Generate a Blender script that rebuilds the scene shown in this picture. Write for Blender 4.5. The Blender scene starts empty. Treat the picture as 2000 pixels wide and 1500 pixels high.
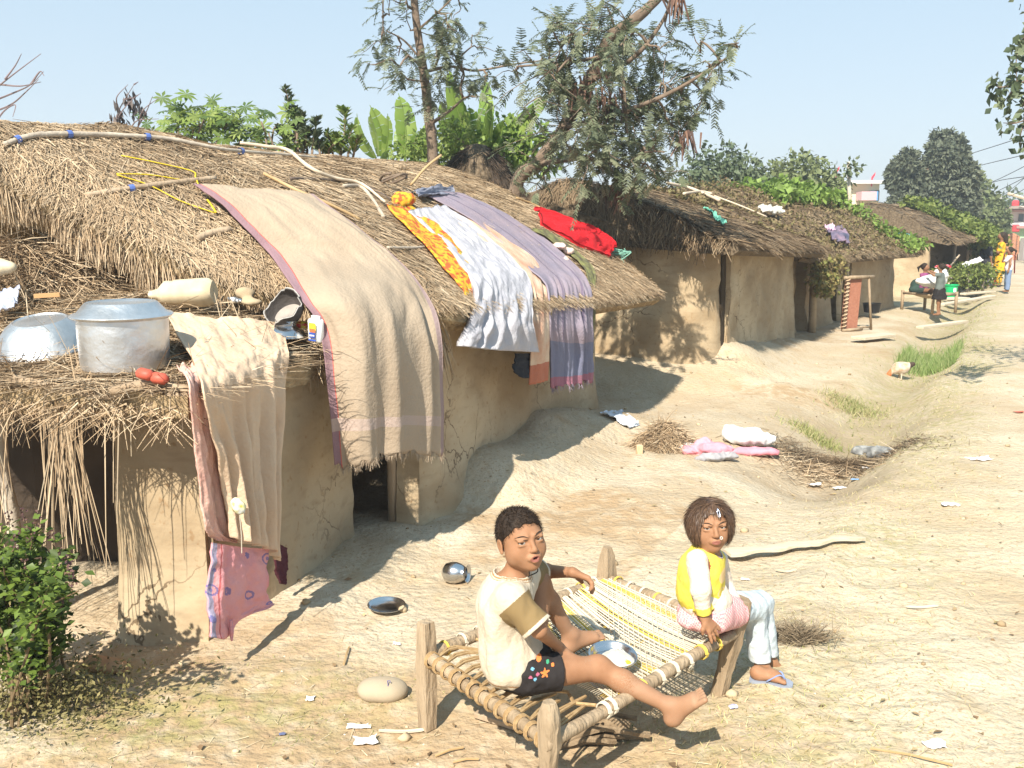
import bpy, bmesh, math, random
import numpy as np
from mathutils import Vector, Matrix
random.seed(7); RS = np.random.RandomState(11)
R = math.radians
SC = bpy.context.scene
COL = SC.collection

# ---------------------------------------------------------------- camera, sky, sun, exposure
CAMH = 1.7; FOC = 1900.0; PIT = math.atan(310/1900)
cam_d = bpy.data.cameras.new('camera'); cam = bpy.data.objects.new('camera', cam_d); COL.objects.link(cam)
cam.location = (0, 0, CAMH); cam.rotation_euler = (math.pi/2 - PIT, 0, 0)
cam_d.sensor_width = 36; cam_d.lens = 36*FOC/2000; cam_d.clip_start = .05; cam_d.clip_end = 3000
SC.camera = cam
SUN_AZ = 21.0; SUN_EL = 43.0          # azimuth the shadows run towards (right of +Y), elevation
w = bpy.data.worlds.new('World'); SC.world = w; w.use_nodes = True
nt = w.node_tree; bg = nt.nodes['Background']
sky = nt.nodes.new('ShaderNodeTexSky'); sky.sky_type = 'NISHITA'; sky.sun_disc = False
sky.sun_elevation = R(SUN_EL); sky.sun_rotation = R(180+SUN_AZ)
sky.air_density = 1.0; sky.dust_density = .6; sky.ozone_density = 1.0
mxs = nt.nodes.new('ShaderNodeMix'); mxs.data_type = 'RGBA'; mxs.inputs[0].default_value = .80   # milky winter sky: paler towards the horizon
tcs = nt.nodes.new('ShaderNodeTexCoord'); sps = nt.nodes.new('ShaderNodeSeparateXYZ'); rps = nt.nodes.new('ShaderNodeValToRGB'); nt.links.new(tcs.outputs['Generated'], sps.inputs[0]); nt.links.new(sps.outputs[2], rps.inputs[0])
rps.color_ramp.elements[0].position = 0; rps.color_ramp.elements[0].color = (5.5, 6.1, 6.7, 1); rps.color_ramp.elements[1].position = .42; rps.color_ramp.elements[1].color = (3.15, 4.95, 6.3, 1)
nt.links.new(rps.outputs[0], mxs.inputs[7])
nt.links.new(sky.outputs[0], mxs.inputs[6]); nt.links.new(mxs.outputs[2], bg.inputs[0]); bg.inputs[1].default_value = .078
sd = bpy.data.lights.new('sun', 'SUN'); so = bpy.data.objects.new('sun', sd); COL.objects.link(so)
sd.energy = 4.9; sd.angle = R(.5); sd.color = (1, .93, .80)
d = Vector((math.sin(R(SUN_AZ))*math.cos(R(SUN_EL)), math.cos(R(SUN_AZ))*math.cos(R(SUN_EL)), -math.sin(R(SUN_EL))))
so.rotation_euler = d.to_track_quat('-Z', 'Y').to_euler(); so.location = (-4, -8, 9)
SC.view_settings.view_transform = 'Standard'; SC.view_settings.look = 'None'; SC.view_settings.gamma = 1
SC.view_settings.exposure = .95
SC.render.resolution_x = 1024; SC.render.resolution_y = 768

# ---------------------------------------------------------------- measuring helpers
def ray(x, y):
    a = (x-1000)/FOC; b = (750-y)/FOC
    return np.array((a, math.cos(PIT)+b*math.sin(PIT), -math.sin(PIT)+b*math.cos(PIT)))
def P(x, y, Y):                         # a point seen at (x, y), Y metres ahead
    r = ray(x, y); return np.array((0, 0, CAMH))+r*(Y/r[1])
def G(x, y, z=0.):                      # a point seen at (x, y) lying at height z
    r = ray(x, y); return np.array((0, 0, CAMH))+r*((z-CAMH)/r[2])
def V(*a): return np.array(a, float)
def sm(a, b, x):
    t = np.clip((x-a)/(b-a), 0, 1); return t*t*(3-2*t)
# smooth value noise (numpy)
_T = RS.rand(64, 64, 64).astype(np.float32)
def vnoise(x, y, z=0.):
    x, y, z = np.broadcast_arrays(np.asarray(x, float), np.asarray(y, float), np.asarray(z, float))
    xi = np.floor(x).astype(int); yi = np.floor(y).astype(int); zi = np.floor(z).astype(int)
    fx = x-xi; fy = y-yi; fz = z-zi
    fx = fx*fx*(3-2*fx); fy = fy*fy*(3-2*fy); fz = fz*fz*(3-2*fz)
    def g(a, b, c): return _T[(xi+a) & 63, (yi+b) & 63, (zi+c) & 63]
    c0 = (g(0,0,0)*(1-fx)+g(1,0,0)*fx)*(1-fy)+(g(0,1,0)*(1-fx)+g(1,1,0)*fx)*fy
    c1 = (g(0,0,1)*(1-fx)+g(1,0,1)*fx)*(1-fy)+(g(0,1,1)*(1-fx)+g(1,1,1)*fx)*fy
    return (c0*(1-fz)+c1*fz)*2-1
def fbm(x, y, z=0., o=4):
    s = 0; a = 1.; 
    for i in range(o):
        s = s+a*vnoise(np.asarray(x)*2**i+i*7.3, np.asarray(y)*2**i+i*3.1, np.asarray(z)*2**i); a *= .5
    return s

# ---------------------------------------------------------------- object helpers
def tag(o, label=None, cat=None, group=None, kind=None):
    if label: o['label'] = label
    if cat: o['category'] = cat
    if group: o['group'] = group
    if kind: o['kind'] = kind
    return o
def empty(name, loc, label, cat, group=None):
    o = bpy.data.objects.new(name, None); COL.objects.link(o); o.location = tuple(loc); o.empty_display_size = .1
    return tag(o, label, cat, group)
def mesh_np(name, v, f, m=None, parent=None, smooth=True, attr=None, uv=None, mids=None):
    """v (n,3), f (k,3|4) arrays; linked as ONE object; world coordinates even under a parent"""
    v = np.asarray(v, np.float32).reshape(-1, 3); f = np.asarray(f, np.int32)
    me = bpy.data.meshes.new(name)
    off = V(*parent.matrix_world.translation) if parent is not None and False else 0
    if parent is not None:
        p = parent; t = Vector((0, 0, 0))
        while p is not None: t += p.location; p = p.parent
        v = v-np.array(t, np.float32)
    me.vertices.add(len(v)); me.vertices.foreach_set('co', v.ravel())
    k = f.shape[1]; me.loops.add(f.size); me.loops.foreach_set('vertex_index', f.ravel())
    me.polygons.add(len(f)); me.polygons.foreach_set('loop_start', np.arange(0, f.size, k, dtype=np.int32))
    me.polygons.foreach_set('loop_total', np.full(len(f), k, np.int32))
    if smooth: me.polygons.foreach_set('use_smooth', np.ones(len(f), bool))
    if m is not None:
        for q in (m if isinstance(m, (list, tuple)) else [m]): me.materials.append(q)
    if mids is not None: me.polygons.foreach_set('material_index', np.asarray(mids, np.int32))
    if attr is not None:
        for n, a in attr.items():
            at = me.attributes.new(n, 'FLOAT', 'POINT'); at.data.foreach_set('value', np.asarray(a, np.float32))
    if uv is not None:
        l = me.uv_layers.new(name='UVMap'); l.data.foreach_set('uv', np.asarray(uv, np.float32)[f.ravel()].ravel())
    me.update(); me.validate()
    o = bpy.data.objects.new(name, me); COL.objects.link(o)
    if parent is not None: o.parent = parent
    return o
class MB:                               # collects shapes into one mesh
    def __init__(s): s.v = []; s.f = []; s.n = 0; s.a = []
    def add(s, v, f, a=0.):
        v = np.asarray(v, float).reshape(-1, 3); f = np.asarray(f, int)
        if f.shape[1] == 3: f = np.concatenate([f, f[:, 2:3]], 1)
        s.v.append(v); s.f.append(f+s.n); s.n += len(v); s.a.append(np.full(len(v), a)); return s
    def grid(s, g, close_u=False, close_v=False, a=0.):
        g = np.asarray(g, float); nv, nu = g.shape[:2]
        i = np.arange(nv*nu).reshape(nv, nu)
        if close_u: i = np.concatenate([i, i[:, :1]], 1)
        if close_v: i = np.concatenate([i, i[:1]], 0)
        f = np.stack([i[:-1, :-1], i[:-1, 1:], i[1:, 1:], i[1:, :-1]], -1).reshape(-1, 4)
        return s.add(g.reshape(-1, 3), f, a)
    def tube(s, pts, rad, n=8, cap=True, a=0., flat=1., seed=0, bump=0.):
        pts = np.array(pts, float); m = len(pts); rad = np.broadcast_to(np.asarray(rad, float), (m,)).copy()
        t = np.gradient(pts, axis=0); t /= np.linalg.norm(t, axis=1)[:, None]+1e-9
        up = V(0, 0, 1) if abs(t[0][2]) < .9 else V(1, 0, 0)
        e1 = np.cross(up, t[0]); e1 /= np.linalg.norm(e1); rows = []
        rr = np.random.RandomState(seed+1)
        for i in range(m):
            e1 = e1-t[i]*e1.dot(t[i]); e1 /= np.linalg.norm(e1); e2 = np.cross(t[i], e1)
            th = np.arange(n)*2*math.pi/n
            r = rad[i]*(1+bump*(rr.rand(n)-.5))
            rows.append(pts[i]+np.outer(np.cos(th)*r, e1)+np.outer(np.sin(th)*r*flat, e2))
        if cap:
            rows = [np.tile(pts[0], (n, 1))]+rows+[np.tile(pts[-1], (n, 1))]
        return s.grid(np.array(rows), close_u=True, a=a)
    def lathe(s, prof, c, n=32, axis=None, a=0., wob=None):
        prof = np.array(prof, float); th = np.arange(n)*2*math.pi/n
        g = np.zeros((len(prof), n, 3)); 
        rr = prof[:, 0][:, None]*np.ones(n)
        if wob is not None: rr = rr*wob(th)[None, :]
        g[..., 0] = rr*np.cos(th); g[..., 1] = rr*np.sin(th); g[..., 2] = prof[:, 1][:, None]
        if axis is not None:
            q = np.array(Vector((0, 0, 1)).rotation_difference(Vector(axis)).to_matrix()); g = g@q.T
        return s.grid(g+np.array(c), close_u=True, a=a)
    def box(s, c, h, rot=None, bev=.15, a=0.):
        """box with chamfered edges: c centre, h half sizes, rot 3x3"""
        h = np.array(h, float); b = min(h)*bev; bm = bmesh.new()
        bmesh.ops.create_cube(bm, size=2)
        for q in bm.verts: q.co = Vector((q.co.x*h[0], q.co.y*h[1], q.co.z*h[2]))
        if bev > 0: bmesh.ops.bevel(bm, geom=list(bm.edges), offset=b, segments=1, affect='EDGES')
        v = np.array([q.co[:] for q in bm.verts]); bm.verts.index_update()
        if rot is not None: v = v@np.array(rot).T
        v += np.array(c)
        for p in bm.faces:
            ids = [q.index for q in p.verts]
            if len(ids) in (3, 4): s.f.append(np.array([(ids+[ids[-1]])[:4]])+s.n)
        s.v.append(v); s.n += len(v); s.a.append(np.full(len(v), a)); bm.free(); return s
    def build(s, name, m=None, parent=None, smooth=False, attr='rnd', uv=None, sharp=None):
        v = np.concatenate(s.v); f = np.concatenate(s.f)
        me = bpy.data.meshes.new(name)
        if parent is not None:
            p = parent; t = Vector((0, 0, 0))
            while p is not None: t += p.location; p = p.parent
            v = v-np.array(t)
        tri = f[:, 2] == f[:, 3]
        fl = [tuple(q[:3]) if k else tuple(q) for q, k in zip(f.tolist(), tri)]
        me.from_pydata(v.tolist(), [], fl)
        if m is not None:
            for q in (m if isinstance(m, (list, tuple)) else [m]): me.materials.append(q)
        at = me.attributes.new('rnd', 'FLOAT', 'POINT'); at.data.foreach_set('value', np.concatenate(s.a).astype(np.float32))
        me.validate(); me.update()
        if smooth: me.polygons.foreach_set('use_smooth', np.ones(len(me.polygons), bool))
        if sharp: me.set_sharp_from_angle(angle=R(sharp))
        o = bpy.data.objects.new(name, me); COL.objects.link(o)
        if parent is not None: o.parent = parent
        return o
def rotz(a): c, s_ = math.cos(a), math.sin(a); return np.array([[c, -s_, 0], [s_, c, 0], [0, 0, 1]])
def euler(x, y, z):
    from mathutils import Euler
    return np.array(Euler((x, y, z)).to_matrix())
def catmull(p, n):
    """resample control points p (k,...) to n points through a Catmull-Rom spline"""
    p = np.asarray(p, float); k = len(p)
    if k == 2:
        t = np.linspace(0, 1, n).reshape((-1,)+(1,)*(p.ndim-1)); return p[0]*(1-t)+p[1]*t
    q = np.concatenate([[2*p[0]-p[1]], p, [2*p[-1]-p[-2]]]); t = np.linspace(0, k-1-1e-6, n)
    i = t.astype(int); f = (t-i).reshape((-1,)+(1,)*(p.ndim-1))
    a, b, c, e = q[i], q[i+1], q[i+2], q[i+3]
    return .5*((2*b)+(-a+c)*f+(2*a-5*b+4*c-e)*f*f+(-a+3*b-3*c+e)*f**3)

# ribbons: straws, grass blades, leaflets, hair -- all vectorised
def ribbons(pos, dr, nrm, L, W, bend, seg=2, taper=.4, rnd=None, curl=None):
    n = len(pos); L = np.broadcast_to(L, (n,)); W = np.broadcast_to(W, (n,)); bend = np.broadcast_to(bend, (n,))
    dr = dr/(np.linalg.norm(dr, axis=1)[:, None]+1e-9)
    sd = np.cross(dr, nrm); sd /= np.linalg.norm(sd, axis=1)[:, None]+1e-9
    rows = []; p = pos.copy(); dd = dr.copy()
    for k in range(seg+1):
        ww = W*(1-(1-taper)*k/seg)
        rows += [p-sd*ww[:, None]/2, p+sd*ww[:, None]/2]
        p = p+dd*(L/seg)[:, None]
        dd = dd-np.array([0, 0, 1])*bend[:, None]
        if curl is not None: dd = dd+curl*.5
        dd /= np.linalg.norm(dd, axis=1)[:, None]
    v = np.stack(rows, 1); m = 2*(seg+1)
    base = np.arange(n)[:, None]*m; f = []
    for k in range(seg): f.append(base+np.array([2*k, 2*k+1, 2*k+3, 2*k+2]))
    f = np.stack(f, 1).reshape(-1, 4)
    if rnd is None: rnd = RS.rand(n)
    return v.reshape(-1, 3), f, np.repeat(rnd, m)
def leafs(pos, dr, nrm, L, W, rnd=None, fold=.15):
    """pointed leaf: 4-corner diamond, folded along the midrib"""
    n = len(pos); L = np.broadcast_to(L, (n,))[:, None]; W = np.broadcast_to(W, (n,))[:, None]
    dr = dr/(np.linalg.norm(dr, axis=1)[:, None]+1e-9)
    sd = np.cross(dr, nrm); sd /= np.linalg.norm(sd, axis=1)[:, None]+1e-9; up = np.cross(sd, dr)
    a = pos; b = pos+dr*L*.5+sd*W/2+up*W*fold; c = pos+dr*L; e = pos+dr*L*.5-sd*W/2+up*W*fold
    mid = pos+dr*L*.45
    v = np.stack([a, b, c, e, mid], 1).reshape(-1, 3); base = np.arange(n)[:, None]*5
    f = np.stack([base+np.array([0, 1, 4]), base+np.array([1, 2, 4]), base+np.array([2, 3, 4]), base+np.array([3, 0, 4])], 1).reshape(-1, 3)
    if rnd is None: rnd = RS.rand(n)
    return v, f, np.repeat(rnd, 5)
def cat3(parts):
    v = []; f = []; a = []; n = 0
    for p in parts:
        v.append(p[0]); f.append(p[1]+n); a.append(p[2]); n += len(p[0])
    return np.concatenate(v), np.concatenate(f), np.concatenate(a)

# ---------------------------------------------------------------- materials
MC = {}
def mat(name, c1, c2=None, scale=8., rough=.85, bump=0., bscale=None, detail=5, metal=0., attr=None, c3=None, stretch=None, rnd=None, trans=None, thr=None, spec=.3):
    if name in MC: return MC[name]
    m = bpy.data.materials.new(name); m.use_nodes = True; t = m.node_tree; N = t.nodes; Lk = t.links
    b = N['Principled BSDF']; b.inputs['Roughness'].default_value = rough; b.inputs['Metallic'].default_value = metal
    b.inputs['Specular IOR Level'].default_value = spec
    tc = N.new('ShaderNodeTexCoord'); src = tc.outputs['Object']
    if stretch:
        mp = N.new('ShaderNodeMapping'); mp.inputs['Scale'].default_value = stretch; Lk.new(src, mp.inputs[0]); src = mp.outputs[0]
    col = None
    if c2 is not None:
        nz = N.new('ShaderNodeTexNoise'); nz.inputs['Scale'].default_value = scale; nz.inputs['Detail'].default_value = detail
        Lk.new(src, nz.inputs['Vector'])
        r = N.new('ShaderNodeValToRGB'); lo, hi = thr or (.3, .7)
        r.color_ramp.elements[0].position = lo; r.color_ramp.elements[1].position = hi
        r.color_ramp.elements[0].color = (*c1, 1); r.color_ramp.elements[1].color = (*c2, 1)
        if c3 is not None:
            e = r.color_ramp.elements.new((lo+hi)/2); e.color = (*c3, 1)
        Lk.new(nz.outputs['Fac'], r.inputs[0]); col = r.outputs[0]
    if rnd is not None:                 # per-strand colour from the 'rnd' attribute: list of colours
        at = N.new('ShaderNodeAttribute'); at.attribute_name = 'rnd'
        r = N.new('ShaderNodeValToRGB'); r.color_ramp.interpolation = 'LINEAR'
        k = len(rnd); r.color_ramp.elements[0].color = (*rnd[0], 1); r.color_ramp.elements[1].color = (*rnd[-1], 1)
        for i in range(1, k-1):
            e = r.color_ramp.elements.new(i/(k-1)); e.color = (*rnd[i], 1)
        Lk.new(at.outputs['Fac'], r.inputs[0])
        if col is not None:
            mx = N.new('ShaderNodeMix'); mx.data_type = 'RGBA'; mx.blend_type = 'MULTIPLY'; mx.inputs[0].default_value = 1
            Lk.new(r.outputs[0], mx.inputs[6]); Lk.new(col, mx.inputs[7]); col = mx.outputs[2]
        else: col = r.outputs[0]
    if col is None: b.inputs['Base Color'].default_value = (*c1, 1)
    else: Lk.new(col, b.inputs['Base Color'])
    if bump:
        nb = N.new('ShaderNodeTexNoise'); nb.inputs['Scale'].default_value = bscale or scale*3; nb.inputs['Detail'].default_value = 6
        Lk.new(src, nb.inputs['Vector'])
        bp = N.new('ShaderNodeBump'); bp.inputs['Strength'].default_value = min(1, bump); bp.inputs['Distance'].default_value = .02
        Lk.new(nb.outputs['Fac'], bp.inputs['Height']); Lk.new(bp.outputs[0], b.inputs['Normal'])
    if trans:
        tr = N.new('ShaderNodeBsdfTranslucent'); mx = N.new('ShaderNodeMixShader'); mx.inputs[0].default_value = trans
        if col is None: tr.inputs[0].default_value = (*c1, 1)
        else: Lk.new(col, tr.inputs[0])
        Lk.new(b.outputs[0], mx.inputs[1]); Lk.new(tr.outputs[0], mx.inputs[2]); Lk.new(mx.outputs[0], N['Material Output'].inputs[0])
    MC[name] = m; return m
def nodes_of(m): return m.node_tree.nodes, m.node_tree.links, m.node_tree.nodes['Principled BSDF']
def base_link(m):                      # the socket that feeds base colour now
    N, Lk, b = nodes_of(m); return b.inputs['Base Color'].links[0].from_socket if b.inputs['Base Color'].links else None
def overlay(m, fac_sock, color):
    N, Lk, b = nodes_of(m); mx = N.new('ShaderNodeMix'); mx.data_type = 'RGBA'
    s = base_link(m)
    if s: Lk.new(s, mx.inputs[6])
    else: mx.inputs[6].default_value = b.inputs['Base Color'].default_value
    mx.inputs[7].default_value = (*color, 1); Lk.new(fac_sock, mx.inputs[0]); Lk.new(mx.outputs[2], b.inputs['Base Color'])
def attr_node(m, n):
    N, Lk, b = nodes_of(m); a = N.new('ShaderNodeAttribute'); a.attribute_name = n; return a.outputs['Fac']
def math_node(m, op, a, b_=None, clamp=False):
    N, Lk, b = nodes_of(m); q = N.new('ShaderNodeMath'); q.operation = op; q.use_clamp = clamp
    for i, s in enumerate((a, b_)):
        if s is None: continue
        if isinstance(s, (int, float)): q.inputs[i].default_value = s
        else: Lk.new(s, q.inputs[i])
    return q.outputs[0]
def noise_fac(m, scale, lo, hi, detail=3, coord='Object', stretch=None):
    N, Lk, b = nodes_of(m); tc = N.new('ShaderNodeTexCoord'); nz = N.new('ShaderNodeTexNoise'); s = tc.outputs[coord]
    if stretch:
        mp = N.new('ShaderNodeMapping'); mp.inputs['Scale'].default_value = stretch; Lk.new(s, mp.inputs[0]); s = mp.outputs[0]
    nz.inputs['Scale'].default_value = scale; nz.inputs['Detail'].default_value = detail; Lk.new(s, nz.inputs['Vector'])
    r = N.new('ShaderNodeMapRange'); r.inputs[1].default_value = lo; r.inputs[2].default_value = hi; Lk.new(nz.outputs['Fac'], r.inputs[0]); return r.outputs[0]

STRAW = mat('straw', (1, 1, 1), (.66, .62, .58), scale=2.2, rough=.7, rnd=[(.17, .115, .07), (.36, .26, .165), (.50, .38, .25), (.61, .48, .33), (.42, .29, .17), (.68, .57, .42)])
STRAW_D = mat('old_straw', (1, 1, 1), (.6, .55, .5), scale=2.2, rough=.8, rnd=[(.05, .035, .022), (.14, .095, .055), (.24, .17, .105), (.33, .25, .16), (.10, .07, .045)])
STRAW_V = mat('withered_creeper', (1, 1, 1), (.7, .65, .6), scale=1.5, rough=.8, rnd=[(.10, .07, .045), (.21, .15, .09), (.29, .21, .13), (.36, .28, .18), (.15, .12, .06)])
WOOD = mat('grey_wood', (.27, .19, .12), (.44, .34, .24), scale=6, rough=.8, bump=.5, bscale=40, stretch=(1, 1, .25))
BARK = mat('bark', (.12, .085, .06), (.23, .17, .125), scale=10, rough=.9, bump=.6, bscale=30)
POLE = mat('bare_pole', (.36, .30, .24), (.52, .45, .36), scale=9, rough=.8, bump=.3, bscale=40)
MUD = mat('mud_wall', (.315, .235, .145), (.46, .37, .25), scale=1.6, rough=.95, bump=.55, bscale=9, c3=(.385, .295, .19))
def _mud():
    m = MUD; overlay(m, noise_fac(m, 30, .62, .72), (.30, .20, .11)); overlay(m, math_node(m, 'MULTIPLY', noise_fac(m, .9, .5, .66, 6), .45), (.58, .47, .32)); overlay(m, math_node(m, 'MULTIPLY', noise_fac(m, 2.3, .48, .76, 7, stretch=(1, 1, 2.2)), .6), (.25, .165, .085)); overlay(m, math_node(m, 'MULTIPLY', noise_fac(m, 7, .54, .72, 8, stretch=(1, 1, 3)), .35), (.22, .15, .09))
_mud()
def cracks(m, scale, width, col, amt, warp=.25):
    N, Lk, b = nodes_of(m); tc = N.new('ShaderNodeTexCoord'); nz = N.new('ShaderNodeTexNoise'); nz.inputs['Scale'].default_value = scale*1.7; nz.inputs['Detail'].default_value = 5; Lk.new(tc.outputs['Object'], nz.inputs['Vector'])
    mx = N.new('ShaderNodeMix'); mx.data_type = 'VECTOR'; mx.inputs[0].default_value = warp; Lk.new(tc.outputs['Object'], mx.inputs[4]); Lk.new(nz.outputs['Color'], mx.inputs[5])
    v = N.new('ShaderNodeTexVoronoi'); v.feature = 'DISTANCE_TO_EDGE'; v.inputs['Scale'].default_value = scale; Lk.new(mx.outputs[1], v.inputs['Vector'])
    f = math_node(m, 'MULTIPLY', math_node(m, 'MULTIPLY', math_node(m, 'LESS_THAN', v.outputs[0], width), noise_fac(m, 1.1, .50, .60, 3)), amt); overlay(m, f, col)
cracks(MUD, 3.2, .012, (.12, .08, .045), .8)
DARKM = mat('dark_inside', (.03, .022, .015), rough=1.)
# ================================================================= GROUND
ROAD = R(26); ru = V(math.sin(ROAD), math.cos(ROAD)); rv = V(math.cos(ROAD), -math.sin(ROAD))
class Fr:                                # local frame of a row house: s along its front, t out of the front wall
    def __init__(s, ox, oy, ang): s.o = V(ox, oy); s.d = V(math.sin(R(ang)), math.cos(R(ang))); s.n = V(math.cos(R(ang)), -math.sin(R(ang)))
    def w(s, a, t, z):
        a, t, z = np.broadcast_arrays(np.asarray(a, float), np.asarray(t, float), np.asarray(z, float))
        return np.stack([s.o[0]+a*s.d[0]+t*s.n[0], s.o[1]+a*s.d[1]+t*s.n[1], z], -1)
    def st(s, x, y): q = V(0, 0); return (x-s.o[0])*s.d[0]+(y-s.o[1])*s.d[1], (x-s.o[0])*s.n[0]+(y-s.o[1])*s.n[1]
    def v3(s, a, t, z=0): return V(a*s.d[0]+t*s.n[0], a*s.d[1]+t*s.n[1], z)
H1 = Fr(-.88, 5.16, 24); H2 = Fr(2.32, 10.85, 28); H3 = Fr(4.25, 15.0, 35); H5 = Fr(10.2, 24, 33)

def EDGE(u): return np.interp(u, [0, 5, 8, 13, 20, 40], [-.62, -.60, -.50, -.27, -.05, .1])
def gh(x, y):
    x = np.asarray(x, float); y = np.asarray(y, float)
    u = x*ru[0]+y*ru[1]; v = x*rv[0]+y*rv[1]
    edge = EDGE(u)+.10*vnoise(u*.5, 3.3)
    dv = v-edge
    far = 1-sm(26, 34, u)
    z = .03*sm(-.1, .5, dv)*far
    # ditch beside the raised path
    dd = sm(4.5, 8.5, u)*far
    z = z-dd*(.22+.05*vnoise(u*.8, 9.))*np.exp(-np.abs((dv+.50)/(.40+.12*vnoise(u*.6, 1.)))**2.6)
    z = z-.12*np.exp(-((x-2.15)**2+(y-7.0)**2)/.42)          # rubbish hollow
    z = z-.07*np.exp(-((x-2.9)**2+(y-8.7)**2)/.5)
    # worn edge of bank near the cot
    z = z+.035*np.exp(-((dv+.05)/.16)**2)*sm(1.5, 3.5, u)*far
    # plinth of beaten earth along the first house
    s, t = H1.st(x, y)
    pl = sm(.55, 1.2, s)*(1-sm(2.9, 4.3, s)); tt = np.clip(t, -.1, 9)
    lump = 1+.35*vnoise(s*1.6, t*2.)
    z = z+.21*pl*lump*(1-sm(.12, .85+.2*vnoise(s*1.1, 5.), tt))*(t < 3)
    z = z+.10*(1-sm(-1.3, .6, s)*0)*np.exp(-(np.clip(t-.0, 0, 9)/.22)**2)*(s > -1.6)*(s < .1)*0
    # flared foot of the second house, reaching towards the camera
    s2, t2 = H2.st(x, y)
    e = np.hypot(np.maximum(np.abs(x-1.3)-1.0, 0), np.maximum(11.2-y, 0))
    z = z+.27*(1-sm(.0, 1.7, e+.12*vnoise(x*2.2, y*2.2, 3)))*(1-sm(.0, 1.2, np.clip(t2, 0, 9))*(s2 > -.3))*(y < 14)
    z = z+.13*(1-sm(0, .75, np.clip(t2, 0, 9)))*sm(-.2, .1, s2)*(1-sm(3.2, 4.2, s2))
    s3, t3 = H3.st(x, y)
    z = z+.04*(1-sm(0, .6, np.clip(t3, 0, 9)))*sm(-.2, .1, s3)*(1-sm(6.4, 7, s3))
    # step of earth in front of the doorway
    z = z+.03*(1-sm(.42, .62, t+.05*vnoise(s*3, 2)))*sm(-1.3, -.9, s)*(1-sm(.7, 1.0, s))*(t > -.5)
    z = z+.012*fbm(x*1.3, y*1.3, 0, 4)+(.009*fbm(x*6, y*6, 2, 4)-.010*np.abs(vnoise(x*3.5, y*3.5, 8))-.006*np.abs(vnoise(x*13, y*13, 5)))*(np.hypot(x, y) < 16)
    z = z+.06*fbm(x*.12, y*.12, 5, 2)*sm(16, 30, y)
    return z

def build_ground():
    nx, ny = 460, 620
    a = np.linspace(-1, 1, nx); xs = .9+np.sinh(a*7.5)/np.sinh(7.5)*520
    b = np.linspace(-.30, 1, ny); ys = 3.8+np.sinh(b*7.7)/np.sinh(7.7)*900
    X, Y = np.meshgrid(xs, ys); Z = gh(X, Y)
    u = X*ru[0]+Y*ru[1]; v = X*rv[0]+Y*rv[1]; dv = v-EDGE(u)
    # worn-in patches: grass, damp soil, brown trampled earth -- they stay put whatever the light
    g = .9*np.exp(-(np.abs(dv-.15)/.38)**2)*(fbm(X*1.2, Y*1.2, 9)*.6+.55)
    g += 1.3*np.exp(-(((X+1.15)/.75)**2+((Y-3.25)/.33)**2))*(.5+.6*fbm(X*2.5, Y*2.5, 3))
    g += .8*sm(7, 12, u)*np.exp(-((dv+.5)/.5)**2)
    g += .6*sm(18, 24, u)*(dv < -.2)*(dv > -3)
    g *= (1-sm(30, 40, u)) ; g = np.clip(g, 0, 1)
    s, t = H1.st(X, Y)
    dm = np.exp(-(((X-2.15)/.62)**2+((Y-6.9)/.45)**2))*1.5+.8*np.exp(-(((X-3.2)/1.0)**2+((Y-8.9)/.8)**2))
    dm += .8*np.exp(-((t-.95)/.22)**2)*sm(.6, 1.2, s)*(1-sm(4.5, 5.2, s))*(.4+.6*fbm(X*2, Y*2, 9)); dm += .9*sm(7, 9, u)*np.exp(-((dv+.50)/.33)**2)*(1-sm(20, 30, u))
    br = 1.1*np.exp(-((t-.85)/.28)**2)*sm(-.8, -.2, s)*(1-sm(1.6, 2.4, s))*(.5+.7*fbm(X*3, Y*3, 1))
    br += .9*np.exp(-(((X-.1)/1.0)**2+((Y-5.6)/.5)**2))*(.3+.9*fbm(X*2.2, Y*5, 4))
    br += .75*np.exp(-(((X-.45)/.75)**2+((Y-3.0)/.55)**2))
    br += .5*np.exp(-(((X+.6)/.9)**2+((Y-2.9)/.4)**2))
    br += .75*sm(.05, .5, fbm(X*.9, Y*1.3, 12))*(dv < -.9)*(t > -.2)*(np.hypot(X, Y) < 30)+.35*sm(.2, .6, fbm(X*1.7, Y*2.2, 5)); br = np.clip(br, 0, 1); dm = np.clip(dm*(.7+.4*fbm(X*2, Y*2, 7)), 0, 1)
    m = mat('sandy_earth', (.43, .355, .25), (.57, .495, .38), scale=1.3, rough=1., bump=1., bscale=26, detail=8, c3=(.50, .42, .31))
    overlay(m, noise_fac(m, 55, .60, .68), (.36, .26, .16)); overlay(m, math_node(m, 'MULTIPLY', noise_fac(m, 140, .50, .62, 2), .35), (.30, .22, .135)); overlay(m, math_node(m, 'MULTIPLY', noise_fac(m, .55, .45, .62, 5), .35), (.40, .295, .175))
    overlay(m, math_node(m, 'MULTIPLY', noise_fac(m, 5.5, .55, .68, 7, stretch=(1.6, .7, 1)), .45), (.42, .31, .18))
    overlay(m, math_node(m, 'MULTIPLY', attr_node(m, 'brown'), math_node(m, 'ADD', noise_fac(m, 9, .35, .6, 6), .25, True), True), (.37, .26, .155))
    overlay(m, math_node(m, 'MULTIPLY', attr_node(m, 'damp'), .75), (.27, .205, .135))
    overlay(m, math_node(m, 'MULTIPLY', attr_node(m, 'grass'), math_node(m, 'MULTIPLY', noise_fac(m, 14, .38, .62, 6), .75), True), (.27, .245, .09))
    V3 = np.stack([X, Y, Z], -1).reshape(-1, 3)
    i = np.arange(nx*ny).reshape(ny, nx); f = np.stack([i[:-1, :-1], i[:-1, 1:], i[1:, 1:], i[1:, :-1]], -1).reshape(-1, 4)
    o = mesh_np('ground', V3, f, m, attr=dict(grass=g.ravel(), damp=dm.ravel(), brown=br.ravel())); tag(o, kind='structure')
build_ground()

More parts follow.
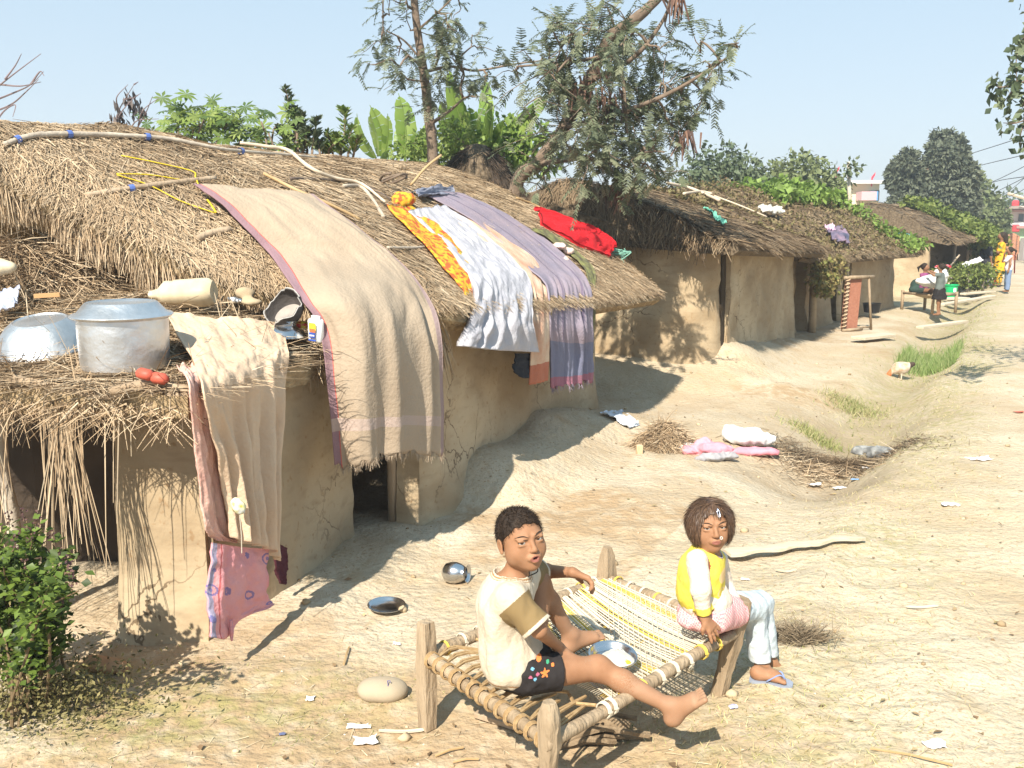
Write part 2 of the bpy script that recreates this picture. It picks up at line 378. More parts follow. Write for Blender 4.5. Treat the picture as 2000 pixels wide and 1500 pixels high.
# ================================================================= MUD AND THATCH HOUSES
class Roof:
    """height of a thatched roof over (s, t); hipped at the ends"""
    def __init__(s, fr, s0, s1, tr, te, zr, ze, hipL=0., hipR=.9, back=1.7, pw=1.35, seed=0, zr1=None, amp=.03, endz=None):
        s.__dict__.update(locals()); s.fr = fr
        s.te = te if callable(te) else (lambda a, c=te: c+0*np.asarray(a, float))
        s.ze = ze if callable(ze) else (lambda a, c=ze: c+0*np.asarray(a, float))
    def z(s, a, t):
        a = np.asarray(a, float); t = np.asarray(t, float)
        te = s.te(a); ze = s.ze(a); zr = s.zr+(0 if s.zr1 is None else (s.zr1-s.zr)*np.clip((a-s.s0)/(s.s1-s.s0), 0, 1))
        x = np.clip((t-s.tr)/(te-s.tr), 0, 1.3); zf = zr-(zr-ze)*np.where(x < 1, x**s.pw, 1+(x-1)*2.4)
        zb = zr-(zr-ze)*np.clip((s.tr-t)/s.back, 0, 1.3)**1.1
        z = np.where(t > s.tr, zf, zb)
        for L, e, sg in ((s.hipR, s.s1, 1), (s.hipL, s.s0, -1)):
            if L > 0:
                q = np.clip((e-a)*sg/L, 0, 1); z = np.minimum(z, ze+(zr-ze)*(1-(1-q)**1.8))
        return z+s.amp*fbm(a*1.4+s.seed, t*1.4, s.seed, 3)
    def world(s, a, t, dz=0.): return s.fr.w(a, t, s.z(a, t)+dz)
    def normal(s, a, t):
        e = .03; p = s.world(a, t); n = np.cross(s.world(a+e, t)-p, s.world(a, t+e)-p); n /= np.linalg.norm(n, axis=-1)[..., None]
        return np.where(n[..., 2:3] < 0, -n, n)
    def mesh(s, name, m, parent, na=90, nb=60, thick=.13):
        A = np.linspace(0, 1, na); B = np.linspace(0, 1, nb); g = np.zeros((nb+3, na, 3))
        a = s.s0+(s.s1-s.s0)*A
        for j, b in enumerate(B):
            t = (s.tr-s.back)+(s.te(a)-(s.tr-s.back))*b; g[j] = s.world(a, t)
        te = s.te(a); g[nb] = s.fr.w(a, te+.02, s.ze(a)-thick*.6); g[nb+1] = s.fr.w(a, te-.05, s.ze(a)-thick); g[nb+2] = s.fr.w(a, te-.35, s.ze(a)-thick+.06)
        g = np.concatenate([g, [s.fr.w(a, s.tr+0*a, s.zr-.28), s.fr.w(a, s.tr-s.back+.2+0*a, s.ze(a)-.03)]])
        mb = MB(); mb.grid(g, close_v=True)
        for e in (0, -1):                      # end caps
            c = g[:, e].mean(0); r = np.concatenate([g[:, e], [c]]); k = len(r)-1
            mb.add(r, [[i, (i+1) % k, k] for i in range(k)])
        return mb.build(name, m, parent, smooth=True, sharp=50)
    def straws(s, name, n, m, parent, L=(.14, .34), W=.006, jit=.45, eave=.25, lift=.10, region=None, ends=.12, bend=.10, tufts=0, flow=None):
        rs = np.random.RandomState(s.seed+5)
        a = s.s0+(s.s1-s.s0)*rs.rand(n); b = rs.rand(n)**.9
        k = int(n*eave); 
        if region: a = region[0]+(region[1]-region[0])*rs.rand(n)
        te = s.te(a); top = s.tr-.25
        t = top+(te-top)*b; t[:k] = te[:k]-np.abs(rs.randn(k))*.09
        ke = int(n*ends)
        a[-ke:] = s.s1-np.abs(rs.randn(ke))*.10; ke2 = ke//2
        if s.hipL: a[-ke:-ke2] = s.s0+np.abs(rs.randn(ke-ke2))*.10
        p = s.world(a, t); nr = s.normal(a, t)
        dn = np.array([0, 0, -1.])-nr*(-nr[:, 2:3]); dn /= np.linalg.norm(dn, axis=1)[:, None]+1e-9
        # downslope, but never flatter than outward over the ridge
        out = np.tile(s.fr.v3(0, 1), (n, 1)); dn = dn+out*.25
        sd = np.cross(nr, dn)
        ang = rs.randn(n)*jit+ (0 if flow is None else flow) + .5*vnoise(a*2.2, t*2.2, s.seed)
        dr = dn*np.cos(ang)[:, None]+sd*np.sin(ang)[:, None]+nr*(lift*rs.rand(n))[:, None]
        Ls = L[0]+(L[1]-L[0])*rs.rand(n)**1.5; 
        pp = p+nr*(.004+.022*rs.rand(n))[:, None]-dr*Ls[:, None]*.35
        clump = .5+.5*vnoise(a*5, t*5, s.seed+3); rnd = np.clip(rs.rand(n)*.75+clump*.35-.05, 0, 1)
        bd = np.where(np.arange(n) < k, bend*2.2, bend)*rs.rand(n)
        tw = nr+rs.randn(n, 3)*.35
        v, f, r = ribbons(pp, dr, tw, Ls, W*(.6+.8*rs.rand(n)), bd, seg=2, rnd=rnd)
        o = mesh_np(name, v, f, m, parent, smooth=False, attr=dict(rnd=r)); return o
    def hit(s, px, py):
        r = ray(px, py); o = np.array((0, 0, CAMH)); tt = np.linspace(2.5, 30, 5500); q = o+tt[:, None]*r
        a, t = s.fr.st(q[:, 0], q[:, 1]); ok = (a > s.s0-.3) & (a < s.s1+.3) & (t > s.tr-s.back) & (t < s.te(a)+.06)
        below = ok & (q[:, 2] < s.z(a, t)); i = np.argmax(below)
        return (q[i], a[i], t[i]) if below.any() else (None, None, None)

def wall_strip(mb, fr, path, z0, z1, thick=.16, nz=26, lump=.02, seed=0, flare=.0, ds=.06):
    """lumpy mud wall following path [(s,t),...]; z0/z1 floor and top (number or function of arclength 0..1)"""
    pts = np.array(path, float); seg = np.hypot(*np.diff(pts, axis=0).T); L = np.concatenate([[0], np.cumsum(seg)]); n = max(8, int(L[-1]/ds))
    q = np.linspace(0, L[-1], n); A = np.interp(q, L, pts[:, 0]); T = np.interp(q, L, pts[:, 1])
    dA = np.gradient(A); dT = np.gradient(T); l = np.hypot(dA, dT); nA, nT = -dT/l, dA/l   # left normal of travel
    zt = (z1(q/L[-1]) if callable(z1) else z1+0*q); k = np.linspace(0, 1, nz)
    outer = []
    for kk in k:
        z = z0+(zt-z0)*kk
        w = fr.w(A, T, z); b = lump*fbm(w[:, 0]*2.1+seed, w[:, 1]*2.1, z*2.1, 3)+.35*lump*fbm(w[:, 0]*9, w[:, 1]*9, z*9, 2)+flare*np.exp(-((z-z0)/.16))+flare*.5*np.exp(-((z-z0)/.5))
        outer.append(fr.w(A-nA*b*-1, T+nT*b, z))
    inner = [fr.w(A-nA*thick, T-nT*thick, zt), fr.w(A-nA*thick, T-nT*thick, z0+0*zt)]
    g = np.array(outer+inner); mb.grid(g, close_v=True)
    for e in (0, -1):
        r = g[:, e]; c = (r[0]+r[nz//2]+r[-1])/3; m_ = len(r)
        mb.add(np.concatenate([r, [c]]), [[i, (i+1) % m_, m_] for i in range(m_)])

def creeper(fr_roof, name, n, m, parent, s_rng, t_rng, size=.07, seed=0, hang=0., thresh=-.2, lift=.05):
    rs = np.random.RandomState(seed); a = s_rng[0]+(s_rng[1]-s_rng[0])*rs.rand(n*3); te = fr_roof.te(a)
    t = t_rng[0]+(te+t_rng[1]-t_rng[0])*rs.rand(n*3)
    ok = vnoise(a*1.9+seed, t*1.9)+.4*rs.randn(n*3) > thresh; a = a[ok][:n]; t = t[ok][:n]; n = len(a)
    p = fr_roof.world(a, t); nr = fr_roof.normal(a, t)
    p = p+nr*(lift*(rs.rand(n)+.9*np.clip(vnoise(a*3, t*3, 4), 0, 1)))[:, None]
    dr = rs.randn(n, 3); dr[:, 2] -= .5; up = nr+rs.randn(n, 3)*.6
    v, f, r = leafs(p, dr, up, size*(.6+.8*rs.rand(n)), size*.75*(.6+.8*rs.rand(n)), rnd=np.clip(rs.rand(n)*.7+.3*(.5+.5*vnoise(a*2, t*2, 8)), 0, 1))
    return mesh_np(name, v, f, m, parent, smooth=False, attr=dict(rnd=r))
def house(fr, s, t, label, group=None): return empty('mud_house', fr.w(s, t, 0), label, 'mud house', group)
G_H = 'mud and thatch houses standing in a row'

# ---- first house
def te1(a): a = np.asarray(a, float); return np.interp(a, [-1.15, -.95, -.8, -.6, -.45, -.2, .1, .4, 4.7], [-1.40, -1.25, -1.0, -.65, -.42, -.12, .25, .40, .42])
def ze1(a): a = np.asarray(a, float); return np.interp(a, [-1.15, -.95, -.8, -.6, -.45, -.2, .1, .5, 2, 4.7], [2.08, 1.93, 1.75, 1.55, 1.42, 1.37, 1.31, 1.24, 1.16, 1.08])
R1 = Roof(H1, -1.15, 4.65, -1.5, te1, 2.23, ze1, hipR=1.0, hipL=0, pw=1.45, seed=1)
h1 = house(H1, 1.5, -.5, 'nearest mud house under a golden thatched roof spread with blankets', G_H)
rf = R1.mesh('thatch_roof', mat('thatch_bed', (.20, .135, .07), (.42, .31, .18), scale=30, rough=.95, bump=.8, bscale=60, stretch=(1, .4, 1)), h1, 150, 90)
R1.straws('straw', 92000, STRAW, rf, eave=.22, ends=.05, jit=.62, W=.0058, L=(.07, .21), lift=.20)
rs = np.random.RandomState(77); n = 15000; a_ = -1.15+1.5*rs.rand(n); t_ = R1.te(a_)-np.abs(rs.randn(n))*.07; p = R1.world(a_, t_, -.02)-np.stack([0*t_, 0*t_, .14*rs.rand(n)*np.where(a_ < -.62, .4, 1.)], -1)
cl_ = vnoise(a_*9, 3.1)+.5*vnoise(a_*23, 1.); out_ = H1.v3(-.55, .8); dr = out_*(.02+.22*rs.rand(n))[:, None]+np.stack([.25*rs.randn(n), .25*rs.randn(n), -.75-.5*rs.rand(n)], -1)
q = ribbons(p, dr, rs.randn(n, 3), (.10+.20*rs.rand(n))*(1+.55*cl_)*np.where(a_ < -.62, .55, 1.), .0062, .35, rnd=np.clip(rs.rand(n)*.8+.3*cl_, 0, 1), seg=3); mesh_np('straw_fringe', q[0], q[1], STRAW, rf, smooth=False, attr=dict(rnd=q[2]))
mb = MB()
# front wall: pier -> doorway -> end; the two faces that can be seen
door_a, door_b = .0, .34
wall_strip(mb, H1, [(door_b, .10), (door_b+.02, .22), (.55, .25), (1.2, .14), (2.0, .06), (3.0, .0), (4.05, 0), (4.12, -.15), (4.12, -2.9)], -.05, lambda q: 1.25-.1*q, thick=.2, flare=.06, seed=5, lump=.03)
wall_strip(mb, H1, [(door_a-.04, .05), (door_b+.04, .14)], .92, 1.25, thick=.2, seed=8, nz=8)
wl = mb.build('wall', MUD, h1, smooth=True, sharp=60)
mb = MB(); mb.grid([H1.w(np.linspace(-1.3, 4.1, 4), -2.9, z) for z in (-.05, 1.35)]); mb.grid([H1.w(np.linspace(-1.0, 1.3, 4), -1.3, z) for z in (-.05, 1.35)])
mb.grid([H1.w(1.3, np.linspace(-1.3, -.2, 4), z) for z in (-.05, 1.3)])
mb.build('inner_wall', mat('interior_shade_mud', (.035, .025, .018), (.07, .05, .035), scale=3, rough=1), h1)  # near-black colour puts the interior shade into the inner and back walls
mb = MB()
for s_ in (door_a+.02, door_b-.03): mb.tube([H1.w(s_, -.05+.4*s_, z) for z in (-.02, .5, 1.0)], .028, 7, bump=.3, seed=3)
mb.tube([H1.w(a, -.05, .93) for a in (door_a-.03, door_b+.03)], .03, 7); mb.build('door_frame', WOOD, h1, smooth=True)

# low open shed in front of it: pier of mud, shelf-like roof of sticks and straw
shed = empty('open_shed', (-1.6, 4.1, 0), 'low open mud shed with a flat straw shelf roof carrying pots', 'shed')
ZP = 1.08
def shelf_z(x, y):                       # the shelf roof rises towards the back on its left
    x = np.asarray(x, float); j = np.clip((y-(3.81-(x+2.54)*.228))/1.26, 0, 1); xl = -2.54-.66*j; i = np.clip((x-xl)/(-1.18+.28*j-xl), 0, 1)
    return ZP+.33*j*(1-i**4)+.0*j+.02*fbm(x*3, np.asarray(y, float)*3)
def SH(px, py, dz=0.):
    r = ray(px, py); tt = np.linspace(3.3, 6.5, 3000); q = np.array((0, 0, CAMH))+tt[:, None]*r; k = np.argmax(q[:, 2] < shelf_z(q[:, 0], q[:, 1])+dz); return q[k]
def plat_pts(i, j):                      # i across (left..right 0..1), j depth (front..back 0..1)
    f0, f1 = V(-2.54, 3.81), V(-1.18, 3.50); b0, b1 = V(-3.2, 5.1), V(-.90, 4.75)
    p = (f0*(1-i)+f1*i)*(1-j)+(b0*(1-i)+b1*i)*j; return p
mb = MB(); g = []
for j in np.linspace(0, 1, 34):
    row = []
    for i in np.linspace(0, 1, 60):
        p = plat_pts(i, j); row.append([p[0], p[1]-.03*vnoise(p[0]*4, 1), float(shelf_z(p[0], p[1]))])
    g.append(row)
g = np.array(g); lo = g.copy(); lo[..., 2] -= .09+.02*fbm(g[..., 0]*5, g[..., 1]*5)
mb.grid(g); mb.grid(lo[::-1])
for e in (0, -1): mb.grid(np.stack([g[e], lo[e]])); mb.grid(np.stack([g[:, e], lo[:, e]]))
sr = mb.build('shelf_roof', MC['thatch_bed'], shed, smooth=True, sharp=40)
rs = np.random.RandomState(4); n = 13000
i_, j_ = rs.rand(n), rs.rand(n)**1.2; pp = np.stack([ (V(-2.54, 3.81)[k]*(1-i_)+V(-1.18, 3.50)[k]*i_)*(1-j_)+(V(-3.2, 5.1)[k]*(1-i_)+V(-.90, 4.75)[k]*i_)*j_ for k in (0, 1)], -1)
ppz = shelf_z(pp[:, 0], pp[:, 1])+.006+.02*rs.rand(n)
dr = np.stack([rs.randn(n)*1.2, rs.randn(n)*.8, rs.randn(n)*.10], -1)
v1 = ribbons(np.column_stack([pp, ppz]), dr, np.tile([0, 0, 1.], (n, 1))+rs.randn(n, 3)*.3, .08+.2*rs.rand(n), .0055, .05*rs.rand(n), rnd=rs.rand(n))
n = 900; i_ = rs.rand(n)**1.5; pp = np.stack([V(-2.54, 3.81)[k]*(1-i_)+V(-1.18, 3.50)[k]*i_ for k in (0, 1)], -1)     # ragged front edge
dr = np.stack([rs.randn(n)*.9, -.25+rs.randn(n)*.3, -.25-.6*rs.rand(n)], -1)
v2 = ribbons(np.column_stack([pp+rs.randn(n, 2)*[.0, .03], ZP-.02-.05*rs.rand(n)]), dr, rs.randn(n, 3), .06+.14*rs.rand(n), .005, .3*rs.rand(n), rnd=rs.rand(n))
n = 120; i_ = np.concatenate([.30+.05*rs.randn(45), .62+.03*rs.randn(60), rs.rand(15)*.8]);                            # long wisps hanging down
pp = np.stack([V(-2.54, 3.81)[k]*(1-i_)+V(-1.18, 3.50)[k]*i_ for k in (0, 1)], -1)
dr = np.stack([rs.randn(n)*.12+.05, -.05+rs.randn(n)*.05, -np.ones(n)], -1)
v3_ = ribbons(np.column_stack([pp-[0, .03], ZP-.05-.03*rs.rand(n)]), dr, np.tile([0, -1., 0], (n, 1))+rs.randn(n, 3)*.4, .25+.45*rs.rand(n), .0055, .05, rnd=rs.rand(n), seg=4)
v, f, r = cat3([v1, v2]); mesh_np('straw', v, f, STRAW, sr, smooth=False, attr=dict(rnd=r))
mesh_np('hanging_straw', v3_[0], v3_[1], STRAW, sr, smooth=False, attr=dict(rnd=v3_[2]))
# right-hand tuft under the shelf end
n = 420; pp = P(612, 690, 4.7)+rs.randn(n, 3)*[.06, .05, .01]; dr = np.stack([rs.randn(n)*.25, -.1+rs.randn(n)*.2, -1+0*rs.rand(n)], -1)
q = ribbons(pp, dr, rs.randn(n, 3), .06+.12*rs.rand(n), .005, .05, rnd=rs.rand(n)); mesh_np('straw_tuft', q[0], q[1], STRAW, sr, smooth=False, attr=dict(rnd=q[2]))
mb = MB(); frw = Fr(-1.62, 3.87, 88)
wall_strip(mb, frw, [(0, -.9), (0, -.0), (.36, 0.02)], -.08, .96, thick=.2, seed=12, flare=.05, lump=.02, ds=.03)
wall_strip(mb, Fr(-1.26, 3.86, 17), [(0.02, 0), (.6, .02), (1.0, .02), (1.36, -.03)], -.08, lambda q: .98+.27*np.clip((q-.7)/.3, 0, 1), thick=.2, seed=14, flare=.03, lump=.025, ds=.05)
mb.build('mud_pier', MUD, shed, smooth=True, sharp=60)
mb = MB(); mb.grid([[(-3.4, 4.9, z), (-2.4, 4.75, z), (-1.7, 4.8, z)] for z in (-.05, 1.0)]); mb.build('back_wall', MC['interior_shade_mud'], shed)
mb = MB(); mb.tube(catmull([P(-12, 700, 4.0), P(10, 780, 4.0), P(2, 880, 4.0), P(18, 975, 4.0), P(30, 1050, 4.0), P(35, 1160, 4.0)], 18), np.linspace(.022, .03, 18), 8, bump=.5, seed=2)
mb.build('post', POLE, shed, smooth=True)
mb = MB(); mb.tube(catmull([P(26, 740, 3.66), P(200, 772, 3.60), P(290, 752, 3.58), P(372, 762, 3.52)], 20), .017, 8, bump=.4, seed=5); mb.tube([P(215, 765, 3.52), P(330, 740, 3.57)], .02, 7, bump=.4)
mb.tube([P(290, 790, 3.54), P(330, 775, 3.52), P(390, 765, 3.51)], .014, 7, bump=.4); mb.tube([P(560, 700, 4.5), P(645, 682, 4.72)], .02, 7, bump=.3)
mb.tube([P(372, 765, 3.52), P(470, 738, 3.95), P(560, 700, 4.4)], .018, 7); mb.build('edge_stick', WOOD, shed, smooth=True)

# ragged lower thatch left of the shelf
def heap(name, c, rx, ry, h, n, m, label, cat, L=(.1, .3), seed=0, parent=None, W=.006, fl=.5, kind=None, base=True):
    rs = np.random.RandomState(seed); c = np.array(c, float)
    th = rs.rand(n)*2*math.pi; rr = np.sqrt(rs.rand(n)); x = rr*np.cos(th); y = rr*np.sin(th)
    hz = h*(1-rr**2)*(1+.4*vnoise(x*2+seed, y*2)); p = c+np.stack([x*rx, y*ry, hz*rs.rand(n)**.25], -1)
    dr = np.stack([x*fl+rs.randn(n)*.7, y*fl+rs.randn(n)*.7, -rr*.5+rs.randn(n)*.25], -1)
    q = [ribbons(p, dr, rs.randn(n, 3), L[0]+(L[1]-L[0])*rs.rand(n), W, .15*rs.rand(n), rnd=rs.rand(n))]
    o = None
    if base:
        th = np.linspace(0, 2*math.pi, 25)[:-1]; g = []
        for k in np.linspace(0, 1, 8):
            g.append([[c[0]+math.cos(a)*rx*k, c[1]+math.sin(a)*ry*k, c[2]-.01+h*.85*(1-k*k)*(1+.4*vnoise(math.cos(a)*k*2+seed, math.sin(a)*k*2))] for a in th])
        mb = MB(); mb.grid(g[::-1], close_u=True); o = mb.build(name, MC['thatch_bed'], parent, smooth=True)
    v, f, r = cat3(q)
    s_ = mesh_np('straw' if base else name, v, f, m, o if base else parent, smooth=False, attr=dict(rnd=r)); o = o or s_
    if label: tag(o, label, cat, kind=kind)
    return o
heap('straw_heap', P(45, 580, 4.95)-V(0, 0, .05), .50, .26, .34, 9000, STRAW, 'loose heap of thatch straw at the left behind the metal pots', 'straw heap', seed=21)

# ---- second house
R2 = Roof(H2, -.62, 4.15, -1.75, .34, 2.2, lambda a: np.interp(a, [-.6, .5, 4.1], [1.52, 1.48, 1.36]), hipL=.25, hipR=.7, seed=7, amp=.05, back=1.9)
h2 = house(H2, 1.4, -.6, 'second mud house with dark weathered thatch and a tree-dappled end wall', G_H)
rf = R2.mesh('thatch_roof', mat('old_thatch_bed', (.07, .05, .03), (.2, .15, .1), scale=25, rough=.95, bump=.8, bscale=50), h2)
R2.straws('straw', 15000, STRAW_D, rf, eave=.3, ends=.3, W=.011, L=(.15, .4), jit=.45, lift=.2, bend=.2)
mb = MB()
wall_strip(mb, H2, [(-.42, -3.4), (-.42, -.6), (-.32, -.22), (-.12, -.03), (.0, 0)], -.05, lambda q: np.interp(q, [0, .45, .85, 1], [2.0, 2.1, 1.5, 1.47]), thick=.2, seed=21, flare=.09, lump=.035)
wall_strip(mb, H2, [(.12, .05), (.5, .05), (1.5, .03), (3.75, 0), (3.8, -.2), (3.8, -1.4)], -.05, lambda q: 1.47-.1*q, thick=.2, seed=25, flare=.07, lump=.035)
mb.build('wall', MUD, h2, smooth=True, sharp=60)
mb = MB(); wall_strip(mb, H2, [(-.01, .015), (.06, .03), (.13, .02)], 0, 1.40, thick=.05, seed=2, lump=.01, ds=.02); mb.build('crack_shade_strip', mat('gap_shade', (.05, .035, .02), rough=1), h2)  # dark strip filling the gap, standing in for the shade inside the crack
creeper(R2, 'creeper', 2200, mat('dry_leaf', (1, 1, 1), rough=.8, rnd=[(.09, .06, .035), (.19, .13, .075), (.13, .12, .04), (.27, .20, .12), (.18, .18, .06)], trans=.2), h2, (1.8, 4.0), (-1.6, -.35), size=.06, seed=5, thresh=.1)
# small dark hut behind
bh = empty('thatched_hut', (-.4, 11.2, 0), 'small dark thatched hut peeping up behind the second house', 'hut')
c0 = P(932, 330, 11.2); mb = MB(); mb.lathe([(.0, .40), (.10, .38), (.22, .28), (.36, .08), (.44, -.02), (.34, -.05), (0, .06)], (c0[0], c0[1], c0[2]-.12), 28, wob=lambda t: 1+.12*np.sin(3*t)); rf = mb.build('roof', MC['old_thatch_bed'], bh, smooth=True)
n = 6000; th = rs.rand(n)*2*math.pi; k = rs.rand(n)**.6; pr = np.interp(k, [0, .3, .6, 1], [.03, .21, .36, .46]); pz = np.interp(k, [0, .3, .6, 1], [.40, .28, .08, -.03])
p = np.stack([c0[0]+pr*np.cos(th), c0[1]+pr*np.sin(th), c0[2]-.12+pz], -1); dr = np.stack([np.cos(th), np.sin(th), -.6-1.3*k], -1)+rs.randn(n, 3)*.25
q = ribbons(p, dr, rs.randn(n, 3), .1+.2*rs.rand(n), .009, .2*rs.rand(n)); mesh_np('straw', q[0], q[1], mat('black_straw', (1, 1, 1), rough=.8, rnd=[(.025, .018, .012), (.06, .042, .03), (.12, .085, .06)]), rf, smooth=False, attr=dict(rnd=q[2]))
mb = MB(); mb.lathe([(.33, -.1), (.34, 1.2), (.32, c0[2]-.12)], (c0[0], c0[1], 0), 24); mb.build('wall', MUD, bh, smooth=True)

# ---- third house with creepers
R3 = Roof(H3, -.6, 6.9, -1.7, .38, 2.3, lambda a: np.interp(a, [-1, .5, 7], [1.34, 1.22, 1.18]), hipL=.5, hipR=2.0, seed=13, amp=.06, back=1.9)
h3 = house(H3, 3, -.6, 'long mud house whose brown thatch is overgrown with withered creepers', G_H)
rf = R3.mesh('thatch_roof', MC['old_thatch_bed'], h3)
R3.straws('straw', 24000, STRAW_V, rf, eave=.35, ends=.12, W=.013, L=(.15, .35), jit=.8, lift=.3, bend=.3)
creeper(R3, 'withered_creeper', 6500, MC['dry_leaf'], h3, (-.7, 6.6), (-1.9, .02), size=.055, seed=9, thresh=-.25, lift=.12)
GREENV = mat('green_leaf', (1, 1, 1), rough=.55, rnd=[(.06, .10, .02), (.13, .20, .04), (.20, .30, .06), (.26, .36, .09), (.10, .15, .03)], trans=.3)
creeper(R3, 'green_creeper', 3300, GREENV, h3, (2.2, 6.8), (-2.1, -1.35), size=.13, seed=19, thresh=-.9, lift=.22)
creeper(R3, 'green_creeper', 1800, GREENV, h3, (5.4, 6.95), (-1.6, .0), size=.12, seed=29, thresh=-.5, lift=.15)
mb = MB()
wall_strip(mb, H3, [(-.35, -1.5), (-.35, -.05), (-.1, 0), (.32, 0)], -.05, 1.3, thick=.2, seed=31, flare=.05, lump=.03)
wall_strip(mb, H3, [(.62, .05), (.66, .05), (1.6, .03), (2.1, 0)], -.05, 1.25, thick=.2, seed=33, flare=.08, lump=.03)
wall_strip(mb, H3, [(2.45, 0), (2.6, .12), (2.8, .0)], -.05, 1.25, thick=.2, seed=35, flare=.04)
wall_strip(mb, H3, [(3.3, 0), (4.6, .02), (6.3, 0), (6.34, -.2), (6.34, -1.6)], -.05, 1.25, thick=.2, seed=37, flare=.07, lump=.03)
mb.build('wall', MUD, h3, smooth=True, sharp=60)
mb = MB(); mb.grid([H3.w(np.linspace(-.3, 6.3, 6), -.9, z) for z in (-.05, 1.3)]); mb.build('inner_wall', MC['interior_shade_mud'], h3)
for s_, q in ((.60, 1.2), (2.3, 1.)):
    mb = MB(); mb.tube([H3.w(s_, .2, z) for z in (0, .45, .9, 1.22)], V(.058, .052, .048, .045)*q, 8, bump=.3); mb.build('mud_post', MUD, h3, smooth=True)
# curtain of dry creeper hanging at the eave
rs = np.random.RandomState(44)
n = 1500; cx = rs.rand(n); p = H3.w(.05+1.0*cx+.05*rs.randn(n), .40+.07*rs.randn(n), 1.22-(rs.rand(n)**1.1)*.62*(.45+.55*np.sin(cx*2.8+.2)))
dr = rs.randn(n, 3); dr[:, 2] -= .8; q = leafs(p, dr, rs.randn(n, 3), .05+.05*rs.rand(n), .035+.03*rs.rand(n)); q2 = ribbons(H3.w(.05+1.0*rs.rand(160), .40+.06*rs.randn(160), 1.2+0*rs.rand(160)), np.stack([rs.randn(160)*.2, rs.randn(160)*.2, -np.ones(160)], -1), rs.randn(160, 3), .25+.35*rs.rand(160), .008, .05, seg=3)
v, f, r = q; o = mesh_np('hanging_creeper', v, f, mat('olive_leaf', (1, 1, 1), rough=.7, rnd=[(.14, .10, .04), (.24, .20, .07), (.30, .24, .10), (.20, .21, .06), (.13, .13, .04)], trans=.2), h3, smooth=False, attr=dict(rnd=r))
mesh_np('stem', q2[0], q2[1], STRAW_V, o, smooth=False, attr=dict(rnd=q2[2]))

# ---- last house, green creeper roof
R5 = Roof(H5, -.1, 7.9, -1.6, .5, 2.25, 1.35, hipL=0, hipR=3.2, seed=23, amp=.07, back=1.9)
h5 = house(H5, 4, -.6, 'farthest mud house with a green creeper roof and a dark open veranda', G_H)
rf = R5.mesh('thatch_roof', MC['old_thatch_bed'], h5); R5.straws('straw', 6000, STRAW_D, rf, eave=.4, ends=.2, W=.022, L=(.2, .5), jit=.6, lift=.25)
creeper(R5, 'green_creeper', 7000, mat('hedge_leaf', (1, 1, 1), rough=.6, rnd=[(.05, .07, .015), (.11, .15, .03), (.17, .21, .05), (.22, .24, .07)], trans=.25), h5, (2.6, 7.9), (-1.3, .12), size=.13, seed=39, thresh=-.6, lift=.2)
n = 2600; a_ = 4.0+3.8*rs.rand(n); p = H5.w(a_, .55+.15*rs.randn(n), 1.35-rs.rand(n)*.65*sm(3.6, 5.5, a_)); q = leafs(p, rs.randn(n, 3), rs.randn(n, 3), .13, .09); mesh_np('hanging_creeper', q[0], q[1], MC['hedge_leaf'], h5, smooth=False, attr=dict(rnd=q[2]))
mb = MB(); wall_strip(mb, H5, [(0, -2.4), (0, -.1), (.05, 0), (.22, 0)], -.05, lambda q: np.interp(q, [0, .4, .9, 1], [1.7, 1.95, 1.5, 1.4]), thick=.25, seed=41, flare=.03)
wall_strip(mb, H5, [(6.2, 0), (7.5, 0), (7.5, -1.5)], -.05, 1.4, thick=.25, seed=43); wall_strip(mb, H5, [(.2, -1.2), (6.8, -1.2)], -.05, 1.5, thick=.2, seed=45, ds=.3); mb.build('wall', MUD, h5, smooth=True, sharp=60)
for s_ in (2.4, 4.6, 6.5): mb = MB(); mb.tube([H5.w(s_, .2, z) for z in (0, 1.4)], .05, 7); mb.build('veranda_post', WOOD, h5, smooth=True)
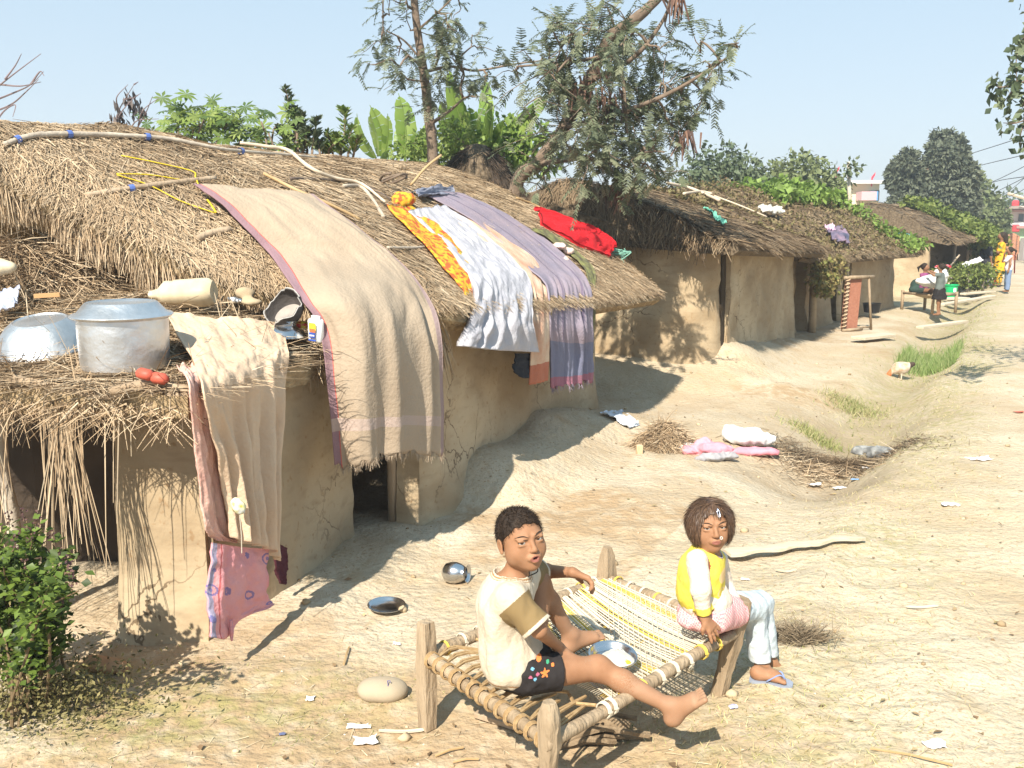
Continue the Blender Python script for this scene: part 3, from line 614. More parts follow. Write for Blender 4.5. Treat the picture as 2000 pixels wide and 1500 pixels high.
# ================================================================= BODIES: smooth implicit surfaces meshed once
class SDF:
    def __init__(s, lo, hi, h):
        s.lo = np.array(lo, float); s.h = h; n = np.ceil((np.array(hi)-s.lo)/h).astype(int)+1
        s.ax = [(s.lo[i]+np.arange(n[i])*h).astype(np.float32) for i in range(3)]; s.F = np.full(n, 1., np.float32)
    def _sub(s, lo, hi):
        i0 = np.maximum(np.floor((np.array(lo)-s.lo)/s.h).astype(int), 0); i1 = np.minimum(np.ceil((np.array(hi)-s.lo)/s.h).astype(int)+1, s.F.shape)
        if (i1 <= i0).any(): return None
        sl = tuple(slice(a, b) for a, b in zip(i0, i1))
        return sl, s.ax[0][sl[0]][:, None, None], s.ax[1][sl[1]][None, :, None], s.ax[2][sl[2]][None, None, :]
    def _op(s, sl, d, k, op):
        F = s.F[sl]
        if op == 'u': h = np.maximum(k-np.abs(F-d), 0)/k; s.F[sl] = np.minimum(F, d)-h*h*k*.25
        elif op == 's': d = -d; h = np.maximum(k-np.abs(F-d), 0)/k; s.F[sl] = np.maximum(F, d)+h*h*k*.25
    def cone(s, a, b, ra, rb, k=.02, op='u', flat=None):
        a = np.array(a, float); b = np.array(b, float); m = max(ra, rb)+k+3*s.h
        q = s._sub(np.minimum(a, b)-m, np.maximum(a, b)+m)
        if q is None: return s
        sl, X, Y, Z = q; ab = b-a; l2 = ab.dot(ab)+1e-12
        px, py, pz = X-a[0], Y-a[1], Z-a[2]; t = np.clip((px*ab[0]+py*ab[1]+pz*ab[2])/l2, 0, 1)
        dx, dy, dz = px-t*ab[0], py-t*ab[1], pz-t*ab[2]; d = dx*dx+dy*dy+dz*dz
        if flat is not None:           # squash along unit vector flat[0] by factor flat[1]
            n, fl = flat; dn = dx*n[0]+dy*n[1]+dz*n[2]; d = d+dn*dn*(1/fl**2-1)
        s._op(sl, np.sqrt(d)-(ra+t*(rb-ra)), k, op); return s
    def ell(s, c, r, M=None, k=.02, op='u'):
        c = np.array(c, float); r = np.array(r, float); M = np.eye(3) if M is None else M; m = max(r)+k+3*s.h
        q = s._sub(c-m, c+m)
        if q is None: return s
        sl, X, Y, Z = q; px, py, pz = X-c[0], Y-c[1], Z-c[2]
        u = [px*M[0, i]+py*M[1, i]+pz*M[2, i] for i in range(3)]
        k0 = np.sqrt(sum((u[i]/r[i])**2 for i in range(3))); k1 = np.sqrt(sum((u[i]/r[i]**2)**2 for i in range(3)))+1e-6
        s._op(sl, k0*(k0-1)/k1, k, op); return s
    def cut(s, p, n, k=.004):          # keep the side the normal points away from
        n = np.array(n, float); n /= np.linalg.norm(n); X, Y, Z = s.ax[0][:, None, None], s.ax[1][None, :, None], s.ax[2][None, None, :]
        d = (X-p[0])*n[0]+(Y-p[1])*n[1]+(Z-p[2])*n[2]; s.F = np.maximum(s.F, d.astype(np.float32)); return s
    def wrinkle(s, amp, sc, st=(1, 1, 1), seed=0, ridge=0.):
        near = np.abs(s.F) < amp*4+s.h*2; i = np.argwhere(near); p = s.lo+i*s.h
        if ridge: s.F[near] += (ridge*(np.abs(vnoise(p[:, 0]*sc*1.3+seed, p[:, 1]*sc*1.3, p[:, 2]*sc*1.3))*2-.5+.6*np.abs(vnoise(p[:, 0]*sc*2.9, p[:, 1]*sc*2.9+seed, p[:, 2]*sc*2.9)))).astype(np.float32)
        s.F[near] += (amp*fbm(p[:, 0]*sc*st[0]+seed, p[:, 1]*sc*st[1], p[:, 2]*sc*st[2], 2)).astype(np.float32); return s
    def fn(s, f):
        X, Y, Z = np.meshgrid(*s.ax, indexing='ij'); s.F = f(s.F, X, Y, Z).astype(np.float32); return s
    def mesh(s, name, m, parent=None, midf=None, smooth_it=1):
        F = s.F; S = F < 0; c = np.zeros(tuple(np.array(F.shape)-1), np.int8)
        cr = [(i, j, k) for i in (0, 1) for j in (0, 1) for k in (0, 1)]; n = F.shape
        for i, j, k in cr: c += S[i:n[0]-1+i, j:n[1]-1+j, k:n[2]-1+k]
        act = (c > 0) & (c < 8); idx = np.full(act.shape, -1, np.int64); idx[act] = np.arange(act.sum()); ci = np.argwhere(act)
        val = {q: F[ci[:, 0]+q[0], ci[:, 1]+q[1], ci[:, 2]+q[2]] for q in cr}; P_ = np.zeros((len(ci), 3)); w = np.zeros(len(ci))
        for a in cr:
            for ax in range(3):
                if a[ax] == 0:
                    b = list(a); b[ax] = 1; b = tuple(b); va, vb = val[a], val[b]; mk = (va < 0) != (vb < 0)
                    t = np.where(mk, va/(va-vb+1e-20), 0); q = np.tile(np.array(a, float), (len(ci), 1)); q[:, ax] = t; P_ += q*mk[:, None]; w += mk
        v = s.lo+(ci+P_/w[:, None])*s.h; fs = []
        for ax in range(3):
            u, v_ = [(1, 2), (2, 0), (0, 1)][ax]
            sl0 = [slice(None)]*3; sl1 = [slice(None)]*3; sl0[ax] = slice(0, -1); sl1[ax] = slice(1, None)
            A = S[tuple(sl0)]; B = S[tuple(sl1)]; e = np.argwhere(A != B); e = e[(e[:, u] > 0) & (e[:, v_] > 0) & (e[:, u] < n[u]-1) & (e[:, v_] < n[v_]-1)]
            def g(du, dv): q = e.copy(); q[:, u] -= du; q[:, v_] -= dv; return idx[q[:, 0], q[:, 1], q[:, 2]]
            f = np.stack([g(1, 1), g(0, 1), g(0, 0), g(1, 0)], 1); fl = ~A[e[:, 0], e[:, 1], e[:, 2]]; f[fl] = f[fl][:, ::-1]; fs.append(f)
        f = np.concatenate(fs); f = f[(f >= 0).all(1)]
        for _ in range(smooth_it):     # gentle smoothing
            acc = np.zeros_like(v); cnt = np.zeros(len(v))
            for a, b in ((0, 1), (1, 2), (2, 3), (3, 0)):
                np.add.at(acc, f[:, a], v[f[:, b]]); np.add.at(acc, f[:, b], v[f[:, a]]); np.add.at(cnt, f[:, a], 1); np.add.at(cnt, f[:, b], 1)
            v = v*.5+.5*acc/np.maximum(cnt, 1)[:, None]
        mids = midf(v[f].mean(1)) if midf is not None else None
        return mesh_np(name, v, f, m, parent, mids=mids)

def basis(f, roll=0.):
    f = np.array(f, float); f /= np.linalg.norm(f); x = np.cross(f, [0, 0, 1]); x /= np.linalg.norm(x); z = np.cross(x, f)
    c, s_ = math.cos(roll), math.sin(roll); x2 = x*c+z*s_; z2 = -x*s_+z*c; return np.stack([x2, f, z2], 1)
def head(S, C, M, hh, mouth=0., nose=1.):
    L = lambda x, y, z: C+M@(V(x, y, z)*hh)
    E = lambda c, r, k=.03, op='u': S.ell(L(*c), np.array(r)*hh, M, k*hh, op)
    Cn = lambda a, b, ra, rb, k=.03, op='u': S.cone(L(*a), L(*b), ra*hh, rb*hh, k*hh, op)
    E((0, -.07, .12), (.335, .42, .365)); E((0, .10, -.10), (.30, .29, .37), .12); E((0, .16, -.33), (.17, .17, .14), .12); E((0, .245, -.41), (.075, .07, .06), .1)
    for q in (-1, 1):
        E((q*.17, .19, -.15), (.125, .125, .14), .1); E((q*.24, .02, -.22), (.08, .16, .15), .1)
        E((q*.145, .405, .025), (.085, .05, .05), .06, 's')
        Cn((q*.065, .375, .105), (q*.23, .31, .10), .035, .02, .05)
        E((q*.375, -.06, -.02), (.03, .085, .115), .03); E((q*.41, -.035, -.01), (.022, .05, .07), .02, 's'); E((q*.375, -.03, -.13), (.025, .04, .04), .03)
        E((q*.045*nose, .412, -.13), (.032, .036, .030), .02)
        E((q*.145, .347, .060), (.09, .045, .034), .02)       # upper lid
        E((q*.145, .335, -.020), (.085, .045, .026), .02)       # lower lid
    Cn((0, .36, .06), (0, .445, -.10), .03, .042, .04); E((0, .45, -.12), (.042, .04, .036), .025)
    E((0, .375, -.245), (.12, .06, .07), .05)
    E((0, .412, -.222), (.075, .032, .020), .02); E((0, .405, -.282-.03*mouth), (.066, .035, .024), .02)
    Cn((-.075, .44, -.253), (.075, .44, -.253), .008, .008, .015, 's')
    if mouth: E((0.0, .43, -.258), (.05, .06, .022*mouth), .01, 's')
    return L
def lipmask(p, C, M, hh, mouth):
    q = (p-C)@M/hh; return ((q[:, 0]/.09)**2+((q[:, 2]+.255+.012*mouth)/(.042+.012*mouth))**2 < 1) & (q[:, 1] > .30)
def eyes(parent, L, M, hh, gaze=None, iris=(.035, .018, .01)):
    white = mat('eye_white', (.36, .32, .28), rough=.5, spec=.5); ir = mat('eye_dark', iris, rough=.45, spec=.15)
    lash = mat('brow_hair', (.02, .014, .01), rough=.7)
    for q in (-1, 1):
        c = L(q*.145, .316, .020); ax = M@V(q*.05, 1, 0) if gaze is None else gaze; ax = ax/np.linalg.norm(ax); r = .060*hh
        th = np.linspace(0, math.pi, 13); prof = [(r*math.sin(a), r*math.cos(a)) for a in th]; mb = MB(); mb.lathe(prof, c, 20, ax)
        o = mb.build('eye', [white, ir], parent, smooth=True); me = o.data
        ca = c-np.array([parent.location[i] for i in range(3)])
        for p_ in me.polygons:
            d_ = (np.array(p_.center)-ca); 
            if d_.dot(ax)/np.linalg.norm(d_) > .80: p_.material_index = 1
        mb = MB(); mb.tube(catmull([L(q*.065, .375, .045), L(q*.14, .385, .068), L(q*.225, .335, .035)], 8), .0075*hh, 5); mb.build('eyelash', lash, parent)
        mb = MB(); mb.tube(catmull([L(q*.055, .405, .092), L(q*.15, .382, .135), L(q*.25, .30, .115)], 9), [.005*hh]+[.011*hh]*6+[.008*hh, .004*hh], 6, flat=.6); mb.build('eyebrow', lash, parent)
def hand(S, wr, mid, n, sc=1., curl=.5, thumb=1, spread=.12, k=.006, side=None):
    """palm from wrist wr towards knuckle centre mid; n = back-of-hand normal; fingers curl away from n"""
    wr = np.array(wr, float); mid = np.array(mid, float); f = mid-wr; pl = np.linalg.norm(f); f /= pl; n = np.array(n, float); n -= f*n.dot(f); n /= np.linalg.norm(n); x = np.cross(f, n)*thumb
    wv = .026*sc
    for u in (-.75, -.25, .25, .75): S.cone(wr+x*wv*u*.55, mid+x*wv*u*1.15, .011*sc, .0095*sc, .012)
    for i, (u, l) in enumerate(((.85, .9), (.3, 1.), (-.28, .94), (-.85, .74))):
        p = mid+x*wv*u*1.15; a = spread*u; dirr = f*math.cos(a)+x*math.sin(a); q = p; r0 = .0072*sc; ang = 0
        for j, sl in enumerate((.026, .018, .014)):
            ang += curl*(.55+.12*i+.1*j); dd = dirr*math.cos(ang)-n*math.sin(ang); q2 = q+dd*sl*sc*l; S.cone(q, q2, r0, r0*.92, k); q = q2; r0 *= .92
    q = wr+f*pl*.35+x*wv*.9; dd = f*.62+x*.7-n*.35; dd /= np.linalg.norm(dd); q2 = q+dd*.024*sc; S.cone(q, q2, .0095*sc, .0085*sc, .01); dd2 = f*.85+x*.25-n*.4; dd2 /= np.linalg.norm(dd2); S.cone(q2, q2+dd2*.02*sc, .0085*sc, .007*sc, k)
def foot(S, ank, heel, toe, up, r=.024, sc=1., side=1):
    """heel to toe with arch, ball and five toes; up = instep direction"""
    ank, heel, toe = [np.array(q, float) for q in (ank, heel, toe)]; f = toe-heel; l = np.linalg.norm(f); f /= l; up = np.array(up, float); up -= f*up.dot(f); up /= np.linalg.norm(up); x = np.cross(f, up)*side
    ball = heel+f*l*.72
    S.cone(ank, heel+up*.006, r, .021*sc, .02); S.ell(heel+f*.008, V(.022, .027, .021)*sc, np.stack([x, f, up], 1), .02)
    S.cone(heel+f*.01, ball+x*.016*sc, .018*sc, .0135*sc, .02); S.cone(heel+f*.01, ball-x*.014*sc, .017*sc, .012*sc, .02)
    S.cone(ank-up*.004+f*.01, ball+up*.004, r*.85, .013*sc, .03)
    for i, (u, ll, rr) in enumerate(((.95, 1, .0105), (.42, 1.0, .0078), (0, .93, .0074), (-.42, .85, .007), (-.85, .74, .0066))):
        b0 = ball+x*u*.0235*sc; S.cone(b0, b0+f*l*.27*ll-up*.003+x*(u+.1)*.006*sc, rr*sc*.98, rr*sc*.86, .003)

SKIN = mat('brown_skin', (.275, .135, .070), (.335, .175, .098), scale=22, rough=.62, spec=.25)
SKINF = mat('dusty_skin', (.33, .19, .115), (.29, .155, .088), scale=14, rough=.65)
LIP = mat('lip', (.25, .095, .07), rough=.4)
HAIR = mat('black_hair', (.018, .012, .009), (.04, .026, .018), scale=60, rough=.7, spec=.2, stretch=(1, 1, .2))
for m_ in (SKIN, SKINF): m_.node_tree.nodes['Principled BSDF'].inputs['Subsurface Weight'].default_value = .06; m_.node_tree.nodes['Principled BSDF'].inputs['Subsurface Radius'].default_value = (.01, .004, .002)

# ----------------------------------------------------------------- the rope cot
CL, CF, CR, CB = V(-.29, 3.10, 0), V(.105, 2.54, 0), V(.80, 3.30, 0), V(.39, 3.84, 0)
RZ = .262
cot = empty('rope_cot', (.25, 3.2, 0), 'small wooden rope cot woven with white and yellow string under the two children', 'rope cot')
WL = mat('worn_wood', (.22, .155, .095), (.40, .305, .205), scale=9, rough=.75, bump=.7, bscale=50, stretch=(1, 1, .22), c3=(.31, .23, .15))
def leg_mesh(base, top, r, shape):
    mb = MB(); base = np.array(base, float); top = np.array(top, float); z = base+(top-base)*np.linspace(0, 1, 13)[:, None]
    if shape == 'square': rr = r*np.array([.92, .97, 1, 1, 1.02, 1.02, 1.05, 1.08, 1.05, 1.0, 1.0, .97, .82]); mb.tube(z, rr, 4, bump=.12, seed=3)
    elif shape == 'knob': rr = r*np.array([.62, .68, .75, .82, .9, .95, 1.0, 1.1, 1.25, 1.15, 1.28, 1.15, .7]); mb.tube(z, rr, 9, bump=.22, seed=6)
    elif shape == 'point': rr = r*np.array([.7, .8, .9, 1, 1, 1.02, 1.05, .9, 1.12, 1.1, 1.0, .8, .5]); mb.tube(z, rr, 5, bump=.15, seed=9)
    else: rr = r*np.array([.95, .9, .85, .85, .9, .95, 1.0, 1.05, 1.1, 1.1, 1.15, 1.1, .95]); mb.tube(z, rr, 6, bump=.16, seed=11)
    return mb.build('leg', WL, cot, smooth=True, sharp=35)
leg_mesh(CL, CL+V(0, 0, .385), .034, 'square'); leg_mesh(CF+V(0, .02, 0), CF+V(.0, 0, .385), .027, 'knob'); leg_mesh(CR+V(-.045, .03, 0), CR+V(.02, .0, .385), .036, 'lean'); leg_mesh(CB, CB+V(0, 0, .395), .040, 'point')
up = V(0, 0, RZ)
def rail(a, b, r, seed, sag=.0): mb = MB(); p = np.array([a+(b-a)*t+up+V(0, 0, -sag*math.sin(math.pi*t)+.004*math.sin(9*t+seed)) for t in np.linspace(-.02, 1.02, 22)]); mb.tube(p, r*(1+.06*np.sin(np.linspace(0, 11, 22)+seed)), 9, bump=.1, seed=seed); return mb.build('rail', WL, cot, smooth=True)
rail(CL, CF, .021, 1); rail(CF, CR, .021, 2); rail(CR, CB, .022, 3); rail(CB, CL, .022, 4)
WHT = mat('white_string', (.56, .50, .40), rough=.9); YEL = mat('yellow_string', (.56, .40, .08), rough=.8); JUT = mat('jute_rope', (.30, .19, .09), (.42, .29, .15), scale=60, rough=.9); BLK = mat('dark_net', (.10, .075, .05), rough=.9)
def qp(u, v, dz=0.):                     # u along the long side (0 = short end L-F), v from near rail F-R to far rail L-B
    a = CF+(CR-CF)*u; b = CL+(CB-CL)*u; p = a+(b-a)*v; sag = .035*math.sin(math.pi*min(max(u, 0), 1))*math.sin(math.pi*min(max(v, 0), 1)); return p+V(0, 0, RZ+.008-sag+dz)
rs = np.random.RandomState(3)
wm, ym = MB(), MB()
U0 = .30
def strand(mb, a, b, r=.0018, n=7, dz=0.): 
    mb.tube([qp(a[0]+(b[0]-a[0])*t, a[1]+(b[1]-a[1])*t, dz+.002*math.sin(t*9+a[0]*50)) for t in np.linspace(0, 1, n)], r, 3, cap=False)
for i in range(66):
    t = i/65; mbx = ym if (i % 17 in (4, 5, 6)) else wm
    for k in range(2):
        e = .006*rs.randn(); strand(mbx, (U0+(1-U0)*t+e, .02), (min(1, U0+.02+(1-U0)*t+.17*(1-t)+e), .98), dz=.004*(k))
for i in range(56):
    t = i/55; mbx = ym if (i % 15 in (2, 3, 4)) or i < 3 else wm
    strand(mbx, (U0, .03+.94*t), (.99, .03+.94*t+.01*rs.randn()), n=10, dz=-.003)
for i in range(16):
    t = i/15; strand(wm, (U0+.4*t, .02), (.99, .98-.6*t), n=8, dz=.006)
wm.build('white_weave', WHT, cot); ym.build('yellow_weave', YEL, cot)
nm = MB()
for i in range(17):                      # dark net showing behind the boy's shin
    t = i/16; nm.tube([qp(.30+.28*t, .98-.5*s_, .01) for s_ in (0, .5, 1)], .0017, 3, cap=False); nm.tube([qp(.30+.30*s_, .98-.5*t, .011) for s_ in (0, .5, 1)], .0017, 3, cap=False)
nm.build('dark_net', BLK, cot)
jm = MB()
for i in range(13):
    t = .05+.9*i/12; a = CF+(CL-CF)*t
    for k in range(2): jm.tube(catmull([a+up+V(.03, -.02, .012)*.6, qp(.10, t+.02*k), qp(.24+.05*math.sin(i*2), .5+(t-.5)*.85, -.015)], 6), .005, 5, cap=False)
    e = (CF-CL)/np.linalg.norm(CF-CL)
    for o_ in (0, .008): jm.tube([a+e*o_+up+V(.021*math.cos(q)*.82, .021*math.cos(q)*.57, 0)*1.25+V(0, 0, .026*math.sin(q)) for q in np.linspace(0, 2*math.pi, 12)], .0042, 4, cap=False)
jm.tube([qp(.24+.02*math.sin(t*30), .02+.96*t, -.012) for t in np.linspace(0, 1, 20)], .006, 5); jm.build('end_rope', JUT, cot)
ee = (CR-CF)/np.linalg.norm(CR-CF); nn = V(ee[1], -ee[0], 0)
def lash(a, e, nrm, r, col, k=3, rs_=.0028):
    mb = MB()
    pts = [a+e*(.0055*q/(2*math.pi))+up+nrm*r*math.cos(q)+V(0, 0, r*math.sin(q)) for q in np.linspace(0, 2*math.pi*k, 12*k+1)]
    mb.tube(pts, rs_, 5); mb.build('lashing', col, cot)
for i, t in enumerate((.24, .27, .43, .52, .60, .68, .77, .86)): lash(CF+(CR-CF)*t, ee, nn, .0245, YEL if i in (2, 6, 7) else WHT)
for i in range(11): lash(CL+(CB-CL)*(.08+.083*i), ee, nn, .0255, YEL if i % 3 == 0 else WHT, 2)
e2 = (CB-CR)/np.linalg.norm(CB-CR)
for i in range(8): lash(CR+(CB-CR)*(.12+.11*i), e2, V(e2[1], -e2[0], 0), .0255, YEL if i % 3 == 1 else WHT, 2)

# ----------------------------------------------------------------- the boy
def boy():
    o = empty('person', (.03, 2.82, .29), 'barefoot boy in a cream shirt sitting on the near end of the rope cot', 'person')
    pel = V(.02, 2.83, .36); bel = V(-.012, 2.84, .45); chs = V(-.028, 2.835, .555); nk = V(-.002, 2.83, .648); Hc = P(1019, 1053, 2.81); hh = .184
    rsh = V(.0, 2.735, .612); lsh = V(.04, 2.925, .612)
    rel = P(1052, 1230, 2.70); rwr = P(1092, 1264, 2.86)
    lel = V(.115, 3.09, .565); lwr = P(1118, 1118, 3.0)
    rhp = V(.05, 2.79, .35); rkn = P(1168, 1305, 2.86); ran = P(1309, 1380, 2.80); rhe = P(1313, 1404, 2.795); rto = P(1374, 1352, 2.755)
    lhp = V(.05, 2.88, .355); lkn = P(1052, 1142, 2.99); lan = P(1113, 1240, 3.05); lhe = P(1107, 1264, 3.04); lto = P(1178, 1238, 3.11)
    f = V(.97, -.2, 0)/np.linalg.norm([.97, .2]); T = np.stack([np.cross(f, [0, 0, 1]), f, V(0, 0, 1)], 1)
    yaw = R(25); pit = R(9); fd = V(math.sin(yaw)*math.cos(pit), -math.cos(yaw)*math.cos(pit), math.sin(pit)); M = basis(fd, R(-7))
    S = SDF((-.2, 2.55, .15), (.66, 3.25, .93), .003)
    S.ell(pel, (.095, .085, .08), T); S.ell(bel, (.088, .066, .09), T, .05); S.ell(chs, (.095, .068, .095), T, .05)
    S.cone(rsh, lsh, .036, .036, .05); S.cone(nk+V(0, 0, -.03), Hc+M@(V(0, -.08, -.25)*hh), .037, .036, .03)
    S.cone(rsh, rel, .031, .024, .02); S.cone(rel, rwr, .024, .016, .012); S.cone(lsh, lel, .030, .024, .02); S.cone(lel, lwr, .024, .0165, .012)
    hd = P(1118, 1284, 2.93)-rwr; hand(S, rwr, rwr+hd/np.linalg.norm(hd)*.048, V(0, -.3, 1), .9, .35, thumb=1)
    hd = P(1158, 1134, 3.0)-lwr; hand(S, lwr, lwr+hd/np.linalg.norm(hd)*.050, V(-.2, .3, 1), .98, .62, thumb=-1, spread=.2)
    S.cone(rhp, rkn, .054, .036, .03); S.ell(rkn, (.037, .037, .036), None, .02); S.cone(rkn, rkn+(ran-rkn)*.35, .035, .033, .02); S.cone(rkn+(ran-rkn)*.35, ran, .034, .021, .02)
    foot(S, ran, rhe, rto, V(-.3, -.3, .9), .022, 1., 1)
    S.cone(lhp, lkn, .056, .039, .03); S.cone(lkn, lkn+(lan-lkn)*.35, .037, .033, .02); S.cone(lkn+(lan-lkn)*.35, lan, .033, .021, .02)
    foot(S, lan, lhe, lto, V(-.2, -.1, .95), .022, .95, -1)
    L = head(S, Hc, M, hh, mouth=1.)
    def mf(p):
        r = np.zeros(len(p), int); r[lipmask(p, Hc, M, hh, 1.)] = 1
        nz = .10*(RS.rand(len(p))-.5)+.05*vnoise(p[:, 0]*30, p[:, 1]*30, p[:, 2]*30); r[(np.linalg.norm(p-rhe, axis=1)+nz < .19) | (np.linalg.norm(p-lhe, axis=1)+nz < .17)] = 2
        q = (p-Hc)@M/hh; r[(np.hypot(q[:, 0]/.05, (q[:, 2]+.262)/.02) < 1) & (q[:, 1] > .25) & (q[:, 1] < .405)] = 3
        return r
    S.mesh('body', [SKIN, LIP, SKINF, mat('mouth_inside', (.08, .02, .02), rough=.6)], o, mf)
    eyes(o, L, M, hh, V(0, 0, CAMH)-Hc+M[:, 0]*.0)
    # cropped hair
    H = SDF(Hc-.17, Hc+.17, .0025); H.ell(L(0, -.085, .13), V(.362, .448, .395)*hh, M, .01)
    def keep(F, X, Y, Z):
        q = np.stack([X-Hc[0], Y-Hc[1], Z-Hc[2]], -1)@M/hh; line = .285+(.80*(q[..., 1]-.30))+.02*np.sin(q[..., 0]*40); side = np.clip((np.abs(q[..., 0])-.25)/.1, 0, 1)
        line = np.where(q[..., 1] > .02, line-.02*side, np.maximum(line, -.27)); return np.maximum(F, (line-q[..., 2])*hh)
    H.fn(keep); H.wrinkle(.002, 130); hr = H.mesh('hair', HAIR, o)
    co = np.empty(len(hr.data.vertices)*3, np.float32); hr.data.vertices.foreach_get('co', co); co = co.reshape(-1, 3)+np.array(o.location)
    n = 5200; i = RS.randint(0, len(co), n); p = co[i]; nr = p-L(0, -.08, .1); nr /= np.linalg.norm(nr, axis=1)[:, None]; dr = nr*.55+M[:, 1]*.75-M[:, 2]*.45*(1-nr@M[:, 2:3])+RS.randn(n, 3)*.18
    v, f_, r = ribbons(p, dr, RS.randn(n, 3), .008+.006*RS.rand(n), .0011, .0, seg=1, taper=.3, rnd=RS.rand(n)); mesh_np('hair_strands', v, f_, mat('hair_strand', (.02, .014, .01), rough=.4, rnd=[(.012, .009, .007), (.035, .022, .015), (.07, .045, .03)]), hr, smooth=False, attr=dict(rnd=r))
    # shirt
    S = SDF((-.2, 2.58, .25), (.22, 3.1, .72), .003); e = .010
    S.ell(pel+V(-.012, 0, .01), (.105+e, .098, .085), T); S.ell(bel+V(-.004, 0, 0), (.10+e, .084, .10), T, .06); S.ell(chs, (.105+e, .080, .10), T, .06); S.cone(rsh, lsh, .040, .040, .06)
    S.cone(nk+V(-.01, 0, -.05), nk+V(0, 0, .012), .062, .052, .03)
    rse = rsh+(rel-rsh)*.95; S.cone(rsh, rse, .043, .050, .03); lse = lsh+(lel-lsh)*.62; S.cone(lsh, lse, .042, .045, .03)
    S.wrinkle(.0060, 17, (1, 1, .5), 3); S.wrinkle(.0028, 42, (1, 1, .45), 8)
    def kp(F, X, Y, Z):
        hem = .305+.02*np.sin(X*40)+.12*np.clip(-(X-.03), 0, .2)-.03; F = np.maximum(F, hem-Z)
        nd = nk+V(0, 0, .015)-V(0, 0, 0); d1 = np.sqrt(((X-nk[0]-.004)/1.0)**2+((Y-nk[1])/1.05)**2+((Z-nk[2]-.022)*1.1)**2)-.056; F = np.maximum(F, -d1)
        for a, b in ((rsh, rse), (lsh, lse)):
            u = (b-a)/np.linalg.norm(b-a); dd = (X-b[0])*u[0]+(Y-b[1])*u[1]+(Z-b[2])*u[2]; ra = np.sqrt(np.maximum((X-b[0])**2+(Y-b[1])**2+(Z-b[2])**2-dd**2, 0)); F = np.where((ra < .085) & (dd > -.03) & (dd < .09), np.maximum(F, dd), F)
        return F
    S.fn(kp)
    cream = mat('cream_cotton', (.50, .42, .32), (.56, .48, .37), scale=9, rough=.9, bump=.25, bscale=60); olive = mat('brown_cotton', (.20, .135, .06), rough=.9); tan = mat('stripe_cotton', (.30, .17, .08), rough=.9); pk = mat('faded_print', (.62, .36, .28), (.68, .57, .45), scale=60, rough=.9)
    ur = (rse-rsh)/np.linalg.norm(rse-rsh); ul = (lse-lsh)/np.linalg.norm(lse-lsh)
    def mf(p):
        r = np.zeros(len(p), int)
        for a, u, L_ in ((rsh, ur, np.linalg.norm(rse-rsh)), (lsh, ul, np.linalg.norm(lse-lsh))):
            d_ = p-a; t = d_@u; rad = np.linalg.norm(d_-t[:, None]*u, axis=1); r[(t > .012) & (t < L_-.012) & (rad < .062)] = 1
        dn = np.linalg.norm((p-nk-V(.004, 0, .022))*[1, .95, 1.1], axis=1); r[(dn > .061) & (dn < .065)] = 2; r[(dn > .069) & (dn < .071)] = 2
        r[(np.abs(p[:, 2]-.335) < .003)] = 2
        bk = (np.abs(p[:, 1]-2.78) < .03) & (np.abs(p[:, 2]-.47) < .055) & (p[:, 0] < -.05) & (vnoise(p[:, 1]*90, p[:, 2]*60) > -.1); r[bk] = 3
        return r
    S.mesh('shirt', [cream, olive, tan, pk], o, mf)
    # shorts
    S = SDF((-.12, 2.66, .25), (.22, 3.02, .50), .003); S.ell(pel, (.104, .096, .078), T); mr = rhp+(rkn-rhp)*.42; ml = lhp+(lkn-lhp)*.40; S.cone(rhp, mr, .066, .060, .03); S.cone(lhp, ml, .064, .060, .03); S.wrinkle(.003, 40)
    def kp(F, X, Y, Z):
        for a, b in ((rhp, mr), (lhp, ml)):
            u = (b-a)/np.linalg.norm(b-a); dd = (X-b[0])*u[0]+(Y-b[1])*u[1]+(Z-b[2])*u[2]; ra = np.sqrt(np.maximum((X-b[0])**2+(Y-b[1])**2+(Z-b[2])**2-dd**2, 0)); F = np.where((ra < .10) & (dd > -.02), np.maximum(F, dd), F)
        return F
    S.fn(kp); cs = [mat('black_cotton', (.022, .018, .018), rough=.85), mat('orange_print', (.75, .20, .05), rough=.8), mat('green_print', (.05, .30, .16), rough=.8), mat('pink_print', (.5, .12, .2), rough=.8), mat('blue_print', (.15, .35, .5), rough=.8)]
    def mf(p):
        r = np.zeros(len(p), int); q = p-pel; c1 = P(1064, 1313, 2.75)
        for k, (a, b, s_) in enumerate(((1053, 1293, .0075), (1072, 1285, .006), (1050, 1315, .005), (1040, 1305, .005), (1070, 1300, .005), (1045, 1322, .005), (1080, 1306, .005), (1036, 1318, .005))):
            c = P(a, b, 2.74); dx = p[:, 0]-c[0]; dz = p[:, 2]-c[2]; r[(np.hypot(dx, dz) < s_) & (p[:, 1] < 2.82)] = (1, 2, 3, 4, 2, 4, 1, 3)[k]
        dx = p[:, 0]-c1[0]; dz = p[:, 2]-c1[2]; th = np.arctan2(dx, dz); rr = .0095*(1+.45*np.cos(5*th)); r[(np.hypot(dx, dz) < rr) & (p[:, 1] < 2.8)] = 1; return r
    S.mesh('shorts', cs, o, mf)
    mb = MB(); mb.tube(catmull([L(.19, -.12, -.40), L(.12, -.24, -.44), L(-.12, -.24, -.46), L(-.2, -.08, -.50), L(-.12, .12, -.56), L(.05, .15, -.58)], 20), .0018, 5); mb.build('neck_cord', mat('black_cord', (.02, .015, .012), rough=.7), o)
boy()
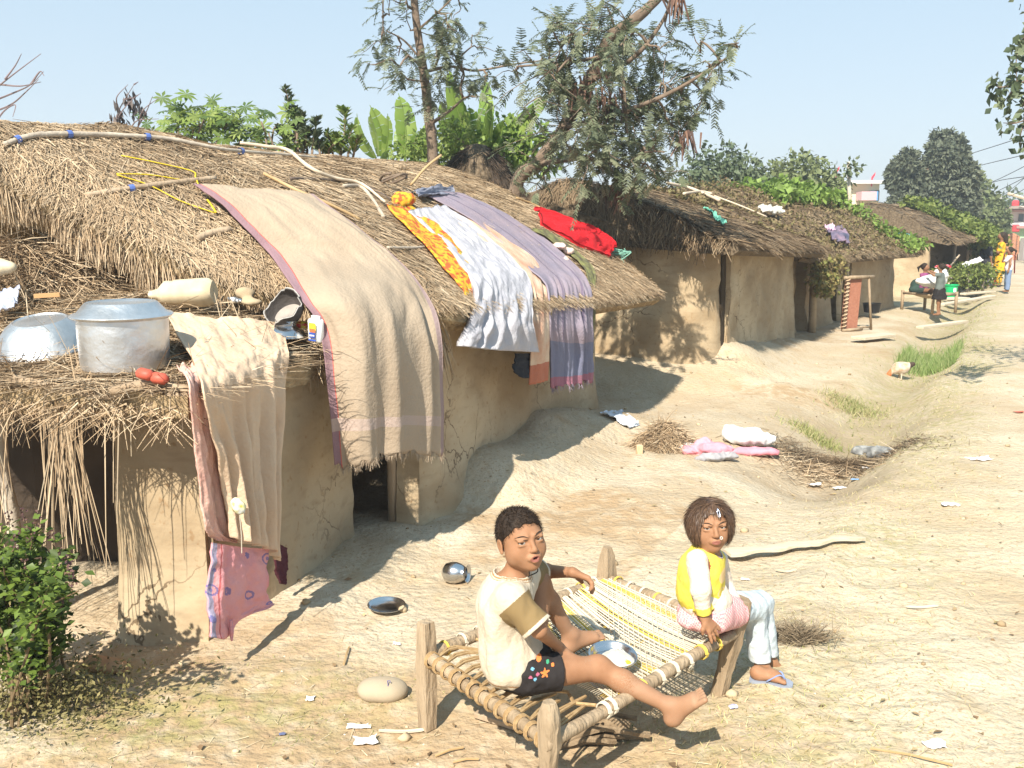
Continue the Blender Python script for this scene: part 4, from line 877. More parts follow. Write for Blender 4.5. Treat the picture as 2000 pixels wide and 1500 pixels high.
# steel plate of rice beside him
def plate(c, r, label, tilt=(0, 0, 1), extra=None, depth=.022):
    m = mat('steel', (.62, .63, .65), (.50, .51, .53), scale=5, rough=.22, metal=1.)
    e = empty('steel_plate', c, label, 'plate'); mb = MB(); mb.lathe([(0, 0), (r*.72, 0), (r*.86, depth*.5), (r*.93, depth), (r, depth+.002), (r*1.0, depth), (r*.93, depth-.003), (r*.8, .001), (0, -.002)], c, 40, tilt); mb.build('dish', m, e, smooth=True, sharp=50); return e
c = P(1196, 1290, 2.99)
e = plate(c, .08, 'steel plate of white rice lying on the cot behind the knee of the boy', (0.05, -.16, 1))
mb = MB(); rs = np.random.RandomState(8); th = np.arange(24)*2*math.pi/24
mb.grid([[c+V(.012+math.cos(a)*.058*k, -.006+math.sin(a)*.055*k, .006+.032*(1-k*k)*(1+.3*vnoise(k*5, a*2))) for a in th] for k in np.linspace(1, 0, 8)], close_u=True); mb.build('rice', mat('rice', (.80, .77, .70), rough=.8, bump=.8, bscale=400), e, smooth=True)
mb = MB(); mb.grid([[c+V(.035+math.cos(a)*.022*k, -.035+math.sin(a)*.014*k, .010+.01*(1-k*k)*(1+.3*vnoise(k*5, a*2))) for a in th] for k in np.linspace(1, 0, 5)], close_u=True); mb.build('curry', mat('yellow_curry', (.62, .40, .04), rough=.5), e, smooth=True)

# ----------------------------------------------------------------- the girl
def girl():
    o = empty('person', (.70, 3.24, .29), 'small girl in a yellow vest and pink checked skirt sitting on the cot corner', 'person')
    Y0 = 3.24; pel = P(1378, 1190, Y0); bel = P(1370, 1150, Y0); chs = P(1373, 1110, Y0-.01); nk = P(1383, 1078, Y0); Hc = P(1387, 1025, Y0-.02); hh = .174
    rsh = P(1362, 1094, Y0-.085); lsh = P(1402, 1092, Y0+.085); rel = P(1368, 1150, Y0-.12); rwr = P(1376, 1206, Y0-.115); lel = P(1412, 1140, Y0+.12); lwr = P(1432, 1168, Y0+.06)
    rhp = P(1395, 1200, Y0-.035); rkn = P(1472, 1186, 3.42); ran = P(1487, 1303, 3.43); lhp = P(1400, 1190, Y0+.05); lkn = P(1484, 1178, 3.50); lan = P(1502, 1290, 3.53)
    rhe = G(1476, 1322, .05)+V(0, 0, 0); rto = G(1528, 1330, .05); lhe = lan+V(-.01, .01, -.05); lto = lhe+V(.105, -.02, -.012)
    f = V(.95, -.3, 0)/np.linalg.norm([.95, .3]); T = np.stack([np.cross(f, [0, 0, 1]), f, V(0, 0, 1)], 1)
    yaw = R(4); pit = R(4); fd = V(math.sin(yaw)*math.cos(pit), -math.cos(yaw)*math.cos(pit), math.sin(pit)); M = basis(fd, R(-3))
    S = SDF((.50, 3.0, -.01), (1.1, 3.65, .83), .003)
    S.ell(pel, (.088, .078, .07), T); S.ell(bel, (.078, .062, .08), T, .05); S.ell(chs, (.082, .06, .075), T, .05); S.cone(rsh, lsh, .030, .030, .04); S.cone(nk+V(0, 0, -.02), Hc+M@(V(0, -.08, -.25)*hh), .032, .032, .03)
    S.cone(rsh, rel, .026, .021, .02); S.cone(rel, rwr, .021, .015, .012); S.cone(lsh, lel, .026, .021, .02); S.cone(lel, lwr, .021, .014, .012)
    hd = P(1408, 1254, 3.12)-rwr; hand(S, rwr, rwr+hd/np.linalg.norm(hd)*.044, V(-.1, -.5, 1), .78, .12, thumb=1, spread=.3)
    S.cone(rhp, rkn, .05, .036, .03); S.cone(rkn, ran, .034, .02, .02); S.cone(lhp, lkn, .05, .036, .03); S.cone(lkn, lan, .034, .02, .02)
    foot(S, ran, rhe+V(0, 0, .014), rto+V(.01, 0, .008), V(0, 0, 1), .021, .92, 1); foot(S, lan, lhe, lto, V(0, 0, 1), .021, .92, 1)
    L = head(S, Hc, M, hh, nose=1.1)
    S.mesh('body', [SKIN, LIP], o, lambda p: lipmask(p, Hc, M, hh, 0).astype(int)); eyes(o, L, M, hh, V(0, 0, CAMH)-Hc)
    # bobbed hair with a parted fringe
    H = SDF(Hc-.19, Hc+.19, .0025); H.ell(L(0, -.08, .12), V(.352, .44, .39)*hh, M, .02); H.ell(L(0, -.14, -.06), V(.335, .31, .28)*hh, M, .08)
    for q in (-1, 1): H.ell(L(q*.29, .05, -.06), V(.075, .16, .25)*hh, M, .05)
    def keep(F, X, Y, Z):
        q = np.stack([X-Hc[0], Y-Hc[1], Z-Hc[2]], -1)@M/hh; x, y, z = q[..., 0], q[..., 1], q[..., 2]
        win = np.maximum(np.maximum(np.abs(x)-.275-.06*np.clip(-z, 0, .4), z-(.285-.9*np.abs(x+.05)**1.8)), .08-y); F = np.maximum(F, -win*hh)
        return np.maximum(F, (-.27+.035*np.sin(x*23)+.02*np.sin(x*61)+.05*np.clip(y, 0, 1)-z)*hh)
    H.fn(keep); H.wrinkle(.0028, 60, (1, 1, .25)); hb = mat('brown_hair', (.035, .018, .010), (.085, .045, .026), scale=70, rough=.5, spec=.45, stretch=(1, 1, .2)); hr = H.mesh('hair', hb, o)
    co = np.empty(len(hr.data.vertices)*3, np.float32); hr.data.vertices.foreach_get('co', co); co = co.reshape(-1, 3)+np.array(o.location)
    n = 8000; i = RS.randint(0, len(co), n); p = co[i]; nr = p-L(0, -.1, .05); nr /= np.linalg.norm(nr, axis=1)[:, None]
    ax = M[:, 2]; dr = -ax+nr*(nr@ax)[:, None]*1.0+RS.randn(n, 3)*.11-nr*.01; top = (nr@ax) > .8; dr[top] = np.cross(nr[top], M[:, 1])*np.sign(nr[top]@M[:, :1])*-1+M[:, 1]*.4+RS.randn(top.sum(), 3)*.2
    v, f_, r = ribbons(p, dr, nr+RS.randn(n, 3)*.4, .022+.02*RS.rand(n), .0016, .08, seg=2, taper=.3, rnd=RS.rand(n))
    q = (v-Hc)@M/hh; bad = (np.abs(q[:, 0]) < .24) & (q[:, 2] < .20) & (q[:, 1] > .2); bad = bad.reshape(n, -1).any(1); kf = np.repeat(~bad, 2); f_ = f_.reshape(n, 2, 4)[~bad].reshape(-1, 4)
    mesh_np('hair_strands', v, f_, mat('brown_strand', (.02, .014, .01), rough=.45, rnd=[(.035, .019, .012), (.09, .05, .028), (.17, .10, .06)]), hr, smooth=False, attr=dict(rnd=r))
    mb = MB(); c = L(-.06, .42, .33); u = M@V(.12, -.3, 1); u /= np.linalg.norm(u); x = M@V(1, .1, 0)
    mb.tube([c+u*.015, c+x*.004+u*.003, c+x*.0035-u*.012, c-u*.015, c-x*.0035-u*.012, c-x*.004+u*.003, c+u*.015], .0016, 6); mb.build('hair_clip', mat('silver_clip', (.75, .76, .85), rough=.25, metal=.8), o, smooth=True)
    mb = MB(); c = L(-.085, .452, -.155); mb.tube([c+M@V(.0045*math.cos(a), 0.002, .0045*math.sin(a)) for a in np.linspace(0, 2*math.pi, 14)], .0010, 5, cap=False); mb.build('nose_ring', mat('white_metal', (.85, .85, .83), rough=.3, metal=.3), o, smooth=True)
    yl = mat('yellow_cotton', (.66, .52, .06), (.72, .58, .10), scale=12, rough=.9, bump=.2, bscale=50); cr = mat('cream_knit', (.60, .51, .42), (.66, .57, .48), scale=14, rough=.95, bump=.3, bscale=90); red = mat('maroon_trim', (.22, .06, .03), rough=.9); pkk = mat('peach_patch', (.74, .50, .24), rough=.9)
    # sleeves and under-shirt (long, cream)
    S = SDF((.50, 3.0, .25), (1.0, 3.5, .72), .003); e = .008
    S.cone(rsh, rel, .036, .033, .02); S.cone(rel, rwr+(rel-rwr)*.12, .032, .026, .02); S.cone(lsh, lel, .035, .032, .02); S.cone(lel, lwr, .032, .023, .02); S.ell(pel+V(0, 0, .03), (.098, .088, .065), T, .03); S.ell(bel, (.088, .072, .08), T, .04)
    S.wrinkle(.0035, 30, (1, 1, .8), 2)
    def kp(F, X, Y, Z):
        for a, b in ((rel, rwr+(rel-rwr)*.12),):
            u = (b-a)/np.linalg.norm(b-a); dd = (X-b[0])*u[0]+(Y-b[1])*u[1]+(Z-b[2])*u[2]; ra = np.sqrt(np.maximum((X-b[0])**2+(Y-b[1])**2+(Z-b[2])**2-dd**2, 0)); F = np.where((ra < .05) & (dd > -.03) & (dd < .06), np.maximum(F, dd), F)
        return np.maximum(F, .345-Z+.3*(.70-X)*0)
    S.fn(kp); cuff = rwr+(rel-rwr)*.12; uc = (rwr-rel)/np.linalg.norm(rwr-rel)
    def mf(p): t = (p-cuff)@uc; return ((t > -.028) & (np.linalg.norm(p-cuff, axis=1) < .045)).astype(int)
    S.mesh('long_sleeved_shirt', [cr, yl], o, mf)
    # vest
    S = SDF((.50, 3.0, .30), (1.0, 3.5, .74), .003)
    S.ell(bel+V(-.004, 0, -.01), (.098, .083, .085), T, .04); S.ell(chs+V(-.004, 0, 0), (.096, .078, .08), T, .05); S.cone(rsh*.8+lsh*.2+V(0, 0, .004), lsh*.8+rsh*.2+V(0, 0, .004), .037, .037, .03); S.cone(nk+V(-.01, 0, -.03), nk+V(-.01, 0, .01), .052, .042, .02); S.wrinkle(.0035, 26, (1, 1, .7), 6)
    hemz = bel[2]-.045
    def kp(F, X, Y, Z):
        F = np.maximum(F, hemz+.010*np.sin(X*50)+.25*np.clip(bel[0]-X, 0, 1)*-1-Z+.12*(X-bel[0])); d1 = np.sqrt((X-nk[0]-.012)**2+(Y-nk[1]+.012)**2+((Z-nk[2]-.012)*1.0)**2)-.040; F = np.maximum(F, -d1)
        a = rsh; d2 = np.sqrt((X-a[0]-.004)**2+((Y-a[1]+.01)*.8)**2+((Z-a[2]+.02)*.8)**2)-.036; return np.maximum(F, -d2)
    S.fn(kp)
    def mf(p):
        r = np.zeros(len(p), int); d_ = np.linalg.norm(p-nk-V(.012, -.012, .012), axis=1); r[(d_ < .0465)] = 2; r[d_ < .0435] = 1
        q = (p-rsh-V(.004, -.01, -.02))*[1, .8, .8]; r[(np.linalg.norm(q, axis=1) < .0395)] = 2
        c = P(1412, 1120, Y0-.03); dd = np.hypot((p[:, 0]-c[0]), (p[:, 2]-c[2])); r[(dd < .024) & (p[:, 1] < Y0)] = 3
        c = P(1405, 1150, Y0-.03); dd = np.hypot((p[:, 0]-c[0]), (p[:, 2]-c[2])); r[(np.abs(dd-.014) < .0025) & (p[:, 1] < Y0)] = 3; return r
    S.mesh('vest', [yl, mat('white_collar', (.7, .68, .66), rough=.9), red, pkk], o, mf)
    # checked skirt
    chk = mat('checked_cotton', (.66, .22, .24), rough=.9); N, Lk, b = nodes_of(chk); tc = N.new('ShaderNodeTexCoord'); mp = N.new('ShaderNodeMapping'); mp.inputs['Rotation'].default_value = (.3, .2, .78); ck = N.new('ShaderNodeTexChecker'); ck.inputs['Scale'].default_value = 150; ck.inputs['Color1'].default_value = (.60, .22, .25, 1); ck.inputs['Color2'].default_value = (.64, .47, .44, 1)
    Lk.new(tc.outputs['Object'], mp.inputs[0]); Lk.new(mp.outputs[0], ck.inputs['Vector']); Lk.new(ck.outputs[0], b.inputs['Base Color'])
    S = SDF((.50, 3.0, .20), (1.05, 3.6, .50), .003); S.ell(pel+V(-.006, .01, -.012), (.098, .09, .058), T, .03); S.cone(rhp, rhp+(rkn-rhp)*.55, .062, .062, .03); S.cone(lhp, lhp+(lkn-lhp)*.55, .060, .060, .03)
    a = P(1352, 1214, 3.19); S.ell(a, (.05, .035, .024), None, .03); a = P(1392, 1222, 3.17); S.ell(a, (.04, .03, .022), None, .03); S.wrinkle(.005, 28, (1, 1, .4), 3)
    def kp(F, X, Y, Z):
        b_ = rhp+(rkn-rhp)*.45; u = (rkn-rhp)/np.linalg.norm(rkn-rhp); dd = (X-b_[0])*u[0]+(Y-b_[1])*u[1]+(Z-b_[2])*u[2]+.008*np.sin(Y*90); F = np.maximum(F, dd); return np.maximum(F, .258+.01*np.sin(X*80)-Z)
    S.fn(kp); S.mesh('skirt', chk, o)
    # pale trousers
    bl = mat('pale_blue_cotton', (.40, .46, .50), (.54, .58, .60), scale=30, rough=.9, bump=.25, bscale=50)
    S = SDF((.62, 3.05, -.01), (1.1, 3.68, .50), .003)
    for h_, k_, a_ in ((rhp, rkn, ran), (lhp, lkn, lan)):
        S.cone(h_, k_, .057, .048, .02); q = a_+(k_-a_)*.12; S.cone(k_, q, .045, .041, .02)
    S.wrinkle(.004, 30, (1, 1, .8), 9)
    def kp(F, X, Y, Z): return np.maximum(F, np.where(Y < 3.475, (ran+(rkn-ran)*.12)[2], (lan+(lkn-lan)*.12)[2])-Z)
    S.fn(kp); S.mesh('trousers', bl, o)
    # flip-flops
    fb = mat('blue_rubber', (.20, .25, .42), rough=.6); fs_ = mat('sole_rubber', (.26, .29, .36), rough=.7)
    for hh_, tt in ((rhe, rto), (lhe-V(0, 0, .02), lto-V(0, 0, .015))):
        f_ = (tt-hh_)/np.linalg.norm(tt-hh_); x = V(f_[1], -f_[0], 0); x /= np.linalg.norm(x); l = np.linalg.norm(tt-hh_)+.06; g = []
        zz = -.017
        for t, wd in zip(np.linspace(0, 1, 12), (.016, .026, .029, .028, .026, .027, .032, .037, .040, .038, .031, .014)):
            c = hh_-f_*.022+f_*l*t; g.append([c+x*wd+V(0, 0, zz), c+x*wd+V(0, 0, zz+.012), c-x*wd+V(0, 0, zz+.012), c-x*wd+V(0, 0, zz)])
        mb = MB(); mb.grid(g, close_u=True); sl = mb.build('flip_flop', fs_, o, smooth=True, sharp=50)
        mb = MB(); t0 = hh_+f_*(l*.68)+V(0, 0, .004)
        for q in (-1, 1): mb.tube(catmull([t0, t0-f_*.02+x*q*.016+V(0, 0, .024), t0-f_*.065+x*q*.026+V(0, 0, -.004)], 9), .0045, 6, flat=.6)
        mb.build('strap', fb, sl, smooth=True)
girl()
# ================================================================= CLOTHS, POTS AND EVERYDAY THINGS
def RP(px, py, off=.05, roof=None):
    roof = roof or R1; q, a, t = roof.hit(px, py)
    while q is None and py < 700: py += 3; q, a, t = roof.hit(px, py)
    n = roof.normal(np.array([a]), np.array([t]))[0]; return q+n*off
def HP(px, py, t=.46, fr=None):            # on the upright plane t metres out of a house front
    fr = fr or H1; r = ray(px, py); n = V(fr.n[0], fr.n[1], 0); o = V(fr.o[0], fr.o[1], 0)+n*t; c = V(0, 0, CAMH)
    return c+r*((o-c).dot(n)/r.dot(n))
def cloth_mat(name, c1, c2=None, bands=(), scale=6, bump=.3, bscale=60, trans=0., weave=True):
    m = mat(name, c1, c2 or c1, scale=scale, rough=.92, bump=bump, bscale=bscale, trans=None)
    N, Lk, b = nodes_of(m); uv = N.new('ShaderNodeUVMap'); uv.uv_map = 'UVMap'; sp = N.new('ShaderNodeSeparateXYZ'); Lk.new(uv.outputs[0], sp.inputs[0])
    for ax, lo, hi, col in bands:
        a = sp.outputs[ax]; g = math_node(m, 'MULTIPLY', math_node(m, 'GREATER_THAN', a, lo), math_node(m, 'LESS_THAN', a, hi)); overlay(m, math_node(m, 'MULTIPLY', g, .9), col)
    return m
def cloth(name, label, cat, rows, m, nu=50, nv=90, thick=.008, pleat=0., pf=40., v0=.4, wr=.006, wf=8., seed=0, fringe=0, parent=None, out=None, fr=None, fcol=None, ragged=0., fringe_mat=None):
    """rows: lists of world points, top to bottom; a draped sheet through them, with pleats where it hangs"""
    k = max(len(r) for r in rows); g = np.array([catmull(np.array(r), nu) for r in rows]); g = catmull(g, nv)
    u = np.linspace(0, 1, nu)[None, :]; v = np.linspace(0, 1, nv)[:, None]
    du = np.gradient(g, axis=1); dv_ = np.gradient(g, axis=0); n = np.cross(dv_, du); n /= np.linalg.norm(n, axis=-1)[..., None]+1e-9
    c = V(0, 0, CAMH)-g; n = np.where((n*c).sum(-1)[..., None] < 0, -n, n)
    hang = np.clip((v-v0)/(1-v0), 0, 1)
    ph = pf*u+4.2*vnoise(u*2.6+seed, v*1.1)+1.2*vnoise(u*6, v*2.4+seed); am = .35+1.1*np.clip(.5+.9*vnoise(u*3.1+seed*2, v*.8), 0, 1)
    d = pleat*np.minimum(1, hang*2.2)*(am*np.sin(ph)+.4*np.sin(ph*1.7+2+seed)+.9*vnoise(u*pf*.30, v*1.9, seed)+.5*vnoise(u*pf*.8, v*4., seed+3))+wr*(fbm(u*wf+seed, v*wf*1.2, seed, 3)+.5*np.abs(vnoise(u*wf*2, v*wf*.8+9, seed)))
    g = g+n*d[..., None]
    if ragged: g[-1] += np.stack([0*u[0], 0*u[0], ragged*vnoise(u[0]*30, seed)], -1); 
    back = g-n*thick
    i = np.arange(nu*nv).reshape(nv, nu); f = [np.stack([i[:-1, :-1], i[:-1, 1:], i[1:, 1:], i[1:, :-1]], -1).reshape(-1, 4)]
    N_ = nu*nv; f.append(f[0][:, ::-1]+N_)
    for e in (i[0], i[-1], i[:, 0], i[:, -1]): f.append(np.stack([e[:-1], e[1:], e[1:]+N_, e[:-1]+N_], -1))
    uu = np.broadcast_to(u, (nv, nu)); vv = np.broadcast_to(v, (nv, nu)); uv = np.concatenate([np.stack([uu, vv], -1).reshape(-1, 2)]*2)
    o = mesh_np(name, np.concatenate([g.reshape(-1, 3), back.reshape(-1, 3)]), np.concatenate(f), m, parent, uv=uv)
    if label: tag(o, label, cat)
    if fringe:
        q = RS.rand(fringe); j = (q*(nu-1)).astype(int); w_ = (q*(nu-1)-j)[:, None]; p = g[-1][j]*(1-w_)+g[-1][np.minimum(j+1, nu-1)]*w_
        dr = np.stack([RS.randn(fringe)*.25, RS.randn(fringe)*.25, -np.ones(fringe)], -1); a = ribbons(p, dr, RS.randn(fringe, 3), .015+.03*RS.rand(fringe), .003, .0, rnd=RS.rand(fringe), seg=2)
        mesh_np('fringe', a[0], a[1], fringe_mat or m, o, smooth=False, uv=np.tile([.5, .5], (len(a[0]), 1)))
    return o
hx = lambda px, py, t: HP(px, py, t)
BEI = cloth_mat('beige_blanket', (.33, .255, .185), (.39, .31, .23), [(0, -.1, .055, (.24, .14, .17)), (0, .055, .062, (.5, .08, .06)), (1, .905, .93, (.40, .31, .27)), (0, .965, 1.1, (.28, .2, .2))], scale=3)
cloth('beige_blanket', 'large beige blanket with a purple edge hanging from the roof over the doorway', 'blanket', [
    [RP(372, 382, .07), RP(450, 386, .07), RP(540, 392, .07), RP(606, 398, .06)], [RP(425, 420, .08), RP(520, 425, .09), RP(600, 430, .09), RP(655, 438, .07)], [RP(478, 470, .08), RP(580, 475, .09), RP(670, 480, .09), RP(722, 490, .07)],
    [RP(528, 522, .07), RP(640, 525, .08), RP(730, 530, .07), RP(785, 540, .06)], [hx(580, 572, .12), hx(680, 575, .30), hx(780, 580, .36), hx(838, 590, .38)],
    [hx(622, 640, .25), hx(705, 650, .42), hx(792, 655, .48), hx(858, 660, .49)], [hx(642, 770, .28), hx(715, 775, .44), hx(796, 775, .49), hx(866, 775, .50)], [hx(655, 915, .28), hx(722, 902, .44), hx(792, 884, .48), hx(866, 888, .49)]],
    BEI, 90, 130, pleat=.016, pf=26, v0=.5, wr=.010, wf=6, seed=2, fringe=500, ragged=.02)
QLT = cloth_mat('white_quilt', (.44, .43, .46), (.38, .37, .41), scale=14)
YR = cloth_mat('marigold_shawl', (.62, .36, .03), (.50, .09, .03), scale=30)
def _fl():
    r = [n for n in YR.node_tree.nodes if n.bl_idname == 'ShaderNodeValToRGB'][0]; r.color_ramp.elements[0].position = .48; r.color_ramp.elements[1].position = .56
    overlay(YR, noise_fac(YR, 42, .62, .66), (.16, .20, .03))
_fl()
sh = cloth('marigold_shawl', 'yellow and red flowered shawl strip lying down the thatch beside the white quilt', 'shawl', [
    [RP(748, 412), RP(775, 415), RP(800, 415)], [RP(795, 465), RP(822, 462), RP(850, 455)], [RP(845, 520), RP(870, 515), RP(900, 505)], [RP(888, 565, .05), RP(910, 560, .05), RP(930, 550, .05)], [hx(920, 610, .42), hx(935, 612, .43), hx(950, 612, .43)]], YR, 16, 50, wr=.012, wf=7, seed=4)
def lump(name, label, cat, blobs, m, h=.006, wr=.006, ws=25, seed=0, k=.03, group=None, zcut=None, mids=None, parent=None):
    lo = np.min([np.array(b[0])-max(b[1]) for b in blobs], 0)-.03; hi = np.max([np.array(b[0])+max(b[1]) for b in blobs], 0)+.03
    S = SDF(lo, hi, h)
    for b in blobs: S.ell(b[0], b[1], rotz(b[2]) if len(b) > 2 else None, k)
    S.wrinkle(wr*.6, ws, (1, 1, .8), seed, ridge=wr*.55 if wr > .01 else 0)
    if zcut is not None: S.cut((0, 0, zcut), (0, 0, -1))
    o = S.mesh(name, m, parent, mids)
    return tag(o, label, cat, group) if label else o
c = RP(781, 402, .05); lump('shawl_bundle', None, None, [(c, (.085, .09, .055)), (c+V(-.05, -.05, -.03), (.05, .06, .04))], YR, parent=sh, wr=.012, ws=22)
cloth('white_quilt', 'thick white quilt with gathered folds hanging over the eave in sunlight', 'quilt', [
    [RP(790, 425, .05), RP(825, 418, .05), RP(862, 412, .05)], [RP(838, 470, .05), RP(880, 465, .05), RP(925, 455, .05)], [RP(885, 525, .06), RP(935, 520, .06), RP(982, 508, .06)], [RP(915, 575, .07), RP(970, 572, .07), RP(1022, 562, .06)],
    [hx(925, 625, .47), hx(985, 625, .49), hx(1040, 618, .50)], [hx(905, 676, .47), hx(975, 684, .50), hx(1052, 688, .50)]], QLT, 80, 100, thick=.035, pleat=.011, pf=34, v0=.66, wr=.014, wf=9, seed=7)
cloth('peach_sheet', 'narrow cream and peach sheet hanging between the white quilt and the purple blanket', 'sheet', [
    [RP(870, 430, .035), RP(890, 426, .035), RP(905, 424, .035)], [RP(935, 478, .04), RP(955, 472, .04), RP(975, 470, .04)], [RP(1010, 545, .05), RP(1030, 535, .05), RP(1050, 530, .04)], [hx(1040, 620, .45), hx(1056, 615, .46), hx(1072, 612, .45)], [hx(1036, 752, .43), hx(1053, 748, .45), hx(1070, 742, .44)]],
    cloth_mat('peach_cotton', (.60, .48, .36), (.50, .27, .18), [(1, .93, 1.1, (.38, .12, .07))], scale=7), 22, 80, pleat=.008, pf=14, seed=9)
PUR = cloth_mat('purple_blanket', (.31, .245, .28), (.235, .205, .26), [(0, .28, .30, (.15, .12, .17)), (0, .72, .75, (.17, .13, .19)), (1, .80, 1.1, (.16, .17, .25)), (1, .955, 1.1, (.30, .12, .16))], scale=5)
cloth('purple_blanket', 'mauve and dark blue blanket with tasselled end hanging near the roof corner', 'blanket', [
    [RP(828, 392), RP(862, 386), RP(900, 388)], [RP(890, 425), RP(935, 420), RP(980, 424)], [RP(960, 470, .04), RP(1010, 466, .04), RP(1055, 470, .04)], [RP(1020, 530, .05), RP(1075, 526, .05), RP(1118, 530, .05)], [RP(1055, 570, .06), RP(1105, 568, .06), RP(1145, 572, .05)],
    [hx(1066, 625, .44), hx(1118, 630, .47), hx(1157, 630, .46)], [hx(1070, 690, .44), hx(1120, 695, .46), hx(1158, 690, .46)], [hx(1072, 758, .43), hx(1118, 752, .46), hx(1158, 742, .45)]], PUR, 80, 120, pleat=.016, pf=44, v0=.5, wr=.007, seed=11, fringe=260, ragged=.02)
cloth('blue_grey_cloth', 'faded blue grey garment spread at the top of the mauve blanket', 'garment', [[RP(800, 384, .05), RP(840, 376, .05), RP(878, 378, .05)], [RP(812, 398, .05), RP(850, 394, .05), RP(886, 392, .05)]], cloth_mat('blue_grey', (.24, .25, .31), (.15, .16, .21), scale=10), 30, 24, wr=.02, wf=5, seed=13)
cloth('olive_scarf', 'olive green scarf running down the thatch right of the mauve blanket', 'scarf', [[RP(1030, 455), RP(1060, 458)], [RP(1090, 492), RP(1112, 492)], [RP(1135, 535), RP(1152, 535)], [hx(1150, 600, .42), hx(1163, 600, .42)], [hx(1150, 690, .40), hx(1160, 690, .40)]], cloth_mat('olive_cloth', (.22, .22, .08), (.07, .06, .05), scale=16), 12, 60, wr=.010, seed=15)
c = RP(1085, 490, .05); lump('pink_cloth', 'small crumpled pale pink cloth on the thatch below the red sweater', 'cloth', [(c, (.05, .10, .03), .4), (RP(1105, 500, .05), (.05, .06, .03)), (RP(1098, 515, .04), (.03, .06, .03))], cloth_mat('pale_pink', (.62, .42, .38), (.68, .56, .48), scale=20), wr=.014, ws=26)
RED = cloth_mat('red_wool', (.60, .012, .02), (.48, .008, .015), scale=8)
cloth('red_sweater', 'bright red sweater drying on the thatch near the roof corner', 'sweater', [[RP(1036, 420, .05), RP(1046, 432, .09), RP(1052, 446, .05)], [RP(1075, 432, .05), RP(1082, 446, .10), RP(1085, 462, .05)], [RP(1115, 444, .05), RP(1118, 462, .12), RP(1118, 482, .05)], [RP(1150, 458, .05), RP(1152, 475, .13), RP(1150, 494, .05)], [RP(1172, 474, .05), RP(1174, 488, .12), RP(1174, 502, .05)], [RP(1186, 492, .05), RP(1187, 499, .08), RP(1186, 508, .05)]], RED, 40, 60, thick=.03, wr=.022, wf=5, seed=33)
cloth('black_rag', 'black rag hanging under the eave beside the peach sheet', 'rag', [[hx(1006, 690, .41), hx(1022, 690, .42), hx(1036, 690, .42)], [hx(1003, 725, .41), hx(1020, 738, .42), hx(1036, 738, .42)]], cloth_mat('black_rag', (.02, .022, .03)), 12, 14, wr=.01)
# cloths over the shed shelf
HA = Fr(-1.20, 3.50, 14)
ha = lambda px, py, t: HP(px, py, t, HA)
SP = lambda x, y, dz=.0: SH(x, y, .07+dz)
CRM = cloth_mat('cream_sheet', (.60, .45, .32), (.54, .39, .27), scale=5)
cloth('pink_lined_sheet', 'pink faded cloth hanging along the left edge of the cream sheet', 'cloth', [[SP(345, 716, .0), SP(385, 712, .0)], [ha(366, 745, .07), ha(408, 745, .06)], [ha(380, 850, .06), ha(420, 850, .05)], [ha(392, 950, .05), ha(440, 950, .04)], [ha(402, 1030, .05), ha(455, 1040, .04)], [ha(425, 1056, .05), ha(490, 1062, .05)]], cloth_mat('pink_faded', (.60, .33, .27), (.68, .44, .36), scale=24), 24, 90, wr=.010, pleat=.006, pf=9, seed=17)
cloth('cream_sheet', 'cream sheet with deep folds draped over the shed shelf', 'sheet', [[SP(322, 612, .03), SP(400, 618, .03), SP(470, 622, .03), SP(545, 632, .02)], [SP(345, 650, .02), SP(420, 655, .02), SP(500, 658, .02), SP(558, 658, .02)], [SP(378, 705, .02), SP(440, 705, .03), SP(510, 690, .03), SP(562, 682, .02)],
    [ha(392, 760, .10), ha(450, 750, .10), ha(515, 735, .09), ha(565, 715, .08)], [ha(415, 860, .09), ha(465, 860, .09), ha(515, 850, .09), ha(562, 830, .08)], [ha(440, 960, .08), ha(475, 960, .09), ha(515, 960, .09), ha(556, 950, .08)], [ha(455, 1050, .09), ha(490, 1062, .11), ha(525, 1072, .10), ha(552, 1096, .08)]],
    CRM, 110, 130, pleat=.019, pf=36, v0=.40, wr=.010, wf=7, seed=19)
FLW = cloth_mat('flowered_pink', (.62, .26, .28), (.66, .32, .33), [(0, .0, .07, (.30, .30, .42)), (0, .13, .15, (.45, .10, .10))], scale=8)
def _flower():
    N, Lk, b = nodes_of(FLW); uv = N.new('ShaderNodeUVMap'); uv.uv_map = 'UVMap'; mp = N.new('ShaderNodeMapping'); mp.inputs['Scale'].default_value = (3.6, 4.6, 1); vo = N.new('ShaderNodeTexVoronoi'); vo.inputs['Scale'].default_value = 1; vo.inputs['Randomness'].default_value = .6
    nz = N.new('ShaderNodeTexNoise'); nz.inputs['Scale'].default_value = 14; mx = N.new('ShaderNodeMix'); mx.data_type = 'VECTOR'; mx.inputs[0].default_value = .09
    Lk.new(uv.outputs[0], mp.inputs[0]); Lk.new(mp.outputs[0], nz.inputs['Vector']); Lk.new(mp.outputs[0], mx.inputs[4]); Lk.new(nz.outputs['Color'], mx.inputs[5]); Lk.new(mx.outputs[1], vo.inputs['Vector'])
    d_ = vo.outputs['Distance']; w_ = math_node(FLW, 'SINE', math_node(FLW, 'MULTIPLY', d_, 34.)); a = math_node(FLW, 'MULTIPLY', math_node(FLW, 'GREATER_THAN', w_, .25), math_node(FLW, 'LESS_THAN', d_, .36)); overlay(FLW, math_node(FLW, 'MULTIPLY', a, .8), (.13, .13, .32))
_flower()
